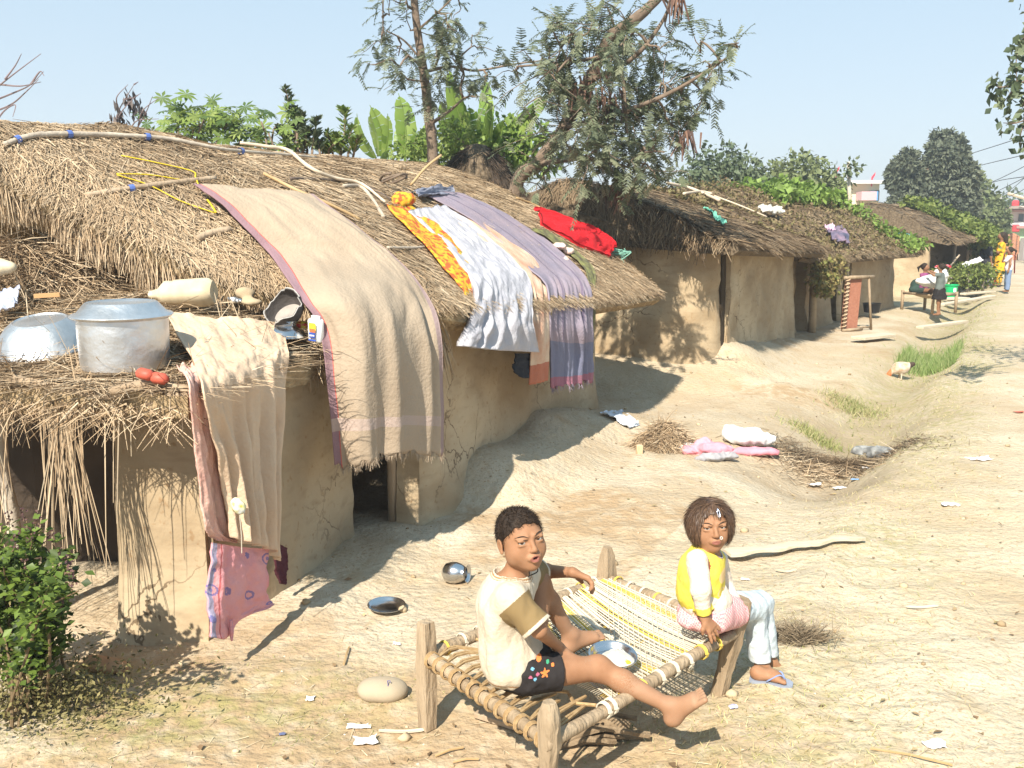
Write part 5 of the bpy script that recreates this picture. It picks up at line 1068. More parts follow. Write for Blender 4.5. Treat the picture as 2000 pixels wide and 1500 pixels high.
cloth('flowered_cloth', 'pink cloth printed with blue flowers hanging below the cream sheet to the ground', 'cloth', [[ha(418, 1060, .07), ha(470, 1068, .08), ha(522, 1072, .07)], [ha(412, 1120, .07), ha(468, 1130, .09), ha(524, 1130, .08)], [ha(407, 1180, .07), ha(466, 1190, .09), ha(530, 1172, .08)], [ha(405, 1244, .07), ha(445, 1246, .08), ha(470, 1215, .08), ha(529, 1180, .08)]], FLW, 50, 50, pleat=.010, pf=9, v0=.0, wr=.006, seed=21)
c = ha(452, 1235, .09); mb = MB(); mb.tube([c+V(0, 0, .05), c, c-V(0, 0, .035)], [.008, .010, .004], 6); o = mb.build('twisted_end', FLW, bpy.data.objects['flowered_cloth']); o.data.uv_layers.new(name='UVMap')
cloth('maroon_cloth', 'dark maroon cloth end showing behind the bottom of the cream sheet', 'cloth', [[ha(540, 1060, .0), ha(560, 1070, .0)], [ha(538, 1105, .0), ha(562, 1110, .0)], [ha(548, 1140, .0), ha(558, 1142, .0)]], cloth_mat('maroon', (.08, .02, .03)), 12, 20, wr=.006)
c = ha(462, 985, .13); lump('tied_rag', 'little yellow and white rag tied to the front of the cream sheet', 'rag', [(c, (.022, .02, .028)), (c+V(.015, 0, -.02), (.015, .015, .02))], mat('rag_print', (.55, .5, .08), (.6, .62, .68), scale=50, rough=.9), h=.004, wr=.006, ws=60)
mb = MB(); mb.tube([c+V(.012, -.01, -.02), c+V(.016, -.01, -.12), c+V(.014, -.01, -.19)], .0018, 4); mb.build('string', WHT, bpy.data.objects['tied_rag'])
# metal pots
ALU = mat('aluminium', (.72, .73, .75), (.50, .49, .48), scale=7, rough=.42, metal=.92, bump=.25, bscale=22)
zb = 1.06
c = SH(88, 690, .03); c = P(88, 676, c[1]+.12); e = empty('metal_basin', c, 'wide upturned aluminium basin on the shed shelf at the left', 'basin')
r = .200; mb = MB(); mb.lathe([(r*1.03, -.012), (r*1.05, -.004), (r*1.0, .004), (r*.96, .012), (r*.86, .055), (r*.70, .095), (r*.56, .115), (r*.53, .118), (r*.51, .113), (0, .113)], c, 64, (-.04, -.20, 1)); mb.build('bowl', ALU, e, smooth=True, sharp=40)
c = SH(246, 722, .005); e = empty('cooking_pot', c, 'round aluminium cooking pot with a flat lid on the shed shelf', 'cooking pot'); r = .172
mb = MB(); mb.lathe([(0, 0), (r*.88, 0), (r*.96, .012), (r*.98, .05), (r*1.0, .15), (r*1.0, .205), (r*1.08, .212), (r*1.08, .216)], c, 64); mb.build('pot_body', ALU, e, smooth=True, sharp=40)
mb = MB(); mb.lathe([(r*1.10, .214), (r*1.13, .220), (r*1.10, .226), (r*.98, .232), (r*.80, .268), (r*.76, .272), (r*.72, .268), (0, .268)], c, 64, (0, -.02, 1)); mb.build('lid', ALU, e, smooth=True, sharp=35)
# plastic jug lying down
c0 = SH(345, 592, .03)[1]; c0, c1 = P(292, 577, c0+.02), P(418, 570, c0+.0); e = empty('plastic_jug', (c0+c1)/2, 'dusty cream plastic jug lying on its side on the shed shelf', 'jug'); ax = c1-c0; L_ = np.linalg.norm(ax)
mb = MB(); mb.lathe([(0, 0), (.020, 0), (.021, .02), (.024, .022), (.028, .045), (.052, .07), (.062, .085), (.060, .125), (.064, .13), (.066, L_-.05), (.064, L_-.02), (.050, L_), (0, L_)], c0, 28, ax, wob=lambda t: 1+.06*np.cos(4*t)); mb.build('bottle', mat('cream_plastic', (.58, .50, .36), (.46, .37, .24), scale=10, rough=.5), e, smooth=True, sharp=50)
# broken black pot on a steel bowl
YB = SH(557, 668, .01)[1]-.04; c = P(557, 650, YB); e = empty('steel_bowl', c, 'upturned steel bowl under the broken black pot on the shed shelf', 'bowl'); mb = MB(); mb.lathe([(.098, -.002), (.102, .002), (.096, .008), (.085, .03), (.060, .045), (.052, .055), (.060, .068), (.072, .078)], c+V(0, 0, -.02), 40); mb.build('dish', mat('steel', (.62, .63, .65)), e, smooth=True, sharp=50)
c = P(552, 600, YB); e = empty('broken_pot', c, 'broken blackened clay pot with a jagged rim tilted to the left', 'clay pot'); g = []; n = 40
axv = V(-.30, -.62, .72); axv /= np.linalg.norm(axv); q = np.array(Vector((0, 0, 1)).rotation_difference(Vector(axv)).to_matrix())
for k in np.linspace(0, 1, 16):
    th = np.arange(n)*2*math.pi/n; lim = 1.62+.30*vnoise(th*1.3, 4)+.12*vnoise(th*5, 1)+.25*np.cos(th-.6); ph = k*lim; R_ = .097; g.append(np.stack([R_*np.sin(ph)*np.cos(th), R_*np.sin(ph)*np.sin(th), -R_*.95*np.cos(ph)], -1))
go = np.array(g); gi = go*.93; mb = MB(); mb.grid(go@q.T+c, close_u=True); mb.grid((gi@q.T+c)[::-1], close_u=True); mb.grid(np.stack([gi[-1], go[-1]])@q.T+c, close_u=True, a=1)
mb.build('pot_shell', mat('black_clay', (.035, .030, .028), (.075, .065, .06), scale=14, rough=.75, bump=.3), e, smooth=True, sharp=60)
mb = MB(); mb.tube([go[-1][i % n]@q.T*1.0+c for i in range(n+1)], .0028, 5, cap=False); mb.build('jagged_rim', mat('chipped_clay', (.42, .40, .38), rough=.9), e)
mb = MB(); g = [np.array([[math.cos(a)*.075*k, math.sin(a)*.075*k, -.055] for a in np.arange(24)*2*math.pi/24])@q.T+c for k in (.02, .5, 1)]; mb.grid(g, close_u=True); mb.build('ash', mat('ash_inside', (.36, .32, .28), (.25, .22, .2), scale=20), e)
# milk packet, biscuit wrapper, soaps, stump, odds and ends on the shelf
c = P(618, 668, YB-.02); e = empty('packet', c, 'white and blue plastic packet standing by the beige blanket', 'packet'); rt = rotz(-.35)@euler(.15, .1, 0)
PKM = mat('packet_print', (.78, .80, .82), rough=.35); N, Lk, b = nodes_of(PKM)
bx = MB(); bx.box(c+V(0, 0, .055), (.036, .018, .055), rt, .4); bx.build('pouch', PKM, e, smooth=True)
for nm, cc, hs, col in (('yellow_patch', (-.008, -.0195, .078), (.018, .002, .018), (.68, .55, .05)), ('orange_patch', (-.008, -.020, .060), (.016, .002, .010), (.55, .16, .06)), ('blue_roundel', (-.010, -.0200, .036), (.016, .002, .013), (.04, .08, .34)), ('white_band', (-.010, -.0205, .036), (.014, .002, .004), (.8, .8, .82)), ('blue_band', (-.010, -.020, .012), (.020, .002, .004), (.05, .10, .40))):
    mb = MB(); mb.box(c+rt@V(*cc), hs, rt, .8); mb.build(nm, mat('print_'+nm, col, rough=.4), e)
mb = MB(); mb.box(c+rt@V(0, 0, .113), (.022, .006, .014), rt, .3); mb.build('folded_top', PKM, e, smooth=True)
lump('snack_wrapper', 'small red and yellow wrapper behind the white and blue packet', 'wrapper', [(P(590, 635, YB+.08), (.035, .02, .02), .5)], mat('wrapper', (.6, .05, .03), (.65, .5, .05), scale=40, rough=.3, thr=(.48, .52)), h=.005, wr=.008, ws=50)
SOAP = mat('red_soap', (.48, .10, .06), (.42, .08, .05), scale=10, rough=.5)
for k, (x, y) in enumerate(((283, 733), (311, 741))):
    c = P(x, y, 3.52)+V(0, 0, .004); mb = MB(); mb.box(c, (.035, .022, .020), rotz(-.3+.2*k)@euler(.2, .15, 0), .7); tag(mb.build('red_bar', SOAP, smooth=True), ('left one' if k == 0 else 'right one')+' of two red soap bars in front of the cooking pot', 'soap bar', 'red soap bars on the shelf edge')
c = P(232, 568, 5.0); mb = MB(); mb.lathe([(0, -.02), (.030, -.02), (.028, .02), (.030, .055), (.026, .062), (0, .064)], c, 18, (.1, 0, 1)); e = tag(mb.build('wooden_stump', WOOD, smooth=True, sharp=50), 'short wooden stump standing on a round board on the shelf', 'stump')
mb = MB(); mb.lathe([(0, -.04), (.085, -.04), (.09, -.03), (.085, -.02), (0, -.02)], P(222, 577, 4.98), 28, (.1, -.1, 1)); tag(mb.build('round_board', WOOD, smooth=True, sharp=50), 'round grey board lying under the wooden stump', 'board')
cloth('pale_blue_cloth', 'pale blue cloth at the far left of the shelf behind the basin', 'cloth', [[P(-20, 575, 4.45), P(40, 560, 4.5)], [P(-20, 612, 4.35), P(28, 600, 4.4)]], cloth_mat('pale_blue', (.42, .46, .58), (.5, .52, .6)), 16, 12, wr=.02)
mb = MB(); mb.box(P(92, 577, 4.4), (.055, .008, .01), rotz(.2)@euler(0, -.05, 0)); tag(mb.build('wood_splint', mat('raw_wood', (.45, .26, .12), rough=.8)), 'short orange brown wood splint behind the upturned basin', 'splint')
lump('pale_bottle', 'dirty pale plastic bottle end at the far left in the straw', 'bottle', [(P(2, 522, 4.5), (.07, .04, .035)), (P(-20, 520, 4.5), (.07, .04, .04))], mat('cream_plastic', (.58, .50, .36)), wr=.003, h=.007)
lump('silver_foil', 'crumpled silver foil beside the plastic jug on the shelf', 'foil', [(P(470, 588, 4.85), (.045, .02, .012)), (P(455, 584, 4.87), (.03, .02, .012))], mat('foil', (.7, .7, .7), rough=.25, metal=.9), h=.004, wr=.009, ws=60)
lump('grey_clod', 'grey clod of earth on the shelf behind the silver foil', 'clod', [(P(478, 572, 4.8), (.05, .04, .03)), (P(492, 590, 4.75), (.05, .035, .02))], MUD, h=.006)
# poles, sticks and straps on the nearest roof
def onroof(name, label, cat, pts, rad, m, n=40, off=.03, bump=.25, seg=8, flat=1., ties=()):
    p = catmull([RP(x, y, off) if len(a) == 0 else P(x, y, a[0]) for x, y, *a in pts], n); mb = MB(); mb.tube(p, rad if np.isscalar(rad) else np.interp(np.linspace(0, 1, n), np.linspace(0, 1, len(rad)), rad), seg, bump=bump, seed=len(label), flat=flat); o = tag(mb.build(name, m, smooth=True), label, cat)
    for t in ties:
        i = int(t*(n-1)); tt = p[min(i+1, n-1)]-p[i]; tt /= np.linalg.norm(tt); mb = MB(); r_ = (rad if np.isscalar(rad) else max(rad))*1.35; mb.lathe([(r_, -.014), (r_*1.05, 0), (r_, .014)], p[i], 10, tt); mb.build('plastic_tie', mat('blue_plastic', (.10, .16, .42), rough=.4), o)
    return o
onroof('roof_pole', 'long grey pole lashed along the top of the nearest roof', 'pole', [(4, 292), (60, 278), (130, 276), (230, 278), (330, 285), (440, 305), (560, 314), (615, 318)], [.012, .015, .013, .010, .007], POLE, 60, .04, ties=(.08, .3, .52, .76))
onroof('roof_pole', 'pale bent pole lying down the slope of the nearest roof', 'pole', [(468, 270), (520, 283), (560, 308), (600, 342), (650, 362), (700, 372), (745, 408)], [.011, .013, .013, .010, .008], mat('pale_pole', (.52, .42, .31), (.60, .50, .38), scale=8, rough=.8), 50, .05)
onroof('stick', 'dark stick lying beside the pale bent pole', 'stick', [(565, 358), (640, 360), (700, 366), (760, 398)], .010, mat('dark_stick', (.12, .09, .075), rough=.8), 24)
onroof('stick', 'short grey stick beside the marigold shawl', 'stick', [(752, 492), (800, 492), (838, 489)], .008, POLE, 14)
onroof('stick', 'grey stick with a blue tie below the yellow strap', 'stick', [(168, 388), (250, 377), (330, 366), (418, 357)], .014, WOOD, 24, ties=(.35,))
onroof('stick', 'rough stick end jutting from the eave above the plastic jug', 'stick', [(382, 474), (410, 462), (448, 455)], .018, WOOD, 14)
onroof('bamboo', 'thin tan bamboo lying from mid roof to the beige blanket', 'bamboo', [(512, 348), (580, 382), (640, 408), (700, 438)], .010, mat('tan_bamboo', (.38, .25, .12), (.46, .32, .17), scale=8, rough=.6), 24)
YS = mat('yellow_strap', (.66, .50, .03), rough=.45)
for lb, pts in (('upper', [(235, 315), (300, 328), (372, 345), (380, 358), (389, 380)]), ('long lower', [(225, 352), (290, 372), (350, 402), (418, 426)]), ('middle', [(225, 350), (290, 352), (355, 362)]), ('short', [(403, 400), (412, 412), (420, 425)])):
    onroof('plastic_strap', lb+' yellow plastic strap lying on the nearest thatch', 'strap', pts, .007, YS, 24, .035, 0, 5, .5)
p0 = RP(796, 374); p1 = p0+(P(862, 303, p0[1]+.15)-p0); mb = MB(); mb.tube(catmull([p0, (p0+p1)/2+V(0, 0, .02), p1], 12), .010, 6); tag(mb.build('stick', MC['tan_bamboo'], smooth=True), 'thin stick poking up out of the roof above the shawl bundle', 'stick')
mb = MB(); c = RP(762, 370, .05); mb.tube([c+V(.09*math.cos(t)*(1+.1*math.sin(3*t)), .10*math.sin(t), .03+.03*math.sin(t*1.3)) for t in np.linspace(0, 11, 50)], .009, 6); tag(mb.build('vine_coil', BARK, smooth=True), 'loose coil of brown vine on the roof above the shawl bundle', 'vine')
onroof('stick', 'branched grey stick reaching under the shawl bundle', 'stick', [(668, 372), (700, 372), (722, 395), (745, 432)], .012, POLE, 20)
onroof('bamboo', 'bent bamboo lying above the red sweater', 'bamboo', [(1005, 392), (1040, 402), (1078, 425)], .010, MC['tan_bamboo'], 16)
mb = MB(); c = RP(1205, 492, .05)
for k in range(5): mb.tube(catmull([c+RS.randn(3)*[.12, .12, .03] for _ in range(5)], 20), .005, 4)
tag(mb.build('rope_tangle', mat('teal_rope', (.20, .42, .34), rough=.7), smooth=True), 'tangle of pale green rope on the roof corner beyond the red sweater', 'rope')

# ---- on the ground
def gp(x, y, z=None):
    p = G(x, y, 0)
    for _ in range(6): p = G(x, y, float(gh(p[0], p[1])))
    return p
STEEL = MC['steel']
c = gp(888, 1138); e = empty('water_pot', c, 'small round steel water pot lying on its side by the doorway', 'water pot')
mb = MB(); ax = V(.93, -.30, .03); mb.lathe([(0, 0), (.024, 0), (.044, .015), (.053, .045), (.052, .07), (.042, .098), (.033, .112), (.036, .122), (.046, .128), (.043, .128), (.031, .114), (.04, .09), (.04, .03), (0, .02)], c+V(-.055, .01, .052), 36, ax); mb.build('vessel', STEEL, e, smooth=True, sharp=60)
c = gp(755, 1190); plate(c+V(0, 0, .008), .085, 'empty steel plate lying on the bare ground left of the boy', (.03, -.05, 1), depth=.014)
ST = mat('river_stone', (.33, .265, .185), (.42, .345, .25), scale=5, rough=.8, bump=.2)
c = gp(746, 1362); o = lump('smooth_stone', 'large smooth tan stone on the ground left of the cot', 'stone', [(c+V(0, 0, .028), (.088, .058, .040), -.1), (c+V(.035, 0, .03), (.055, .052, .036)), (c+V(-.04, .01, .026), (.04, .05, .03))], ST, wr=.003, ws=14, h=.005)
mb = MB(); cc = P(758, 1335, c[1]-.035)
S_ = .010
mb.tube([cc+V(-S_*.2, 0, S_), cc+V(0, -.002, 0), cc+V(0, -.006, -S_*1.2)], .0015, 4); mb.tube([cc+V(-S_*.2, 0, S_), cc+V(S_*.7, .001, S_), cc+V(S_*.8, -.001, S_*.4)], .0015, 4); mb.build('ink_mark', mat('ink', (.08, .08, .25), rough=.8), o)
PAP = mat('white_paper', (.74, .72, .72), rough=.9); 
def scrap(x, y, w, h, label, m=PAP, cat='paper scrap', seed=0, rz=0., name='paper_scrap', group=None):
    c = gp(x, y); g = []; rs = np.random.RandomState(seed+100); nu, nv = 9, 7; rt = rotz(rz)
    for j in range(nv):
        g.append([c+rt@V(w*(i/(nu-1)-.5)*(1+.12*math.sin(j*.9+seed)), h*(j/(nv-1)-.5)*(1+.18*math.sin(i*.7+seed))+w*.10*math.sin(i*.6+seed), 0)+V(0, 0, .008+.02*abs(vnoise(i*.5+seed, j*.6))*min(w, h)*8) for i in range(nu)])
    g = np.array(g); mb = MB(); mb.grid(g); mb.grid((g-[0, 0, .002])[::-1])
    for a, b in ((g[0], g[0]-[0, 0, .002]), (g[-1]-[0, 0, .002], g[-1])): mb.grid([a, b])
    return tag(mb.build(name, m, smooth=True), label, cat, group)
scrap(700, 1422, .075, .03, 'white crumpled leaf shaped paper above the torn page', seed=1, rz=.2); scrap(714, 1450, .075, .05, 'torn white page lying left of the cot leg', seed=2, rz=.2)
scrap(1912, 898, .17, .10, 'white plastic scrap lying on the path at the right', seed=3); scrap(1825, 1458, .07, .05, 'white wrapper on the path near the bottom right', seed=4); scrap(1432, 1384, .03, .025, 'tiny blue and white wrapper right of the boy\'s foot', mat('blue_white', (.3, .3, .65), (.75, .75, .8), scale=80, rough=.5), 'wrapper', 5)
scrap(1855, 988, .10, .06, 'pale scrap on the path above the bank grass', seed=6); scrap(1455, 1134, .04, .02, 'white scrap right of the girl\'s knee', seed=7); scrap(775, 1260, .03, .02, 'tiny white scrap left of the boy\'s back', seed=8); scrap(606, 1368, .03, .03, 'tiny white petal on the ground left of the big stone', seed=9)
scrap(1990, 806, .09, .04, 'small red scrap at the right edge of the path', mat('red_scrap', (.5, .12, .08), rough=.7), 'scrap', 10); scrap(552, 1437, .022, .016, 'tiny dark blue chip near the bottom left', mat('blue_chip', (.12, .14, .25), rough=.6), 'chip', 11)
scrap(1672, 938, .08, .03, 'sky blue scrap in the rubbish hollow', mat('sky_blue', (.25, .45, .75), rough=.6), 'scrap', 12)
for k, (x, y) in enumerate(((1680, 905), (1695, 915), (1592, 948), (1640, 955))): scrap(x, y, .10, .05, ('first', 'second', 'third', 'fourth')[k]+' white scrap counted through the rubbish hollow', seed=20+k, group='white scraps in the rubbish hollow')
# plank with a ragged lower edge
a, b = gp(1425, 1098), gp(1690, 1062); g = []
for t in np.linspace(0, 1, 34):
    p = a+(b-a)*t; pr = V(-(b-a)[1], (b-a)[0], 0); pr /= np.linalg.norm(pr); w_ = .085-.055*t+.010*math.sin(17*t)+.006*math.sin(41*t); z = max(gh(p[0], p[1]), 0)+.028+.012*math.sin(3*t); q = p*[1, 1, 0]
    g.append([q+pr*w_+V(0, 0, z-.012), q+pr*w_+V(0, 0, z), q+pr*w_*.4+V(0, 0, z+.006), q-pr*(.012+.012*math.sin(t*23))+V(0, 0, z+.004), q-pr*(.012+.012*math.sin(t*23))+V(0, 0, z-.012)])
mb = MB(); mb.grid(g, close_u=True); mb.add(np.array(g[0]), [[0, 1, 2], [0, 2, 3], [0, 3, 4]]); mb.add(np.array(g[-1]), [[2, 1, 0], [3, 2, 0], [4, 3, 0]]); tag(mb.build('plank', mat('bleached_wood', (.50, .42, .31), (.60, .52, .40), scale=5, rough=.9, bump=.4, bscale=40, stretch=(.3, 1, 1)), smooth=True, sharp=50), 'long bleached plank with a ragged edge lying behind the girl', 'plank')
# washing heap
def gz(c, dz): return c+V(0, 0, dz)
c = gp(1462, 870); lump('white_sack', 'crumpled white sack lying on top of the pink cloth', 'sack', [(gz(c, .07), (.15, .12, .075)), (c+V(-.12, .02, .09), (.09, .09, .075)), (c+V(.14, 0, .05), (.08, .08, .045)), (c+V(.0, -.03, .10), (.08, .07, .06))], mat('white_sacking', (.66, .66, .64), (.6, .6, .6), scale=5, rough=.9), wr=.022, ws=11, h=.009)
PK = mat('pink_washing', (.66, .22, .28), (.72, .30, .36), scale=9, rough=.9)
c = gp(1385, 888); lump('pink_cloth', 'left of the two bright pink cloths beside the white sack', 'cloth', [(gz(c, .05), (.13, .10, .055)), (c+V(-.12, .02, .03), (.09, .09, .04)), (c+V(.12, .02, .04), (.08, .08, .04)), (c+V(-.02, .05, .08), (.06, .06, .05))], PK, wr=.024, ws=13, h=.009)
c = gp(1470, 886); lump('pink_cloth', 'right pink cloth lying flat under the white sack', 'cloth', [(gz(c, .02), (.17, .07, .035)), (c+V(.12, .01, .015), (.10, .05, .025)), (c+V(-.08, -.02, .02), (.09, .05, .03))], PK, wr=.014, ws=15, h=.008)
c = gp(1398, 900); lump('grey_cloth', 'grey twisted cloth in front of the pink cloths', 'cloth', [(gz(c, .03), (.12, .05, .035), .3), (c+V(.1, .05, .03), (.08, .06, .03)), (c+V(-.11, -.02, .02), (.06, .05, .03))], mat('grey_washing', (.26, .25, .27), (.38, .37, .38), scale=12, rough=.9), wr=.018, ws=18, h=.008)
c = gp(1340, 882); lump('white_rag', 'pale plastic rag between the straw pile and the pink cloth', 'rag', [(gz(c, .03), (.09, .06, .04))], mat('white_sacking', (.76, .76, .74)), wr=.02, ws=18, h=.008)
c = gp(1296, 872); heap('straw_pile', c-V(0, 0, .02), .26, .22, .17, 5200, STRAW, 'small pile of straw beside the washing', 'straw pile', fl=.2, L=(.05, .16), seed=31)
c = gp(1282, 874); mb = MB(); mb.box(gz(c, .03), (.08, .04, .03), rotz(.3), .3); tag(mb.build('mud_brick', MUD, smooth=True, sharp=40), 'flat mud brick in front of the straw pile', 'brick')
c = gp(1249, 886); mb = MB(); mb.box(gz(c, .03), (.025, .02, .04), rotz(.1), .3); tag(mb.build('mud_brick', mat('sandy_brick', (.55, .42, .27), (.48, .36, .22), scale=20), smooth=True, sharp=40), 'small upright brick piece left of the straw pile', 'brick')
cloth('plastic_sheet', 'pale blue plastic sheet lying in the shade at the house corner', 'plastic sheet', [[gz(gp(1172, 812), .03), gz(gp(1215, 808), .03)], [gz(gp(1200, 825), .04), gz(gp(1245, 830), .03)], [gz(gp(1228, 842), .03), gz(gp(1248, 838), .03)]], cloth_mat('pale_plastic', (.55, .60, .68)), 16, 24, wr=.015)
cloth('blue_plastic', 'small dark blue plastic piece at the foot of the second house', 'plastic sheet', [[gz(gp(1448, 738), .02), gz(gp(1458, 735), .02)], [gz(gp(1480, 746), .02), gz(gp(1492, 744), .02)]], cloth_mat('navy_plastic', (.05, .09, .22)), 8, 12, wr=.01)
c = gp(1718, 895); lump('grey_bag', 'crumpled grey plastic bag at the edge of the rubbish hollow', 'plastic bag', [(gz(c, .05), (.13, .10, .05)), (c+V(-.14, .08, .05), (.08, .07, .04)), (c+V(.1, -.04, .03), (.10, .07, .03))], mat('grey_plastic', (.30, .30, .29), (.12, .12, .12), scale=16, rough=.6), wr=.028, ws=14, h=.009)
def strewn(px, py, rx, ry, n, m, L, label, seed, W=.006, h=.03):
    rs = np.random.RandomState(seed); c = gp(px, py); th = rs.rand(n)*6.283; k = np.abs(rs.randn(n))*.55; x = c[0]+rx*k*np.cos(th); y = c[1]+ry*k*np.sin(th)
    q = ribbons(np.stack([x, y, gh(x, y)+.004+h*rs.rand(n)*np.exp(-k*k)], -1), np.stack([rs.randn(n), rs.randn(n), .12*rs.randn(n)], -1), np.tile([0, 0, 1.], (n, 1))+rs.randn(n, 3)*.5, L[0]+(L[1]-L[0])*rs.rand(n), W, .12*rs.randn(n), rnd=rs.rand(n)); return tag(mesh_np('rubbish_straw', q[0], q[1], m, smooth=False, attr=dict(rnd=q[2])), label, 'rubbish', kind='stuff')
strewn(1640, 912, .62, .36, 7000, STRAW_D, (.03, .14), 'matted dark straw rubbish in the hollow', 33)
strewn(1600, 925, .50, .30, 1300, STRAW, (.04, .16), 'pale straw scattered on top of the dark rubbish', 34)
# dry root clump
c = gp(1560, 1248); n = 900; rs = np.random.RandomState(5); th = rs.rand(n)*math.pi*2; p = c+np.stack([.05*rs.randn(n), .035*rs.randn(n), .0+.01*rs.rand(n)], -1); dr = np.stack([np.cos(th)*.9-.2, np.sin(th)*.6, .15+.6*rs.rand(n)], -1)
q = ribbons(p, dr, rs.randn(n, 3), .05+.07*rs.rand(n), .003, .35*rs.rand(n), seg=3, rnd=rs.rand(n)*.6); tag(mesh_np('root_clump', q[0], q[1], mat('root_fibre', (1, 1, 1), rough=.9, rnd=[(.14, .10, .065), (.26, .20, .13), (.36, .29, .20)]), smooth=False, attr=dict(rnd=q[2])), 'dry grey root clump on the bank right of the girl', 'root clump')
# broken brick, plank and bark under the cot, cot-side stick
c = gp(205, 1312); lump('broken_brick', 'broken orange clay brick in front of the bush', 'brick', [(c+V(0, 0, .025), (.075, .035, .028), -.1), (c+V(.05, 0, .018), (.04, .03, .02)), (c+V(-.05, .01, .03), (.035, .03, .03))], mat('orange_brick', (.42, .22, .11), (.50, .32, .18), scale=14, rough=.9), wr=.01, ws=25, h=.005)
c = gp(980, 1412); mb = MB(); mb.box(gz(c, .012), (.10, .026, .010), rotz(-.55), .2); tag(mb.build('board_piece', WOOD), 'short board lying under the near end of the cot', 'board')
c = gp(1165, 1445); g = []
mb = MB()
for k in range(22): t = k/21; a0 = c+V(-.14+.05*math.sin(k), -.07+.13*t, .01+.02*math.sin(k*1.3)); mb.tube(catmull([a0, a0+V(.10, .01*math.sin(k), .03+.012*math.sin(k*2)), a0+V(.2+.07*math.sin(k*1.7), .02, .01)], 8), .009+.003*math.sin(k*2.2), 5, bump=.5, seed=k)
tag(mb.build('bark_slab', mat('fibrous_bark', (.16, .11, .065), (.30, .22, .14), scale=20, rough=.95, bump=.6, bscale=50)), 'fibrous slab of bark on the ground under the cot', 'bark')
for lb, pts in (('left of the cot leg', [(740, 1432), (790, 1434), (832, 1430)]), ('on the path below the bank grass', [(1770, 1189), (1800, 1190), (1832, 1187)]), ('near the big plank end', [(1515, 1117), (1538, 1120), (1556, 1116)])):
    mb = MB(); mb.tube(catmull([gz(gp(*q), .010) for q in pts], 10), [.004]+[.006]*8+[.003], 5); tag(mb.build('peeled_stick', MC['pale_pole']), 'thin peeled stick lying '+lb, 'stick')
for k, (a, b) in enumerate((((672, 1300), (682, 1268)), ((850, 1480), (905, 1465)), ((885, 1492), (935, 1488)), ((1700, 1465), (1860, 1500)))):
    mb = MB(); p0, p1 = gz(gp(*a), .006), gz(gp(*b), .01); mb.tube([p0, (p0+p1)/2+V(0, 0, .006), p1], .004, 5); tag(mb.build('twig', MC['tan_bamboo']), ('upright thin twig left of the boy', 'upper of two short twigs at the bottom edge', 'lower of two short twigs at the bottom edge', 'long thin twig at the bottom right of the path')[k], 'twig')
# hen pecking
def hen():
    c = gp(1758, 742); o = empty('hen', c, 'white and brown hen pecking at the edge of the ditch grass', 'hen'); q = c+V(0, 0, .15); S = SDF(c+V(-.32, -.2, -.01), c+V(.32, .2, .36), .008)
    S.ell(q, (.10, .075, .08), euler(0, .25, 0)); S.cone(q+V(-.05, 0, 0), q+V(-.13, 0, -.06), .05, .03, .04); S.ell(q+V(-.145, 0, -.085), (.032, .03, .03)); S.cone(q+V(.06, 0, .02), q+V(.15, 0, .05), .05, .028, .04)
    for s_ in (-.035, .035): S.cone(q+V(0, s_, -.06), q+V(0, s_, -.145), .012, .009, .01); S.cone(q+V(0, s_, -.145), q+V(-.04, s_, -.145), .008, .006, .01)
    S.mesh('body', [mat('white_feather', (.62, .56, .48), (.38, .24, .14), scale=16, rough=.9), mat('dark_feather', (.06, .04, .03), rough=.9), mat('red_face', (.5, .14, .05), rough=.7)], o, lambda p: np.where(p[:, 0] > q[0]+.10, 1, np.where(p[:, 0] < q[0]-.125, 2, 0)), 2)
    mb = MB(); mb.tube([q+V(-.165, 0, -.10), q+V(-.20, 0, -.125)], [.010, .002], 6); mb.build('beak', mat('beak', (.55, .35, .1), rough=.5), o)
hen()
# ================================================================= TREES AND PLANTS
MIM = mat('feathery_leaf', (1, 1, 1), rough=.6, rnd=[(.065, .085, .045), (.13, .15, .085), (.19, .215, .13), (.26, .28, .18), (.12, .14, .09)], trans=.35)
def fronds(pos, dr, L, k=9, pl=.05, w=.014, rs=None, droop=.5):
    """feathery compound leaves: k pairs of leaflets along a drooping rachis"""
    n = len(pos); rs = rs or RS; dr = dr/np.linalg.norm(dr, axis=1)[:, None]; out = []; p = pos.copy(); d = dr.copy(); L = np.broadcast_to(L, (n,)); rnd = rs.rand(n)
    r_ = [p.copy()]
    for j in range(k):
        p = p+d*(L/k)[:, None]; d = d+np.array([0, 0, -droop/k]); d /= np.linalg.norm(d, axis=1)[:, None]; r_.append(p.copy())
        sd = np.cross(d, [0, 0, 1.])+1e-6; sd /= np.linalg.norm(sd, axis=1)[:, None]; l = pl*(1-.6*abs(j/k-.45))
        for s_ in (-1, 1):
            out.append(ribbons(p, sd*s_+d*.55+np.array([0, 0, -.25])+rs.randn(n, 3)*.12, np.cross(sd, d)+rs.randn(n, 3)*.3, l, w, .1, seg=1, taper=.5, rnd=rnd))
    for a, b in ((0, k//2), (k//2, k)): out.append(ribbons(r_[a], r_[b]-r_[a], rs.randn(n, 3), np.linalg.norm(r_[b]-r_[a], axis=1), w*.3, 0, seg=1, taper=.8, rnd=rnd*0))
    return cat3(out)
def twig_to(mb, a, b, r0, r1, rs, n=9, w=.06):
    a = np.array(a); b = np.array(b); t = np.linspace(0, 1, n)[:, None]; l = np.linalg.norm(b-a); p = a+(b-a)*t+np.array([0, 0, 1])*l*.10*np.sin(t*math.pi); q = rs.randn(5, 3)*l*w; q[0] = 0; q[-1] *= .3; p = p+catmull(q, n); mb.tube(p, np.linspace(r0, r1, n), 6, bump=.15, seed=int(rs.randint(99))); return p
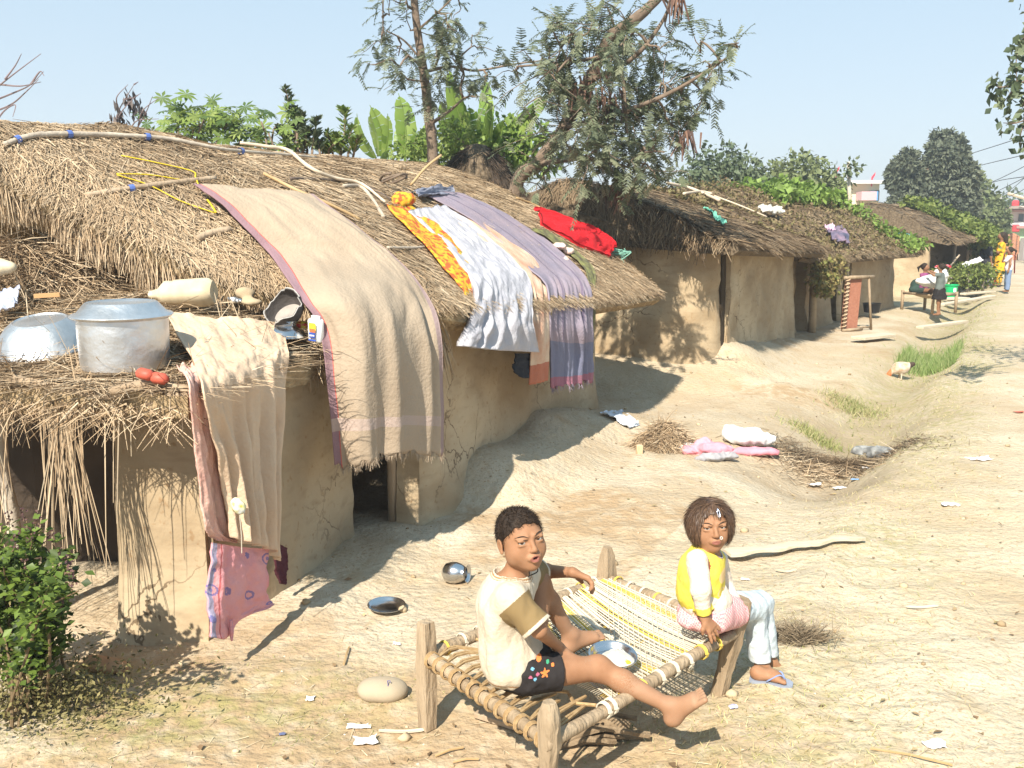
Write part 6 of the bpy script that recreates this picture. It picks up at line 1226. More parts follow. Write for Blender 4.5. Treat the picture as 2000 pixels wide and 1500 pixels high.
def feather_tree(label, base, trunk, r0, r1, branches, clusters, seed, pods=(), nf=26, name='feathery_tree'):
    rs = np.random.RandomState(seed); o = empty(name, base, label, 'tree'); tr = catmull(trunk, 40); mb = MB(); mb.tube(tr, np.linspace(r0, r1, 40), 12, bump=.18, seed=seed); tk = mb.build('trunk', BARK, o, smooth=True)
    sk = [tr]; mb = MB()
    for b in branches: p = catmull(b[0], 26); mb.tube(p, np.linspace(b[1], b[2], 26), 7, bump=.2, seed=seed); sk.append(p)
    A = np.concatenate(sk); fp, fd, fl = [], [], []
    for (c, r, n) in clusters:
        c = np.array(c); a = A[np.argmin(np.linalg.norm(A-c, axis=1)+(A[:, 2] > c[2]+.3)*.5)]; p = twig_to(mb, a, c, .014, .005, rs)
        for _ in range(max(2, n//7)):
            e = c+rs.randn(3)*r*.7; q = twig_to(mb, p[rs.randint(4, 9)], e, .006, .002, rs, 6); m = 7
            for i in rs.randint(1, 6, m): fp.append(q[i]+rs.randn(3)*.03); fd.append((q[min(i+1, 5)]-q[i-1])*3+rs.randn(3)*.35); fl.append(.12+.14*rs.rand())
    mb.build('branches', BARK, tk, smooth=True)
    v, f, r = fronds(np.array(fp), np.array(fd), np.array(fl), rs=rs); cr = mesh_np('crown', v, f, MIM, o, smooth=False, attr=dict(rnd=r))
    if len(pods):
        q = []; pods = [p_ for p_ in pods if p_[1] >= 20]
        for c, n, s_ in pods:
            p = np.array(c)+rs.randn(n, 3)*[s_, s_, s_*.5]; q.append(ribbons(p, np.stack([rs.randn(n)*.2, rs.randn(n)*.2, -np.ones(n)], -1), rs.randn(n, 3), .12+.12*rs.rand(n), .022, .03, rnd=rs.rand(n), taper=.6))
        for v, f, r in q: mesh_np('seed_pods', v, f, mat('brown_pod', (1, 1, 1), rough=.7, rnd=[(.045, .025, .02), (.13, .07, .05), (.22, .13, .09)]), cr, smooth=False, attr=dict(rnd=r))
    return o
Y1 = 10.6
rs = np.random.RandomState(2)
cl = [(P(x, y, Y1+rs.randn()*.35), r, int(n*.6)) for x, y, r, n in ((760, 30, .28, 40), (745, 90, .25, 30), (735, 130, .18, 16), (780, 110, .22, 28), (770, 160, .14, 10), (850, 20, .3, 40), (900, 15, .25, 30), (890, 60, .3, 44), (870, 100, .28, 36), (905, 120, .22, 26), (860, 150, .2, 18), (930, 95, .25, 22), (800, 60, .25, 26), (780, 5, .3, 30), (880, -30, .4, 40), (760, -40, .4, 40), (850, 210, .14, 8), (900, 170, .2, 18), (930, 190, .2, 20), (950, 160, .15, 10), (820, 130, .2, 18))]
feather_tree('tall slender tree with feathery leaves rising behind the nearest roof', (P(845, 330, Y1)[0], Y1, 0), [V(*P(848, 330, Y1)[:2], 0), P(846, 330, Y1), P(838, 230, Y1), P(826, 130, Y1), P(815, 60, Y1), P(806, -30, Y1), P(795, -120, Y1)], .062, .03,
    [([P(838, 245, Y1), P(880, 215, Y1-.1), P(905, 192, Y1-.1)], .022, .010), ([P(830, 140, Y1), P(880, 130, Y1+.1), P(930, 138, Y1+.1), P(1000, 126, Y1+.1), P(1060, 118, Y1)], .018, .006), ([P(825, 120, Y1), P(790, 80, Y1), P(755, 60, Y1)], .014, .006), ([P(815, 60, Y1), P(860, 20, Y1), P(900, -20, Y1)], .014, .006), ([P(748, -20, Y1), P(748, 60, Y1)], .010, .006)], cl, 3)
Y2 = 9.4; rs = np.random.RandomState(6); cl = []
for x, y, r, n in ((1080, 60, .3, 40), (1060, 110, .25, 36), (1110, 80, .3, 50), (1150, 60, .25, 40), (1050, 160, .3, 40), (1100, 150, .35, 80), (1150, 130, .35, 80), (1200, 110, .25, 50), (1250, 90, .25, 40), (1290, 100, .25, 40), (1320, 80, .2, 24), (1120, 200, .4, 110), (1180, 190, .4, 110), (1240, 170, .35, 90), (1290, 160, .3, 60), (1330, 190, .3, 50), (1100, 260, .4, 90), (1160, 260, .4, 120), (1220, 240, .4, 120), (1280, 240, .35, 90), (1320, 260, .3, 50), (1340, 230, .25, 30), (1130, 320, .35, 70), (1190, 320, .35, 100), (1240, 300, .3, 80), (1270, 330, .25, 40), (1080, 330, .3, 40), (1060, 370, .25, 30), (1380, 130, .25, 26), (1360, 90, .2, 16), (1420, 120, .22, 18), (1440, 90, .15, 8), (1380, 180, .2, 14), (1010, 150, .2, 16), (1150, 5, .25, 24), (1230, 350, .2, 30), (1300, 300, .2, 16), (1020, 210, .2, 10), (1210, 30, .2, 16)):
    cl.append((P(x, y, Y2+rs.randn()*.45), r, int(n*.75)))
feather_tree('large leaning tree with a feathery crown between the first two houses', (P(1000, 395, 9.3)[0], 10.1, 0), [V(*P(990, 400, 10.15)[:2], 0), P(1003, 392, 10.05), P(1050, 320, 9.95), P(1095, 260, 9.85), P(1150, 160, 9.75), P(1190, 75, 9.65), P(1240, 38, 9.55), P(1290, -10, 9.55), P(1330, -70, 9.55)], .075, .042,
    [([P(1190, 80, 9.65), P(1215, 150, 9.45), P(1225, 260, 9.35)], .03, .012), ([P(1150, 160, 9.75), P(1240, 110, 9.35), P(1300, 30, 9.3), P(1310, -20, 9.3)], .025, .012), ([P(1100, 250, 9.85), P(1180, 230, 9.45), P(1290, 190, 9.2), P(1380, 140, 9.2), P(1430, 105, 9.2)], .03, .008), ([P(1050, 320, 9.95), P(1150, 310, 9.45), P(1240, 330, 9.35)], .03, .01), ([P(1180, 110, 9.65), P(1120, 120, 9.65), P(1010, 130, 9.75)], .02, .01), ([P(1120, 220, 9.75), P(1110, 130, 9.45), P(1080, 60, 9.35)], .02, .008)],
    cl, 9, pods=[(P(1150, 150, 9.35), 30, .10), (P(1180, 185, 9.2), 36, .12), (P(1322, -5, 9.2), 24, .05), (P(1210, 365, 9.3), 26, .06), (P(1338, 262, 9.2), 24, .05)])

def leaf_crown(name, label, cat, base, clusters, m, size, n, trunk=None, seed=0, asp=.55, wood=BARK, group=None, droop=.3, trunk_r=.05, stems=True):
    rs = np.random.RandomState(seed); o = empty(name, base, label, cat, group); q = []; mb = MB(); base = np.array(base, float)
    if trunk: mb.tube(catmull(trunk, 16), np.linspace(trunk_r, trunk_r*.5, 16), 8, bump=.15)
    top = np.array(trunk[-1]) if trunk else base
    for c, r, w in clusters:
        k = int(n*w); c = np.array(c); r = np.array(r if not np.isscalar(r) else (r, r, r)); d = rs.randn(k, 3); d /= np.linalg.norm(d, axis=1)[:, None]; rad = (.55+.5*rs.rand(k)**.6)*(1+.35*vnoise(d[:, 0]*2.5+seed, d[:, 1]*2.5, d[:, 2]*2.5+c[0]))
        ok = vnoise(d[:, 0]*4+seed, d[:, 1]*4, d[:, 2]*4+c[2])+.5*rs.randn(k) > -.45; d = d[ok]; rad = rad[ok]
        p = c+d*rad[:, None]*r; k = len(p); dr = d*.6+rs.randn(k, 3)*.6; dr[:, 2] -= droop
        q.append(leafs(p, dr, d+rs.randn(k, 3)*.5, size*(.6+.8*rs.rand(k)), size*asp*(.6+.8*rs.rand(k)), rnd=np.clip(rs.rand(k)*.6+.4*(.5+.5*vnoise(p[:, 0]*1.2, p[:, 1]*1.2, p[:, 2]*1.2)), 0, 1)))
        if stems: twig_to(mb, top, c, trunk_r*.5, trunk_r*.15, rs)
    if len(mb.v): mb.build('trunk' if trunk else 'stems', wood, o, smooth=True)
    v, f, r = cat3(q); mesh_np('crown' if trunk else 'leaves', v, f, m, o, smooth=False, attr=dict(rnd=r)); return o
YG = mat('fresh_leaf', (1, 1, 1), rough=.5, rnd=[(.05, .09, .02), (.12, .18, .04), (.19, .26, .06), (.27, .33, .10), (.09, .14, .04)], trans=.3)
GG = mat('grey_green_leaf', (1, 1, 1), rough=.55, rnd=[(.045, .065, .04), (.085, .115, .06), (.13, .16, .09), (.19, .22, .13)], trans=.2)
rnd_ = np.random.RandomState(5)
def cls(lst, Y, sc=1.): return [(P(x, y, Y+rnd_.randn()*.3*sc), r, w) for x, y, r, w in lst]
def gb(x, Y): q = P(x, 400, Y); return (q[0], q[1], 0)
# palmate-leaved castor plants peeping over the ridge
def castor(px, lst, label, seed, Y=9.):
    rs = np.random.RandomState(seed); o = empty('castor_plant', gb(px, Y), label, 'plant'); q = []; mb = MB(); b = np.array(gb(px, Y))
    for x, y, n in lst:
        c = P(x, y, Y+rs.randn()*.2); twig_to(mb, b+V(0, 0, 1.2), c, .02, .008, rs)
        for _ in range(n):
            lc = c+rs.randn(3)*[.14, .14, .10]; nr = V(0, -.5, .8)+rs.randn(3)*.4; nr /= np.linalg.norm(nr); e1 = np.cross(nr, rs.randn(3)); e1 /= np.linalg.norm(e1); e2 = np.cross(nr, e1); k = 8; th = np.arange(k)*2*math.pi/k; L_ = .06+.06*rs.rand(); dr = np.outer(np.cos(th), e1)+np.outer(np.sin(th), e2)+[0, 0, -.25]
            q.append(leafs(np.tile(lc, (k, 1)), dr, np.tile(nr, (k, 1)), L_, L_*.32, rnd=np.full(k, rs.rand())))
    mb.build('stems', BARK, o, smooth=True); v, f, r = cat3(q); mesh_np('leaves', v, f, YG, o, smooth=False, attr=dict(rnd=r)); return o
castor(400, [(340, 235, 16), (370, 222, 18), (400, 240, 18), (430, 230, 18), (455, 245, 16), (470, 255, 10), (350, 255, 10), (420, 255, 16), (385, 258, 12)], 'bright green star-leaved plant just above the ridge of the nearest roof', 3)
castor(525, [(510, 240, 12), (530, 255, 12), (545, 240, 8), (520, 270, 10), (560, 275, 10)], 'smaller star-leaved plant left of the spiky shrub', 4)
def spiky(px, lst, label, seed, Y=9.2, m=YG):
    rs = np.random.RandomState(seed); o = empty('shrub', gb(px, Y), label, 'shrub'); q = []; mb = MB(); b = np.array(gb(px, Y))
    for x0, y0, x1, y1, n in lst:
        a, c = P(x0, y0, Y+rs.randn()*.15), P(x1, y1, Y+rs.randn()*.15); p = twig_to(mb, a, c, .012, .004, rs); mb.tube([b+V(0, 0, .8), (b+a)/2+V(0, 0, .6), a], [.02, .015, .012], 6)
        t = rs.rand(n); i = (t*8).astype(int); pp = p[i]+(p[np.minimum(i+1, 8)]-p[i])*rs.rand(n)[:, None]; th = rs.rand(n)*6.28; dr = np.stack([np.cos(th), np.sin(th), .55+.3*rs.rand(n)], -1); q.append(leafs(pp, dr, rs.randn(n, 3)*.3+[0, -.3, 1], .10*(1.1-.5*t)+.02*rs.rand(n), .035, rnd=rs.rand(n)))
    mb.build('stems', BARK, o, smooth=True); v, f, r = cat3(q); mesh_np('leaves', v, f, m, o, smooth=False, attr=dict(rnd=r))
spiky(590, [(575, 275, 560, 175, 90), (580, 260, 575, 210, 60), (600, 290, 590, 225, 80), (610, 290, 622, 232, 70), (560, 290, 545, 250, 60), (590, 300, 605, 250, 80), (560, 300, 575, 262, 60), (625, 300, 610, 265, 60)], 'tall dark spiky shrub rising over the ridge', 5, m=GG)
spiky(660, [(665, 290, 668, 212, 90), (650, 300, 640, 262, 70), (680, 300, 690, 250, 60), (630, 300, 625, 275, 60), (665, 305, 655, 265, 80), (690, 305, 700, 270, 60), (640, 308, 650, 280, 60)], 'yellow green spiky shrub left of the banana plants', 6)
# banana plants
BAN = mat('banana_leaf', (1, 1, 1), (.75, .8, .7), scale=5, rough=.45, rnd=[(.10, .17, .03), (.20, .30, .06), (.30, .38, .10), (.16, .25, .05)], trans=.35)
def banana(px, leaves, label, seed, Y=12.2):
    rs = np.random.RandomState(seed); b = np.array(gb(px, Y)); o = empty('banana_plant', b, label, 'banana plant')
    mb = MB(); mb.tube(catmull([b, b+V(.02, 0, 1.0), P(px, 335, Y)], 12), [.10]*6+[.08]*6, 10); mb.build('stem', mat('banana_stem', (.20, .24, .09), (.32, .30, .16), scale=6), o, smooth=True)
    for x0, y0, x1, y1, wd, bow in leaves:
        a, c = P(x0, y0, Y+rs.randn()*.15), P(x1, y1, Y+rs.randn()*.4-.1); L_ = np.linalg.norm(c-a); n = 30; t = np.linspace(0, 1, n); side = V(1, .3*rs.randn(), 0); mid = a+np.outer(t, c-a)+np.outer(np.sin(t*math.pi)*L_*bow, V(1, 0, .4)); tg = np.gradient(mid, axis=0); tg /= np.linalg.norm(tg, axis=1)[:, None]
        face = V(rs.randn()*.5, -1, .3); sd = np.cross(tg, face); sd /= np.linalg.norm(sd, axis=1)[:, None]; up = np.cross(sd, tg); W_ = wd*Y/FOC*.5*np.sin(np.clip(t*1.05+.03, 0, 1)*math.pi)**.6; mb = MB()
        for s_ in (-1, 1):
            i = 1
            while i < n-1:                                # blade torn into strips
                k = min(n-1, i+rs.randint(2, 7)); rows = []
                for j in np.linspace(i, k-.15, 5):
                    j0 = int(j); fr_ = j-j0; m_ = mid[j0]*(1-fr_)+mid[min(j0+1, n-1)]*fr_; w_ = W_[j0]*(1-.12*rs.rand()); dz = -.12*w_*rs.rand(); rows.append([m_, m_+sd[j0]*s_*w_*.5+up[j0]*w_*.22, m_+sd[j0]*s_*w_+up[j0]*w_*.18+tg[j0]*w_*.25+V(0, 0, dz)])
                mb.grid(rows, a=rs.rand()*.25+.5*rs.rand()); i = k
        mb.tube(mid, np.linspace(.014, .004, n), 5, a=.9); mb.build('leaf', BAN, o, smooth=True)
banana(745, [(735, 310, 697, 222, 34, -.10), (738, 305, 722, 222, 40, .04), (745, 310, 722, 205, 34, .10), (750, 310, 757, 222, 26, .05), (742, 312, 770, 300, 24, -.1)], 'leftmost banana plant with upright torn leaves behind the ridge', 3)
banana(790, [(790, 310, 778, 182, 44, .06), (792, 300, 820, 280, 36, .35), (785, 310, 792, 225, 30, -.06), (795, 310, 840, 235, 34, .12), (798, 315, 850, 268, 28, .2)], 'middle banana plant just left of the slender tree', 4)
banana(935, [(930, 320, 862, 190, 36, -.10), (928, 310, 890, 175, 40, -.06), (932, 300, 875, 130, 36, -.05), (938, 300, 960, 200, 44, .05), (940, 310, 985, 235, 40, .06), (945, 310, 1075, 180, 36, .05), (940, 315, 1010, 215, 30, -.05), (935, 320, 950, 150, 34, .02), (928, 325, 880, 268, 30, -.25), (945, 320, 1040, 280, 32, .2), (936, 300, 915, 205, 40, .0)], 'largest banana clump to the right of the slender tree', 5)
leaf_crown('bush', 'yellow green bush behind the ridge right of the slender tree', 'bush', gb(890, 11.5), cls([(860, 290, .3, .3), (890, 275, .25, .3), (900, 305, .3, .3), (870, 325, .3, .3), (800, 305, .22, .25), (820, 325, .22, .2)], 11.6), YG, .07, 1500, seed=51)
leaf_crown('bush', 'dark green bush between the banana clump and the leaning tree', 'bush', gb(1010, 12.3), cls([(990, 280, .32, .3), (1030, 290, .3, .3), (1000, 310, .3, .3), (1060, 300, .25, .2)], 12.3), GREENV, .09, 1500, seed=52)
# bare twigs at far left
def bare(px, Y, lines, label, seed, clumps=()):
    rs = np.random.RandomState(seed); b = np.array(gb(px, Y)); o = empty('bare_shrub', b, label, 'bare shrub'); mb = MB(); s0 = catmull([P(*lines[0][0], Y), P(*lines[0][-1], Y)], 2)[0]; mb.tube([b, (b+s0)/2+V(.03, 0, 0), s0], [.02, .014, .009], 6)
    for l in lines: mb.tube(catmull([P(x, y, Y+rs.randn()*.05) for x, y in l], 16), np.linspace(.007, .002, 16), 5)
    mb.build('twigs', mat('purple_twig', (.20, .15, .15), rough=.9), o)
    if clumps:
        q = []
        for x, y, n in clumps: c = P(x, y, Y); q.append(leafs(c+rs.randn(n, 3)*[.03, .03, .045], np.stack([rs.randn(n)*.3, rs.randn(n)*.3, -np.ones(n)], -1), rs.randn(n, 3), .08, .03, rnd=rs.rand(n)))
        v, f, r = cat3(q); mesh_np('withered_leaves', v, f, mat('dark_withered', (1, 1, 1), rough=.8, rnd=[(.04, .035, .04), (.11, .10, .10), (.16, .13, .12)]), o, smooth=False, attr=dict(rnd=r))
bare(-20, 6.5, [[(-30, 190), (20, 150), (80, 105)], [(-20, 200), (30, 180), (60, 165), (85, 140)], [(10, 155), (30, 128), (42, 105)], [(0, 165), (40, 168), (80, 160)], [(-30, 225), (20, 205), (50, 180), (75, 155)], [(-10, 240), (10, 215), (30, 205), (25, 228)], [(60, 165), (78, 140), (86, 148)]], 'bare purple grey twigs at the far left edge', 1)
bare(235, 8., [[(222, 250), (235, 210), (262, 165)], [(225, 245), (240, 215), (268, 185)], [(232, 215), (228, 190), (250, 165)], [(262, 165), (270, 160)], [(268, 250), (285, 220), (298, 188)], [(255, 250), (270, 235), (310, 232)], [(270, 245), (280, 215), (312, 190)], [(240, 195), (262, 190), (275, 182)]], 'bare shrub with drooping withered leaves above the roof ridge', 2, [(231, 225, 34), (247, 196, 20), (266, 198, 24), (231, 240, 26)])
# bushes and trees farther away
leaf_crown('bush', 'round grey green bush behind the third house', 'bush', gb(1410, 24), cls([(1370, 350, .55, .3), (1410, 340, .65, .35), (1450, 345, .55, .3), (1390, 380, .7, .3), (1440, 380, .7, .3), (1350, 385, .5, .2), (1480, 375, .45, .2)], 24), GG, .15, 2600, trunk=[gb(1410, 24), P(1410, 420, 24)], seed=61)
leaf_crown('bush', 'round paler green bush to the right of the grey green bush', 'bush', gb(1560, 30), cls([(1520, 355, .6, .3), (1560, 345, .75, .35), (1600, 355, .6, .3), (1540, 385, .8, .3), (1590, 385, .8, .3), (1505, 385, .5, .2), (1625, 380, .5, .2)], 30), mat('pale_leaf', (1, 1, 1), rough=.6, rnd=[(.07, .09, .04), (.13, .16, .065), (.19, .22, .10), (.24, .27, .13)], trans=.2), .18, 2600, trunk=[gb(1560, 30), P(1560, 420, 30)], seed=62)
DK = mat('dark_tree_leaf', (1, 1, 1), rough=.6, rnd=[(.035, .045, .032), (.07, .085, .055), (.12, .135, .09), (.17, .18, .12)], trans=.12)
leaf_crown('broad_tree', 'big dark green tree towering beyond the last house', 'tree', gb(1830, 40), cls([(1842, 278, .45, .25), (1862, 292, .5, .25), (1835, 300, .45, .2), (1838, 312, .6, .3), (1868, 322, .55, .3), (1884, 345, .5, .25), (1845, 345, .8, .4), (1772, 316, .4, .2), (1758, 336, .45, .2), (1780, 345, .55, .3), (1748, 355, .3, .12), (1812, 362, .7, .35), (1870, 372, .75, .4), (1775, 378, .6, .3), (1838, 392, .9, .4), (1885, 392, .5, .3), (1795, 402, .8, .35), (1760, 405, .55, .2), (1862, 418, .8, .35), (1825, 430, .9, .35)], 40, 2.), DK, .20, 6500, trunk=[gb(1840, 40), P(1835, 430, 40), P(1835, 350, 40)], seed=63, trunk_r=.35)
leaf_crown('broad_tree', 'lighter yellow green tree right of the big dark tree', 'tree', gb(1900, 50), cls([(1895, 385, 1.0, .4), (1905, 410, 1.2, .5), (1920, 425, 1.2, .5), (1885, 430, 1.3, .5), (1935, 435, .9, .4), (1890, 360, .8, .3), (1900, 450, 1.2, .4)], 50, 2.), mat('pale_leaf', (1, 1, 1)), .32, 2200, trunk=[gb(1900, 50), P(1900, 430, 50)], seed=64, trunk_r=.25)
leaf_crown('broad_tree', 'hazy low tree beside the far electricity pole', 'tree', gb(1965, 80), cls([(1962, 415, 1.6, .5), (1972, 425, 1.5, .5), (1955, 435, 1.4, .5), (1968, 440, 1.6, .4)], 80, 3.), GG, .5, 900, trunk=[gb(1965, 80), P(1965, 440, 80)], seed=65, trunk_r=.25)
# tree just outside the right edge: only its outer sprays reach into view and shade the path
rs = np.random.RandomState(12); b = V(6.6, 8.9, 0); o = empty('overhanging_tree', b, 'tree at the right edge whose leafy sprays hang into the sky', 'tree'); mb = MB()
mb.tube(catmull([b, b+V(0, 0, 1.6), V(6.2, 8.8, 3.4), V(5.8, 8.8, 4.4)], 20), np.linspace(.13, .05, 20), 10, bump=.15); tk = mb.build('trunk', BARK, o, smooth=True); q = []; mb = MB()
for pts, n in (([(2120, 20), (2040, 80), (1990, 100), (1985, 150)], 70), ([(2120, 90), (2040, 140), (1985, 165), (1950, 170), (1945, 160)], 60), ([(1990, 150), (1975, 180), (1960, 200)], 26), ([(2100, 200), (2030, 225), (1985, 240), (1960, 240)], 46), ([(2020, 225), (1995, 255), (1992, 295)], 26), ([(2060, 150), (2010, 180), (1995, 215)], 40), ([(2060, 40), (2005, 70), (1990, 90)], 30)):
    p = catmull([P(x, y, 8.4+.15*rs.randn()) for x, y in pts], 20); mb.tube(p, np.linspace(.012, .003, 20), 5); i = rs.randint(4, 20, n); pp = p[i]+rs.randn(n, 3)*.035; q.append(leafs(pp, rs.randn(n, 3)+[0, 0, -.4], rs.randn(n, 3), .07+.03*rs.rand(n), .055, rnd=rs.rand(n)))
for _ in range(16):
    c = V(4.75+1.3*rs.rand(), 8.4+1.0*rs.rand(), 3.1+1.1*rs.rand()); p = twig_to(mb, V(6.1, 8.8, 3.5), c, .02, .005, rs); n = 40; pp = c+rs.randn(n, 3)*.2; q.append(leafs(pp, rs.randn(n, 3), rs.randn(n, 3), .08, .06, rnd=rs.rand(n)))
mb.build('branches', BARK, tk, smooth=True); v, f, r = cat3(q); mesh_np('crown', v, f, GG, o, smooth=False, attr=dict(rnd=r))
# leafy herb bush, lower left
def herb():
    rs = np.random.RandomState(31); b = G(55, 1385, 0); o = empty('herb_bush', b, 'leafy green herb bush with flower spikes at the lower left corner', 'bush'); mb = MB(); q = []; fl = []
    tips = [(20, 1030), (45, 1020), (75, 1030), (100, 1060), (30, 1075), (60, 1060), (115, 1100), (85, 1100), (10, 1110), (135, 1120), (50, 1120), (140, 1150), (100, 1150), (20, 1160), (70, 1170), (120, 1190), (40, 1210), (90, 1215), (10, 1220), (-20, 1080), (-30, 1150), (-10, 1040), (60, 1240), (110, 1130), (-40, 1210)]
    for x, y in tips:
        c = P(x, y, 3.28+.22*rs.randn()); c[1] = min(c[1], 3.7); p = twig_to(mb, b+V(.06*rs.randn(), .06*rs.randn(), 0), c, .006, .002, rs, 12, .04); n = 150; t = rs.rand(n)**.7*10; i = t.astype(int); pp = p[i+1]+rs.randn(n, 3)*.022; th = rs.rand(n)*6.28; dr = np.stack([np.cos(th), np.sin(th), .25+.4*rs.randn(n)], -1)
        k = pp[:, 2] > .17; q.append(leafs(pp[k], dr[k], rs.randn(k.sum(), 3)*.35+[0, -.3, 1], .024+.022*rs.rand(k.sum()), .018+.012*rs.rand(k.sum()), rnd=rs.rand(k.sum())))
        n = 26; z = rs.rand(n); pp = c+np.stack([.005*rs.randn(n), .005*rs.randn(n), .055*z], -1); fl.append(leafs(pp, rs.randn(n, 3)+[0, 0, .6], rs.randn(n, 3), .012, .008, rnd=rs.rand(n)))
    mb.build('stems', mat('herb_stem', (.16, .11, .06), rough=.9), o); v, f, r = cat3(q); mesh_np('leaves', v, f, mat('herb_leaf', (1, 1, 1), rough=.45, rnd=[(.03, .05, .012), (.065, .10, .018), (.12, .18, .03), (.17, .24, .05)], trans=.3), o, smooth=False, attr=dict(rnd=r))
    for v, f, r in fl: mesh_np('flower_spike', v, f, mat('purple_brown', (1, 1, 1), rough=.8, rnd=[(.05, .025, .03), (.12, .06, .06), (.15, .10, .05)]), o, smooth=False, attr=dict(rnd=r))
    n = 2600; pp = b+np.stack([.17*rs.randn(n)+.06, .10*rs.randn(n), .10*np.abs(rs.randn(n))], -1); q = leafs(pp, rs.randn(n, 3)+[0, 0, .2], rs.randn(n, 3), .022, .010, rnd=rs.rand(n)); o2 = mesh_np('dry_foliage', q[0], q[1], mat('dry_herb', (1, 1, 1), rough=.9, rnd=[(.06, .05, .02), (.16, .14, .05), (.24, .20, .09)]), o, smooth=False, attr=dict(rnd=q[2]))
herb()

# ---- grass, litter, pebbles
def on_ground(n, fx, fy, dens): x = fx(n); y = fy(n); k = RS.rand(n) < dens(x, y); return x[k], y[k]
def blades(name, x, y, L, W, m, lean=.6, rnd=None, bend=.35, kind='stuff', seg=2):
    n = len(x); z = gh(x, y); dr = np.stack([RS.randn(n)*lean, RS.randn(n)*lean, np.ones(n)], -1)
    q = ribbons(np.stack([x, y, z-.003], -1), dr, RS.randn(n, 3)+[0, -1, 0], L*(.5+RS.rand(n)), W*(.6+.8*RS.rand(n)), bend*RS.rand(n), seg=seg, taper=.15, rnd=rnd)
    return tag(mesh_np(name, q[0], q[1], m, smooth=False, attr=dict(rnd=q[2])), kind=kind)
DG = mat('dry_grass', (1, 1, 1), rough=.9, rnd=[(.30, .24, .12), (.46, .38, .21), (.55, .47, .28), (.34, .31, .13), (.24, .25, .08)])
uvf = lambda x, y: (x*ru[0]+y*ru[1], x*rv[0]+y*rv[1]-EDGE(x*ru[0]+y*ru[1]))
def dens1(x, y):
    u, dv = uvf(x, y); a = np.exp(-((dv-.12)/.36)**2)*(.35+.65*(fbm(x*1.6, y*1.6, 9) > -.15))*(u < 16); return np.clip(a+.9*np.exp(-(((x-.95)/.45)**2+((y-3.0)/.45)**2)), 0, 1)*(np.hypot(x, y) > 2)
x, y = on_ground(90000, lambda n: .1+6.5*RS.rand(n)**1.3, lambda n: 2.2+13*RS.rand(n)**1.9, dens1); blades('dry_grass', x, y, .024, .0035, DG, lean=1.1)
x, y = on_ground(16000, lambda n: -2.3+2.6*RS.rand(n), lambda n: 2.7+1.1*RS.rand(n), lambda x, y: np.clip(np.exp(-(((x+1.2)/.8)**2+((y-3.25)/.32)**2))*(.2+.9*(fbm(x*3, y*3, 3) > 0)), 0, 1)); blades('short_green_grass', x, y, .016, .003, mat('short_grass', (1, 1, 1), rough=.8, rnd=[(.12, .13, .04), (.22, .24, .07), (.32, .28, .13), (.42, .35, .2)]), lean=1.2)
x, y = on_ground(26000, lambda n: 2.5+9*RS.rand(n), lambda n: 7+15*RS.rand(n), lambda x, y: np.clip(np.exp(-((uvf(x, y)[1]+.35)/.5)**2)*sm(8, 10, uvf(x, y)[0])*(fbm(x*.9, y*.9, 2) > -.05), 0, 1)); blades('ditch_grass', x, y, .055, .006, mat('ditch_blade', (1, 1, 1), rough=.7, rnd=[(.14, .17, .05), (.24, .27, .09), (.34, .31, .15), (.42, .36, .2)]), lean=.7)
c = gp(1812, 728); n = 9000; x = c[0]+.15+.55*RS.randn(n); y = c[1]+.35+.75*RS.randn(n); k = (np.abs(uvf(x, y)[1]+.42) < .36) & (y > c[1]-.35); o = blades('tall_ditch_grass', x[k], y[k], .12, .009, mat('tall_blade', (1, 1, 1), rough=.6, rnd=[(.10, .16, .04), (.18, .26, .07), (.26, .33, .12), (.34, .36, .17)], trans=.2), lean=.35, bend=.25)
for lb, px, py, s_ in (('greenish tuft of dry grass at the edge of the middle hollow', 1664, 775, .14), ('dry tuft on the slope above the rubbish hollow', 1592, 855, .13)):
    c = gp(px, py); n = 900; o = blades('grass_tuft', c[0]+s_*RS.randn(n), c[1]+s_*RS.randn(n), .07, .006, MC['ditch_blade'], kind=None); tag(o, lb, 'grass tuft')
# fallen straw
n = 9500; x = -2.4+6.4*RS.rand(n); y = 2.3+10*RS.rand(n)**1.7; s_, t_ = H1.st(x, y); k = (RS.rand(n) < .30+.6*np.exp(-((x+.2)/1.2)**2-((y-2.9)/.7)**2)+.4*(fbm(x*2, y*2, 6) > .25)) & ~((t_ < 0) & (s_ > -.2)); x, y = x[k], y[k]; n = len(x)
q = ribbons(np.stack([x, y, gh(x, y)+.004], -1), np.stack([RS.randn(n), RS.randn(n), .06*RS.randn(n)], -1), np.tile([0, 0, 1.], (n, 1))+RS.randn(n, 3)*.3, .02+.07*RS.rand(n)**2, .0028, .04*RS.randn(n), rnd=RS.rand(n)); tag(mesh_np('fallen_straw', q[0], q[1], mat('fallen_straw', (1, 1, 1), rough=.9, rnd=[(.26, .19, .11), (.40, .31, .19), (.54, .45, .30), (.62, .53, .38)]), smooth=False, attr=dict(rnd=q[2])), kind='stuff')
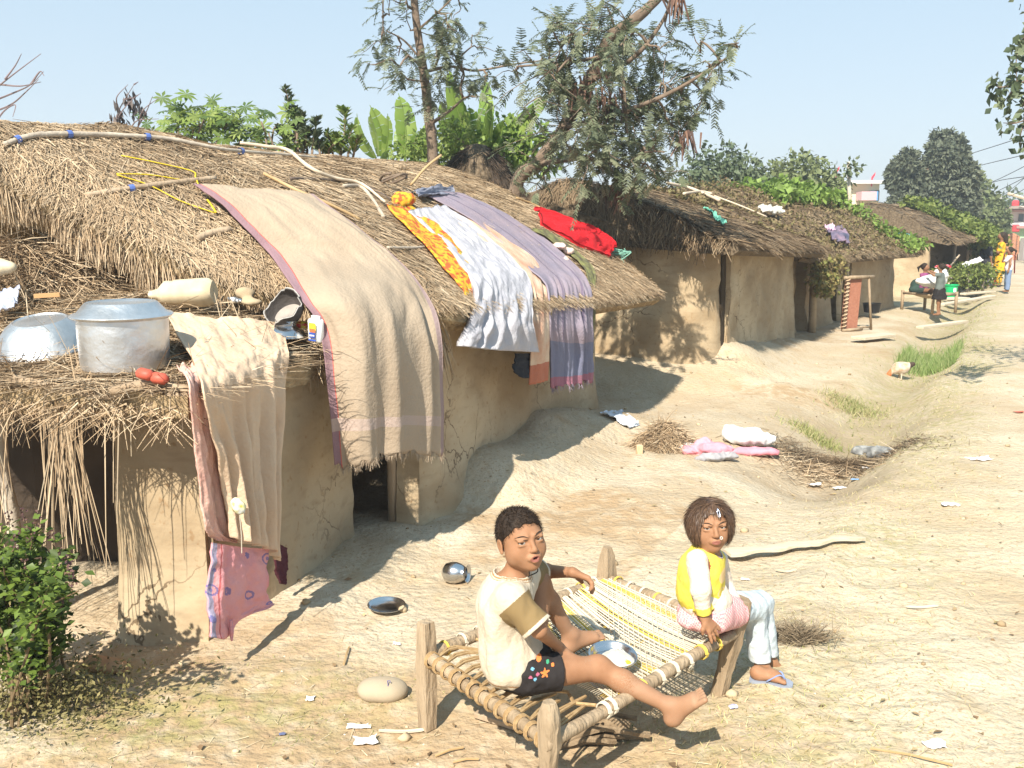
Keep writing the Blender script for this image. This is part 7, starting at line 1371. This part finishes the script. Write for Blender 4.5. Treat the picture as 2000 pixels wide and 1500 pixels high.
n = 2600; x = -2.4+7*RS.rand(n); y = 2.3+11*RS.rand(n)**1.6; r_ = .003+.007*RS.rand(n)**4; z = gh(x, y); oc = np.array([[1, 0, 0], [0, 1, 0], [-1, 0, 0], [0, -1, 0], [0, 0, .7], [0, 0, -.7]]); v = (oc[None]*(r_[:, None, None]*(.6+.8*RS.rand(n, 6, 1)))+np.stack([x, y, z], -1)[:, None]).reshape(-1, 3); tf = np.array([[0, 1, 4], [1, 2, 4], [2, 3, 4], [3, 0, 4], [1, 0, 5], [2, 1, 5], [3, 2, 5], [0, 3, 5]]); tag(mesh_np('pebbles', v, (np.arange(n)[:, None, None]*6+tf).reshape(-1, 3), mat('pebble', (1, 1, 1), rough=.9, rnd=[(.26, .19, .12), (.42, .33, .22), (.6, .52, .42)]), attr=dict(rnd=np.repeat(RS.rand(n), 6))), kind='stuff')

def clods(name, n, rmin, rmax, m, cx, seed):
    rs = np.random.RandomState(seed); x = -2.4+8*rs.rand(n); y = 2.4+12*rs.rand(n)**1.5; s_, t_ = H1.st(x, y); k = ~((t_ < .1) & (s_ > -.4)); x, y = x[k], y[k]; n = len(x); r_ = rmin+(rmax-rmin)*rs.rand(n)**3
    ico = bmesh.new(); bmesh.ops.create_icosphere(ico, subdivisions=1, radius=1); iv = np.array([v.co[:] for v in ico.verts]); itf = np.array([[v.index for v in f.verts] for f in ico.faces]); ico.free()
    v = iv[None]*(r_[:, None, None]*(.7+.55*rs.rand(n, len(iv), 1)))*np.array([1, 1, .7])+np.stack([x, y, gh(x, y)+r_*.3], -1)[:, None]
    return tag(mesh_np(name, v.reshape(-1, 3), (np.arange(n)[:, None, None]*len(iv)+itf).reshape(-1, 3), m, attr=dict(rnd=np.repeat(rs.rand(n), len(iv)))), kind='stuff')
clods('earth_clods', 420, .005, .026, mat('clod', (1, 1, 1), rough=1., rnd=[(.27, .19, .11), (.42, .32, .20), (.52, .43, .29)]), 0, 71)
n = 900; x = -2.4+8*RS.rand(n); y = 2.4+12*RS.rand(n)**1.5; q = leafs(np.stack([x, y, gh(x, y)+.006], -1), np.stack([RS.randn(n), RS.randn(n), .15*RS.randn(n)], -1), np.tile([0, 0, 1.], (n, 1))+RS.randn(n, 3)*.3, .015+.03*RS.rand(n), .010+.012*RS.rand(n), rnd=RS.rand(n)); tag(mesh_np('fallen_leaves', q[0], q[1], mat('fallen_leaf', (1, 1, 1), rough=.9, rnd=[(.10, .065, .035), (.24, .15, .08), (.40, .29, .16), (.16, .14, .06)]), smooth=False, attr=dict(rnd=q[2])), kind='stuff')
# ================================================================= THE FAR END OF THE LANE
def cm(name, c, rough=.9): return mat(name, c, rough=rough)
DSK = cm('tan_skin', (.24, .12, .065), .6)
def figure(c, H, ang, label, top, bottom, style='trousers', hair='bun', arms='front', h=.012, scarf=None, sit=False, lean=0.):
    """small standing or sitting person, feet (or seat) at c, facing angle ang (0 = +Y, clockwise)"""
    c = np.array(c, float); F = V(math.sin(ang), math.cos(ang), 0); X = V(F[1], -F[0], 0); U = V(0, 0, 1); o = empty('person', c, label, 'person')
    B = 0 if sit else .47*H; W_ = lambda x, f, z: c+X*x*H+F*(f*H+lean*z)+U*(z*H+(0 if not sit else -.47*H+.05))
    S = SDF(c-.55*H, c+V(.55, .55, 1.1)*H, h); hip = .47; k = .03*H
    if sit:
        for s_ in (-1, 1): S.cone(W_(s_*.05, 0, .49), W_(s_*.10, .20, .50), .05*H, .04*H, k); S.cone(W_(s_*.10, .20, .50), W_(s_*.02, .12, .48), .036*H, .026*H, k)
    else:
        for s_ in (-1, 1): S.cone(W_(s_*.045, 0, .47), W_(s_*.05, .01*s_, .26), .052*H, .036*H, k); S.cone(W_(s_*.05, .01*s_, .26), W_(s_*.05, -.01, .035), .034*H, .02*H, k); S.cone(W_(s_*.05, -.02, .02), W_(s_*.055, .07, .015), .02*H, .017*H, k)
    S.ell(W_(0, 0, .50), V(.085, .065, .07)*H, np.stack([X, F, U], 1), k); S.ell(W_(0, 0, .62), V(.08, .055, .10)*H, np.stack([X, F, U], 1), k*2); S.ell(W_(0, 0, .74), V(.10, .055, .08)*H, np.stack([X, F, U], 1), k*2)
    S.cone(W_(0, 0, .80), W_(0, .01, .88), .03*H, .028*H, k); S.ell(W_(0, .01, .925), V(.052, .065, .072)*H, np.stack([X, F, U], 1), .01*H); S.cone(W_(0, .06, .93), W_(0, .08, .915), .012*H, .012*H, .01*H)
    for s_ in (-1, 1):
        sh = W_(s_*.105, 0, .79)
        if arms == 'front': el, wr = W_(s_*.12, .06, .63), W_(s_*.04, .17, .68)
        elif arms == 'mouth' and s_ > 0: el, wr = W_(s_*.12, .10, .68), W_(.02, .10, .84)
        elif arms == 'up': el, wr = W_(s_*.14, .08, .78), W_(s_*.10, .20, .84)
        else: el, wr = W_(s_*.13, 0, .62), W_(s_*.13, .03, .47)
        S.cone(sh, el, .032*H, .026*H, k); S.cone(el, wr, .024*H, .017*H, k); S.cone(wr, wr+(wr-el)*.3, .018*H, .012*H, k)
    S.mesh('body', DSK, o)
    hm = mat('black_hair', (.018, .012, .009)); S = SDF(W_(0, 0, .93)-.14*H, W_(0, 0, .93)+.16*H, h*.7); S.ell(W_(0, -.012, .945), V(.062, .068, .070)*H, np.stack([X, F, U], 1), .01)
    if hair == 'bun': S.cone(W_(0, -.07, .96), W_(0, -.13, .92), .022*H, .02*H, .02); S.cone(W_(0, -.13, .92), W_(0, -.12, .84), .02*H, .008*H, .02)
    if hair == 'long': S.cone(W_(0, -.05, .93), W_(0, -.08, .80), .05*H, .03*H, .03)
    S.cut(W_(0, .035, .93), F*1.0-U*.35); S.mesh('hair', hm, o)
    S = SDF(c-.55*H, c+V(.55, .55, 1.1)*H, h); e = .013*H
    if top is not None:
        S.ell(W_(0, 0, .52), V(.092, .072, .07)*H+e, np.stack([X, F, U], 1), k); S.ell(W_(0, 0, .62), V(.082, .06, .10)*H+e, np.stack([X, F, U], 1), k*2); S.ell(W_(0, 0, .74), V(.10, .058, .08)*H+e, np.stack([X, F, U], 1), k*2)
        for s_ in (-1, 1):
            sh = W_(s_*.105, 0, .79); el = {'front': W_(s_*.12, .06, .63), 'mouth': W_(s_*.12, .10, .68), 'up': W_(s_*.14, .08, .78)}.get(arms, W_(s_*.13, 0, .62)); S.cone(sh, sh+(el-sh)*.8, .042*H, .038*H, k)
        if style == 'kurta':
            S.cone(W_(0, 0, .52), W_(0, .0, .28), .10*H, .14*H, k)
        S.wrinkle(.010*H, 14/H); S.cut(W_(0, 0, .27 if style == 'kurta' else .47), -U); S.cut(W_(0, 0, .83), U); S.mesh('top' if style != 'kurta' else 'tunic', top, o)
    if bottom is not None and not sit:
        S = SDF(c-.4*H, c+V(.4, .4, .7)*H, h)
        if style == 'skirt': S.cone(W_(0, 0, .52), W_(0, 0, .30), .10*H, .15*H, k); S.wrinkle(.012*H, 16/H); S.cut(W_(0, 0, .31), -U); S.cut(W_(0, 0, .54), U); S.mesh('skirt', bottom, o)
        else:
            S.ell(W_(0, 0, .49), V(.095, .075, .06)*H, np.stack([X, F, U], 1), k)
            for s_ in (-1, 1): S.cone(W_(s_*.045, 0, .47), W_(s_*.05, 0, .05), .062*H, .05*H, k)
            S.wrinkle(.006*H, 20/H); S.cut(W_(0, 0, .05), -U); S.cut(W_(0, 0, .53), U); S.mesh('trousers', bottom, o)
    if scarf is not None:
        q = MB(); g = []
        for t in np.linspace(0, 1, 14):
            z = .86-.04*math.sin(t*3.1)-.44*max(0, t-.35)/.65; f_ = .06-.16*min(1, t/.35); x_ = .03*math.sin(t*4)
            g.append([W_(x_-.05, f_-.015, z), W_(x_+.05, f_-.02, z+.005)])
        q.grid(g); g2 = np.array(g)-F*.012; q.grid(g2[::-1]); q.build('scarf', scarf, o, smooth=True)
    return o
PA = lambda a: R(a)
Y = 25.2
figure(G(1966, 570, .03), 1.12, PA(-75), 'girl in a white top, red scarf and blue jeans standing on the lane', cm('white_top', (.66, .56, .54)), cm('denim', (.16, .22, .34)), arms='mouth', scarf=cm('red_scarf', (.60, .03, .04)), h=.013)
c = P(1950, 556, 28.0); c[2] = 0; figure(c, 1.50, PA(-70), 'woman in a long yellow tunic standing behind the girl with the red scarf', cm('amber_cloth', (.68, .36, .02)), cm('amber_trousers', (.62, .33, .03)), style='kurta', hair='long', arms='front', h=.016)
c = P(1922, 545, 27.5); c[2] = 0; figure(c, 1.35, PA(70), 'person in dark clothes standing at the corner of the creeper-roofed house', cm('dark_top', (.03, .03, .04)), cm('striped_dark', (.10, .09, .11)), arms='down', hair='', h=.016)
# child on the far cot and child beside it
YC = 19.2
cc = P(1795, 596, YC); cc[2] = 0
fc = empty('rope_cot', cc, 'far rope cot standing in front of the long creeper-covered house', 'rope cot')
pa, pb = P(1762, 590, 19.6), P(1822, 590, 18.9); zc = .36; pa[2] = pb[2] = zc; dl = (pb-pa); dl /= np.linalg.norm(dl); dw = V(-dl[1], dl[0], 0)*.62
for q in (pa, pb, pa+dw, pb+dw): mb = MB(); mb.tube([q*[1, 1, 0], q+V(0, 0, .05)], [.03, .035], 7, bump=.2); mb.build('leg', WL, fc, smooth=True)
for a, b in ((pa, pb), (pa+dw, pb+dw), (pa, pa+dw), (pb, pb+dw)): mb = MB(); mb.tube([a, b], .025, 7); mb.build('rail', WL, fc, smooth=True)
mb = MB(); g = []
for t in np.linspace(0, 1, 10): g.append([pa+(pb-pa)*t+dw*u+V(0, 0, .0-.10*math.sin(math.pi*t)*math.sin(math.pi*u)) for u in np.linspace(0, 1, 8)])
mb.grid(g); mb.build('weave', mat('tan_weave', (.44, .36, .25), (.34, .26, .17), scale=60), fc, smooth=True)
c = (pa+pb)/2+dw*.5-dl*.15; figure(c+V(0, 0, -.02), 1.05, math.atan2(dl[0], dl[1])-.3, 'child in a purple top sitting on the far rope cot', cm('purple_top', (.24, .06, .16)), None, sit=True, arms='front', h=.012)
c = pa+dw*.6+dl*.16; lump('dark_blanket', 'dark rumpled blanket at the left end of the far cot', 'blanket', [(c+V(0, 0, .06), (.28, .22, .10)), (c+V(-.1, .05, .16), (.14, .15, .12))], mat('green_black_cloth', (.02, .03, .025), (.03, .06, .05), scale=6), h=.02, wr=.03, ws=6)
c = P(1832, 612, 18.6); c[2] = 0; figure(c, .98, PA(-50), 'child in a short black skirt standing at the right end of the far cot', cm('grey_top', (.12, .14, .13)), cm('black_skirt', (.015, .012, .012)), style='skirt', arms='up', h=.012)
c = P(1822, 548, 18.9); lump('white_bundle', 'white bundle of bedding held over the far cot', 'bundle', [(c, (.30, .16, .14)), (c+V(.14, 0, .10), (.16, .12, .14)), (c+V(-.15, 0, -.02), (.2, .12, .08))], mat('white_sacking', (.76, .76, .74)), h=.02, wr=.03, ws=7)
# bucket
c = G(1857, 580, .02); e = empty('bucket', c, 'bright green plastic bucket standing on the planks beyond the far cot', 'bucket'); s_ = .155
mb = MB(); mb.lathe([(0, 0), (s_*.72, 0), (s_*.96, s_*1.75), (s_*1.08, s_*1.78), (s_*1.08, s_*1.88), (s_*.98, s_*1.88), (s_*.93, s_*1.7), (s_*.7, .02), (0, .02)], c, 32); mb.build('bucket_body', mat('green_plastic', (.01, .40, .14), rough=.35), e, smooth=True, sharp=40)
mb = MB(); mb.box(c+V(.02, -s_*.91, s_*1.1), (.03, .006, .05), euler(-.14, 0, 0)); mb.build('white_print', cm('print_white', (.75, .78, .76)), e)
mb = MB(); mb.tube([c+V(s_*1.06*math.cos(t), s_*1.06*math.sin(t)*.9, s_*1.8-.03*math.sin(t)) for t in np.linspace(math.pi, 2*math.pi, 14)], .006, 5); mb.build('handle', MC['green_plastic'], e)
# upright rust-coloured cot leaning at the house front
b = G(1655, 648, .0); e = empty('upright_cot', b, 'rust coloured woven cot stood upright on its end against the long house', 'cot')
RW = mat('rust_weave', (.30, .12, .075), (.38, .17, .11), scale=30, rough=.9, bump=.5); lx = V(.95, .3, 0); ly = V(-.3, .95, 0)
mb = MB(); mb.box(b+lx*.08+ly*.05+V(0, 0, .44), (.15, .015, .40), np.stack([lx, ly, V(.04, .0, 1)], 1), .2); mb.build('woven_panel', RW, e)
mb = MB(); mb.tube([b-lx*.08, b-lx*.05+V(0, 0, .45), b-lx*.04+V(0, 0, .86)], .022, 7); mb.build('side_rail', WL, e, smooth=True)
mb = MB(); mb.tube([b-lx*.14+V(0, 0, .87), b+lx*.45+V(0, 0, .88)], [.034, .028], 8); mb.build('leg', WL, e, smooth=True)
mb = MB(); mb.tube([b-lx*.14-ly*.06+V(0, 0, .03), b+lx*.28+V(0, 0, .04)], .025, 8); mb.build('leg', WL, e, smooth=True); 
mb = MB(); mb.tube([b+lx*.20+V(0, .05, .06), b+lx*.50+ly*.1+V(0, 0, .05)], .018, 7); mb.build('leg', WL, e, smooth=True)
mb = MB(); mb.tube([b+lx*.35+V(0, 0, .88), b+lx*.5+V(0, .1, 0)], .02, 7); mb.build('brace', WL, e, smooth=True)
mb = MB(); th = np.linspace(0, 2*math.pi*13, 160); mb.tube([b-lx*(.075-.03*t/th[-1])+V(0, 0, .05+.8*t/th[-1])+lx*.034*math.cos(t)+ly*.034*math.sin(t) for t in th], .010, 5); mb.build('rope_binding', mat('tan_rope', (.5, .36, .24)), e, smooth=True)
c = G(1702, 610, .12); mb = MB(); mb.lathe([(0, 0), (.13, 0), (.16, .16), (.17, .17), (.15, .17), (.12, .03), (0, .03)], c, 20); tag(mb.build('black_tub', cm('black_plastic', (.012, .012, .014), .5), smooth=True, sharp=50), 'black tub on the step behind the upright cot', 'tub')
# sack hanging from the eave of the second house
p = P(1522, 540, 14.6); e = empty('hanging_sack', p, 'brown cloth bag hanging from the eave between the second and third houses', 'bag')
mb = MB(); g = [[P(1508, 470, 14.2), P(1520, 466, 14.2), P(1532, 470, 14.6)], [P(1510, 505, 14.55), P(1521, 505, 14.5), P(1532, 508, 14.55)], [P(1506, 530, 14.55), P(1521, 530, 14.5), P(1534, 522, 14.55)], [P(1508, 538, 14.6), P(1518, 545, 14.55), P(1526, 540, 14.6)]]
mb.grid(catmull(np.array(g), 12)); mb.grid(catmull(np.array(g), 12)[::-1]+V(0, .05, 0)); mb.build('bag_cloth', mat('brown_sack', (.34, .25, .16), (.42, .32, .21), scale=12), e, smooth=True)
def bit(name, px, py, w, col, label, cat, roof, dh=.5, seed=0):
    r = [[RP(px-w*.5, py-w*dh*.5, .15, roof), RP(px+w*.4, py-w*dh*.6, .15, roof)], [RP(px-w*.3, py, .16, roof), RP(px+w*.6, py-2, .16, roof)], [RP(px-w*.05, py+w*dh*.5, .15, roof), RP(px+w*.8, py+w*dh*.6, .15, roof)]]
    return cloth(name, label, cat, r, cloth_mat(name+'_c', *col), 20, 20, wr=.03, wf=5, seed=seed, thick=.03)
bit('white_cloth', 1490, 424, 40, ((.72, .70, .64), (.6, .57, .5)), 'white rag lying high on the creeper roof of the third house', 'rag', R3, .3, 1)
bit('navy_cloth', 1622, 470, 34, ((.06, .07, .12), (.3, .2, .26)), 'navy and pink clothes lying on the third roof above its wall', 'clothes', R3, .8, 2)
bit('pink_shirt', 1608, 458, 18, ((.62, .42, .55), (.55, .35, .5)), 'small pink garment beside the navy clothes on the third roof', 'garment', R3, .5, 3)
bit('turquoise_cloth', 1758, 464, 24, ((.02, .30, .42), (.02, .25, .35)), 'turquoise cloth on the green end of the third roof', 'cloth', R3, .6, 4)
cloth('green_strip', 'pale green strip of cloth trailing on the dark thatch of the second roof', 'strip', [[RP(1368, 418, .08, R2), RP(1376, 420, .08, R2)], [RP(1385, 430, .09, R2), RP(1393, 430, .09, R2)], [RP(1404, 450, .08, R2), RP(1414, 449, .08, R2)]], cloth_mat('mint', (.16, .46, .34)), 6, 20, wr=.03, thick=.01)
for lb, pts, rd in (('pale bamboo lying along the top of the second roof', [(1300, 372), (1345, 378), (1400, 405)], .022), ('thin bamboo crossing the second roof diagonally', [(1390, 396), (1440, 415), (1490, 436)], .012), ('dark stick lying on the second roof', [(1330, 392), (1365, 388), (1385, 380)], .02)):
    mb = MB(); mb.tube(catmull([RP(x, y, .10, R2) for x, y in pts], 16), rd, 7); tag(mb.build('bamboo', MC['pale_pole'], smooth=True), lb, 'bamboo')
cloth('black_strip', 'black strip of cloth dangling in front of the tree-shaded wall', 'strip', [[P(1298, 455, 12.2), P(1306, 455, 12.2)], [P(1300, 490, 12.2), P(1307, 488, 12.2)], [P(1299, 520, 12.2), P(1303, 521, 12.2)]], cloth_mat('black_strip', (.03, .025, .025)), 6, 16, wr=.03, thick=.008)
# rack covered with vines
a = P(1832, 585, 24.0)*[1, 1, 0]; b = P(1922, 575, 26.0)*[1, 1, 0]; e = empty('vine_rack', (a+b)/2, 'low stick rack heaped with green vines beside the red chair', 'rack'); dv_ = (b-a)/np.linalg.norm(b-a); L_ = np.linalg.norm(b-a)
for t in (.1, .5, .85): mb = MB(); mb.tube([a+dv_*L_*t-V(0, .25, 0), a+dv_*L_*t+V(0, -.25, .5)], .035, 7); mb.build('post', POLE, e, smooth=True)
mb = MB(); mb.tube([a+V(0, -.25, .42), b+V(0, -.25, .5)], .035, 7); mb.build('cross_pole', POLE, e, smooth=True)
rs = np.random.RandomState(3); n = 3600; t = rs.rand(n); pp = a+dv_*(L_*t)[:, None]+np.stack([.15*rs.randn(n), .3*rs.randn(n), .32+.30*rs.rand(n)+.12*np.sin(t*3)], -1); pp[:, 2] -= (.4*rs.rand(n))*(rs.rand(n) > .6); q = leafs(pp, rs.randn(n, 3), rs.randn(n, 3), .10, .06, rnd=rs.rand(n)); mesh_np('vines', q[0], q[1], MC['hedge_leaf'], e, smooth=False, attr=dict(rnd=q[2]))
c = P(1898, 512, 24.8); cloth('white_sheet', 'white sheet lying on top of the vine rack', 'sheet', [[c+V(-.3, -.1, -.05), c+V(.25, .1, .12)], [c+V(-.35, -.35, -.12), c+V(.2, -.2, .05)]], cloth_mat('white_sheet', (.7, .7, .7)), 16, 12, wr=.03)
c = P(1855, 520, 24.2); mb = MB(); mb.tube([c, c+V(.22, 0, .28)], .022, 6); tag(mb.build('stick', MC['pale_pole']), 'pale stick poking up from the vine rack', 'stick')
c = P(1842, 522, 24.2); lump('red_bowl', 'red and white things piled at the left end of the vine rack', 'bowl', [(c, (.22, .12, .07))], mat('red_white', (.5, .03, .05), (.7, .6, .6), scale=9, thr=(.48, .54)), h=.02, wr=.02, ws=8)
# red plastic chair
c = G(1945, 556, .0); e = empty('plastic_chair', c, 'red plastic chair in front of the woman in yellow', 'chair'); RC = mat('red_plastic', (.30, .05, .03), rough=.45); CX = V(.97, .25, 0); CY = V(-.25, .97, 0)
for sx in (-1, 1):
    for sy in (-1, 1): mb = MB(); mb.tube([c+CX*sx*.27+CY*sy*.24, c+CX*sx*.22+CY*sy*.20+V(0, 0, .42)], .024, 6); mb.build('leg', RC, e, smooth=True)
    mb = MB(); mb.tube(catmull([c+CX*sx*.24-CY*.2+V(0, 0, .42), c+CX*sx*.27-CY*.2+V(0, 0, .62), c+CX*sx*.28+V(0, 0, .66), c+CX*sx*.24+CY*.22+V(0, 0, .66)], 12), .024, 6); mb.build('armrest', RC, e, smooth=True)
mb = MB(); mb.box(c+V(0, 0, .42), (.24, .22, .015), np.stack([CX, CY, V(0, 0, 1)], 1), .3); mb.build('seat', RC, e)
mb = MB(); g = []
for z in np.linspace(.44, .84, 8): wz = .22*(1-.5*max(0, (z-.68)/.16)**2); g.append([c+CY*(.20+.08*(z-.44)+.03*(1-u*u))*-1+CX*wz*u+V(0, 0, z) for u in np.linspace(-1, 1, 10)])
g = np.array(g); mb.grid(g); mb.grid((g+CY*.02)[::-1]); mb.build('backrest', RC, e, smooth=True)
# planks over the ditch
for k, (a, b, w_, lb) in enumerate((((1796, 641), (1885, 629), .06, 'nearest narrow plank bridging the ditch'), ((1838, 596), (1940, 579), .07, 'long pale plank bridging the ditch below the green bucket'), ((1880, 575), (1940, 570), .07, 'short raised plank bridging the ditch near the standing girl'), ((1838, 585), (1885, 583), .14, 'flat board under the green bucket'), ((1675, 662), (1736, 655), .12, 'pale board lying on the trodden earth before the upright cot'))):
    p0, p1 = G(*a, .05 if k else .06), G(*b, .05); d_ = p1-p0; l = np.linalg.norm(d_); d_ /= l; mb = MB(); mb.box((p0+p1)/2+V(0, 0, .01), (l/2, w_, .022), np.stack([d_, V(-d_[1], d_[0], 0), V(0, 0, 1)], 1), .2); tag(mb.build('plank', mat('bleached_wood', (.50, .42, .31))), lb, 'plank', 'planks along the ditch')
# tall bamboo with leaves, electricity pole and wires, buildings
b = gb(1662, 20.5); e = empty('bamboo_pole', b, 'tall bamboo pole with leaves tied to its top behind the third house', 'pole'); mb = MB(); mb.tube([V(*b), P(1660, 400, 20.5), P(1657, 316, 20.5)], [.05, .045, .035], 8); mb.build('shaft', POLE, e, smooth=True)
n = 70; pp = P(1663, 330, 20.4)+RS.randn(n, 3)*[.09, .09, .10]; q = leafs(pp, RS.randn(n, 3)-[0, 0, .4], RS.randn(n, 3), .12, .07, rnd=RS.rand(n)); mesh_np('leaves', q[0], q[1], GG, e, smooth=False, attr=dict(rnd=q[2]))
def block(name, label, x0, x1, ytop, ybot, Y, wallm, depth=5., parts=(), flags=()):
    a, b = P(x0, ytop, Y), P(x1, ytop, Y); z1 = a[2]; c = (a+b)/2; e = empty(name, (c[0], Y+depth/2, 0), label, 'building'); w_ = (b[0]-a[0])/2
    mb = MB(); mb.box((c[0], Y+depth/2, z1/2), (w_, depth/2, z1/2), None, 0); mb.build('wall', wallm, e)
    for nm, px0, px1, py0, py1, m, th in parts:
        p0, p1 = P(px0, py0, Y-.02), P(px1, py1, Y-.02); mb = MB(); mb.box(((p0[0]+p1[0])/2, Y-th/2+.03, (p0[2]+p1[2])/2), (abs(p1[0]-p0[0])/2, th/2, abs(p0[2]-p1[2])/2), None, 0); mb.build(nm, m, e)
    return e
CW = cm('cream_paint', (.66, .60, .42)); PW = cm('pink_paint', (.56, .38, .40)); WW = cm('white_paint', (.72, .72, .72)); DKW = cm('dark_window', (.06, .07, .08), .3); GRP = cm('green_paint', (.36, .55, .34)); SAL = cm('salmon_paint', (.52, .42, .37)); RDW = cm('red_trim', (.34, .19, .17)); BLP = cm('blue_paint', (.12, .30, .55))
e = block('house', 'cream and pink house with red flags beyond the creeper roofs', 1630, 1718, 358, 480, 46, CW, 6, [('balcony', 1672, 1700, 375, 392, PW, .8), ('blue_panel', 1697, 1709, 374, 392, BLP, .4), ('parapet', 1628, 1724, 353, 359, WW, .5), ('window', 1640, 1655, 368, 380, DKW, .1), ('door', 1710, 1716, 372, 392, DKW, .1)])
for x, y in ((1632, 338), (1702, 350)): 
    mb = MB(); mb.tube([P(x, y+14, 46), P(x+2, y-6, 46)], .03, 5); p = P(x, y, 46); mb.grid([[p+V(0, 0, .1), p+V(.18, .02, .32)], [p+V(0, 0, -.08), p+V(.16, .02, .16)]]); mb.grid([[p+V(0, .02, -.08), p+V(.16, .04, .16)], [p+V(0, .02, .1), p+V(.18, .04, .32)]]); mb.build('flag', cm('flag_red', (.6, .05, .08)), e)
block('house', 'tall white building beyond the trees at the right', 1903, 1927, 378, 470, 95, WW, 8, [('parapet', 1901, 1930, 373, 379, BLP, .8), ('window', 1906, 1914, 384, 391, mat('green_window', (.2, .3, .2)), .2), ('side_block', 1925, 1933, 405, 425, WW, 1.5)])
block('house', 'low white building at the end of the lane', 1919, 1938, 448, 470, 70, WW, 5, [('roof_edge', 1917, 1940, 444, 449, cm('tin_grey', (.4, .45, .5)), .6), ('shutter', 1922, 1930, 454, 466, cm('shutter_blue', (.4, .5, .62)), .1)])
e = block('house', 'pink and green two-storey house with a red water tank at the right edge', 1976, 2060, 406, 520, 62, SAL, 9, [('balcony', 1966, 2060, 435, 441, WW, 1.6), ('lower_wall', 1966, 2060, 446, 470, GRP, 1.2), ('roof_slab', 1970, 2062, 403, 408, SAL, 1.4), ('red_band', 1976, 2060, 410, 414, RDW, .3), ('window', 1990, 1998, 418, 432, DKW, .1), ('ledge', 1960, 2060, 441, 446, RDW, 1.7), ('door', 1985, 1995, 452, 470, DKW, 1.3)])
mb = MB(); mb.lathe([(0, 0), (.22, 0), (.22, .25), (.15, .35), (0, .38)], P(1983, 402, 64), 16); mb.build('water_tank', cm('tank_red', (.5, .05, .06)), e, smooth=True, sharp=50)
p = P(1984, 446, 60.5); mb = MB(); mb.box(p, (.22, .1, .22), None, .5); mb.build('red_ornament', cm('tank_red', (.5, .05, .06)), e)
c0 = P(1962, 500, 48); e = empty('brick_wall', (c0[0]+1, 48, 0), 'broken orange brick wall at the right edge of the lane', 'brick wall')
BR = mat('brick', (.42, .17, .08), rough=.9); N, Lk, b_ = nodes_of(BR); tc = N.new('ShaderNodeTexCoord'); mp = N.new('ShaderNodeMapping'); mp.inputs['Rotation'].default_value = (math.pi/2, 0, 0); bt = N.new('ShaderNodeTexBrick'); bt.inputs['Scale'].default_value = 4; bt.inputs['Color1'].default_value = (.46, .18, .09, 1); bt.inputs['Color2'].default_value = (.34, .13, .07, 1); bt.inputs['Mortar'].default_value = (.45, .34, .25, 1); Lk.new(tc.outputs['Object'], mp.inputs[0]); Lk.new(mp.outputs[0], bt.inputs[0]); Lk.new(bt.outputs[0], b_.inputs['Base Color'])
tops = [(1962, 470), (1968, 468), (1974, 458), (1980, 455), (1986, 458), (1992, 462), (1992, 462)]; g = [[P(x, y, 48) for x, y in tops], [P(x, y, 48)*[1, 1, 0] for x, y in tops]]; mb = MB(); mb.grid(g); mb.grid((np.array(g)+V(0, .25, 0))[::-1]); mb.grid([np.array(g[0])+V(0, .25, 0), g[0]]); mb.build('bricks', BR, e)
mb = MB(); mb.box(P(1998, 485, 47)*[1, 1, 0]+V(.3, 0, .55), (.36, .2, .55), None, 0); gt = mb.build('gate_post', cm('cement', (.42, .38, .36)), e); mb = MB(); mb.box(P(1998, 485, 46.8)*[1, 1, 0]+V(.4, -.02, .42), (.2, .04, .42), None, 0); mb.build('dark_gate', DKW, gt)
b = gb(1953, 70); e = empty('electricity_pole', b, 'concrete electricity pole at the end of the lane', 'utility pole'); mb = MB(); mb.tube([V(*b), P(1953, 382, 70)], [.20, .13], 8); mb.build('pole', cm('concrete', (.42, .40, .38)), e, smooth=True)
for y in (388, 396, 404): mb = MB(); mb.tube([P(1948, y, 70), P(1958, y, 70)], .07, 5); mb.build('crossarm', cm('iron', (.15, .14, .14)), e)
mb = MB(); mb.tube([P(1969, 378, 60), P(2010, 390, 60)], .09, 6); tag(mb.build('boom', MC['pale_pole']), 'pale angled boom sticking out above the pink house', 'boom')
WIRE = cm('wire_black', (.05, .05, .055))
for k, pts in enumerate(([(1720, 355), (1890, 302), (1985, 272), (2100, 235)], [(1870, 334), (1935, 318), (2010, 300), (2100, 275)], [(1902, 370), (1950, 350), (2010, 320), (2100, 270)], [(1904, 366), (1955, 352), (2010, 344), (2100, 330)], [(1953, 385), (1985, 362), (2020, 330), (2100, 270)], [(1953, 392), (1990, 375), (2030, 352), (2100, 310)], [(1925, 385), (1965, 365), (2010, 342), (2100, 290)])):
    mb = MB(); mb.tube(catmull([P(x, y, 60-8*i) for i, (x, y) in enumerate(pts)], 24), .018, 4, cap=False); tag(mb.build('wire', WIRE), ('uppermost overhead wire, reaching left past the big dark tree', 'second highest overhead wire right of the big dark tree', 'third overhead wire crossing the sky at the right edge', 'almost level overhead wire in the right-hand bundle', 'steep overhead wire rising from the electricity pole', 'lower overhead wire starting at the electricity pole', 'overhead wire from behind the tall white building')[k], 'wire', 'overhead wires at the right')
# ================================================================= HAZE: pale winter air
hz = MB(); hz.box((10, 76, 4.6), (110, 100, 6.2), None, 0)
hm = bpy.data.materials.new('haze_air'); hm.use_nodes = True; N = hm.node_tree.nodes; N.remove(N['Principled BSDF']); pv = N.new('ShaderNodeVolumePrincipled'); pv.inputs['Color'].default_value = (.86, .91, .96, 1); pv.inputs['Density'].default_value = .0026; pv.inputs['Anisotropy'].default_value = .2
hm.node_tree.links.new(pv.outputs[0], N['Material Output'].inputs['Volume'])
tag(hz.build('haze', hm), kind='stuff')
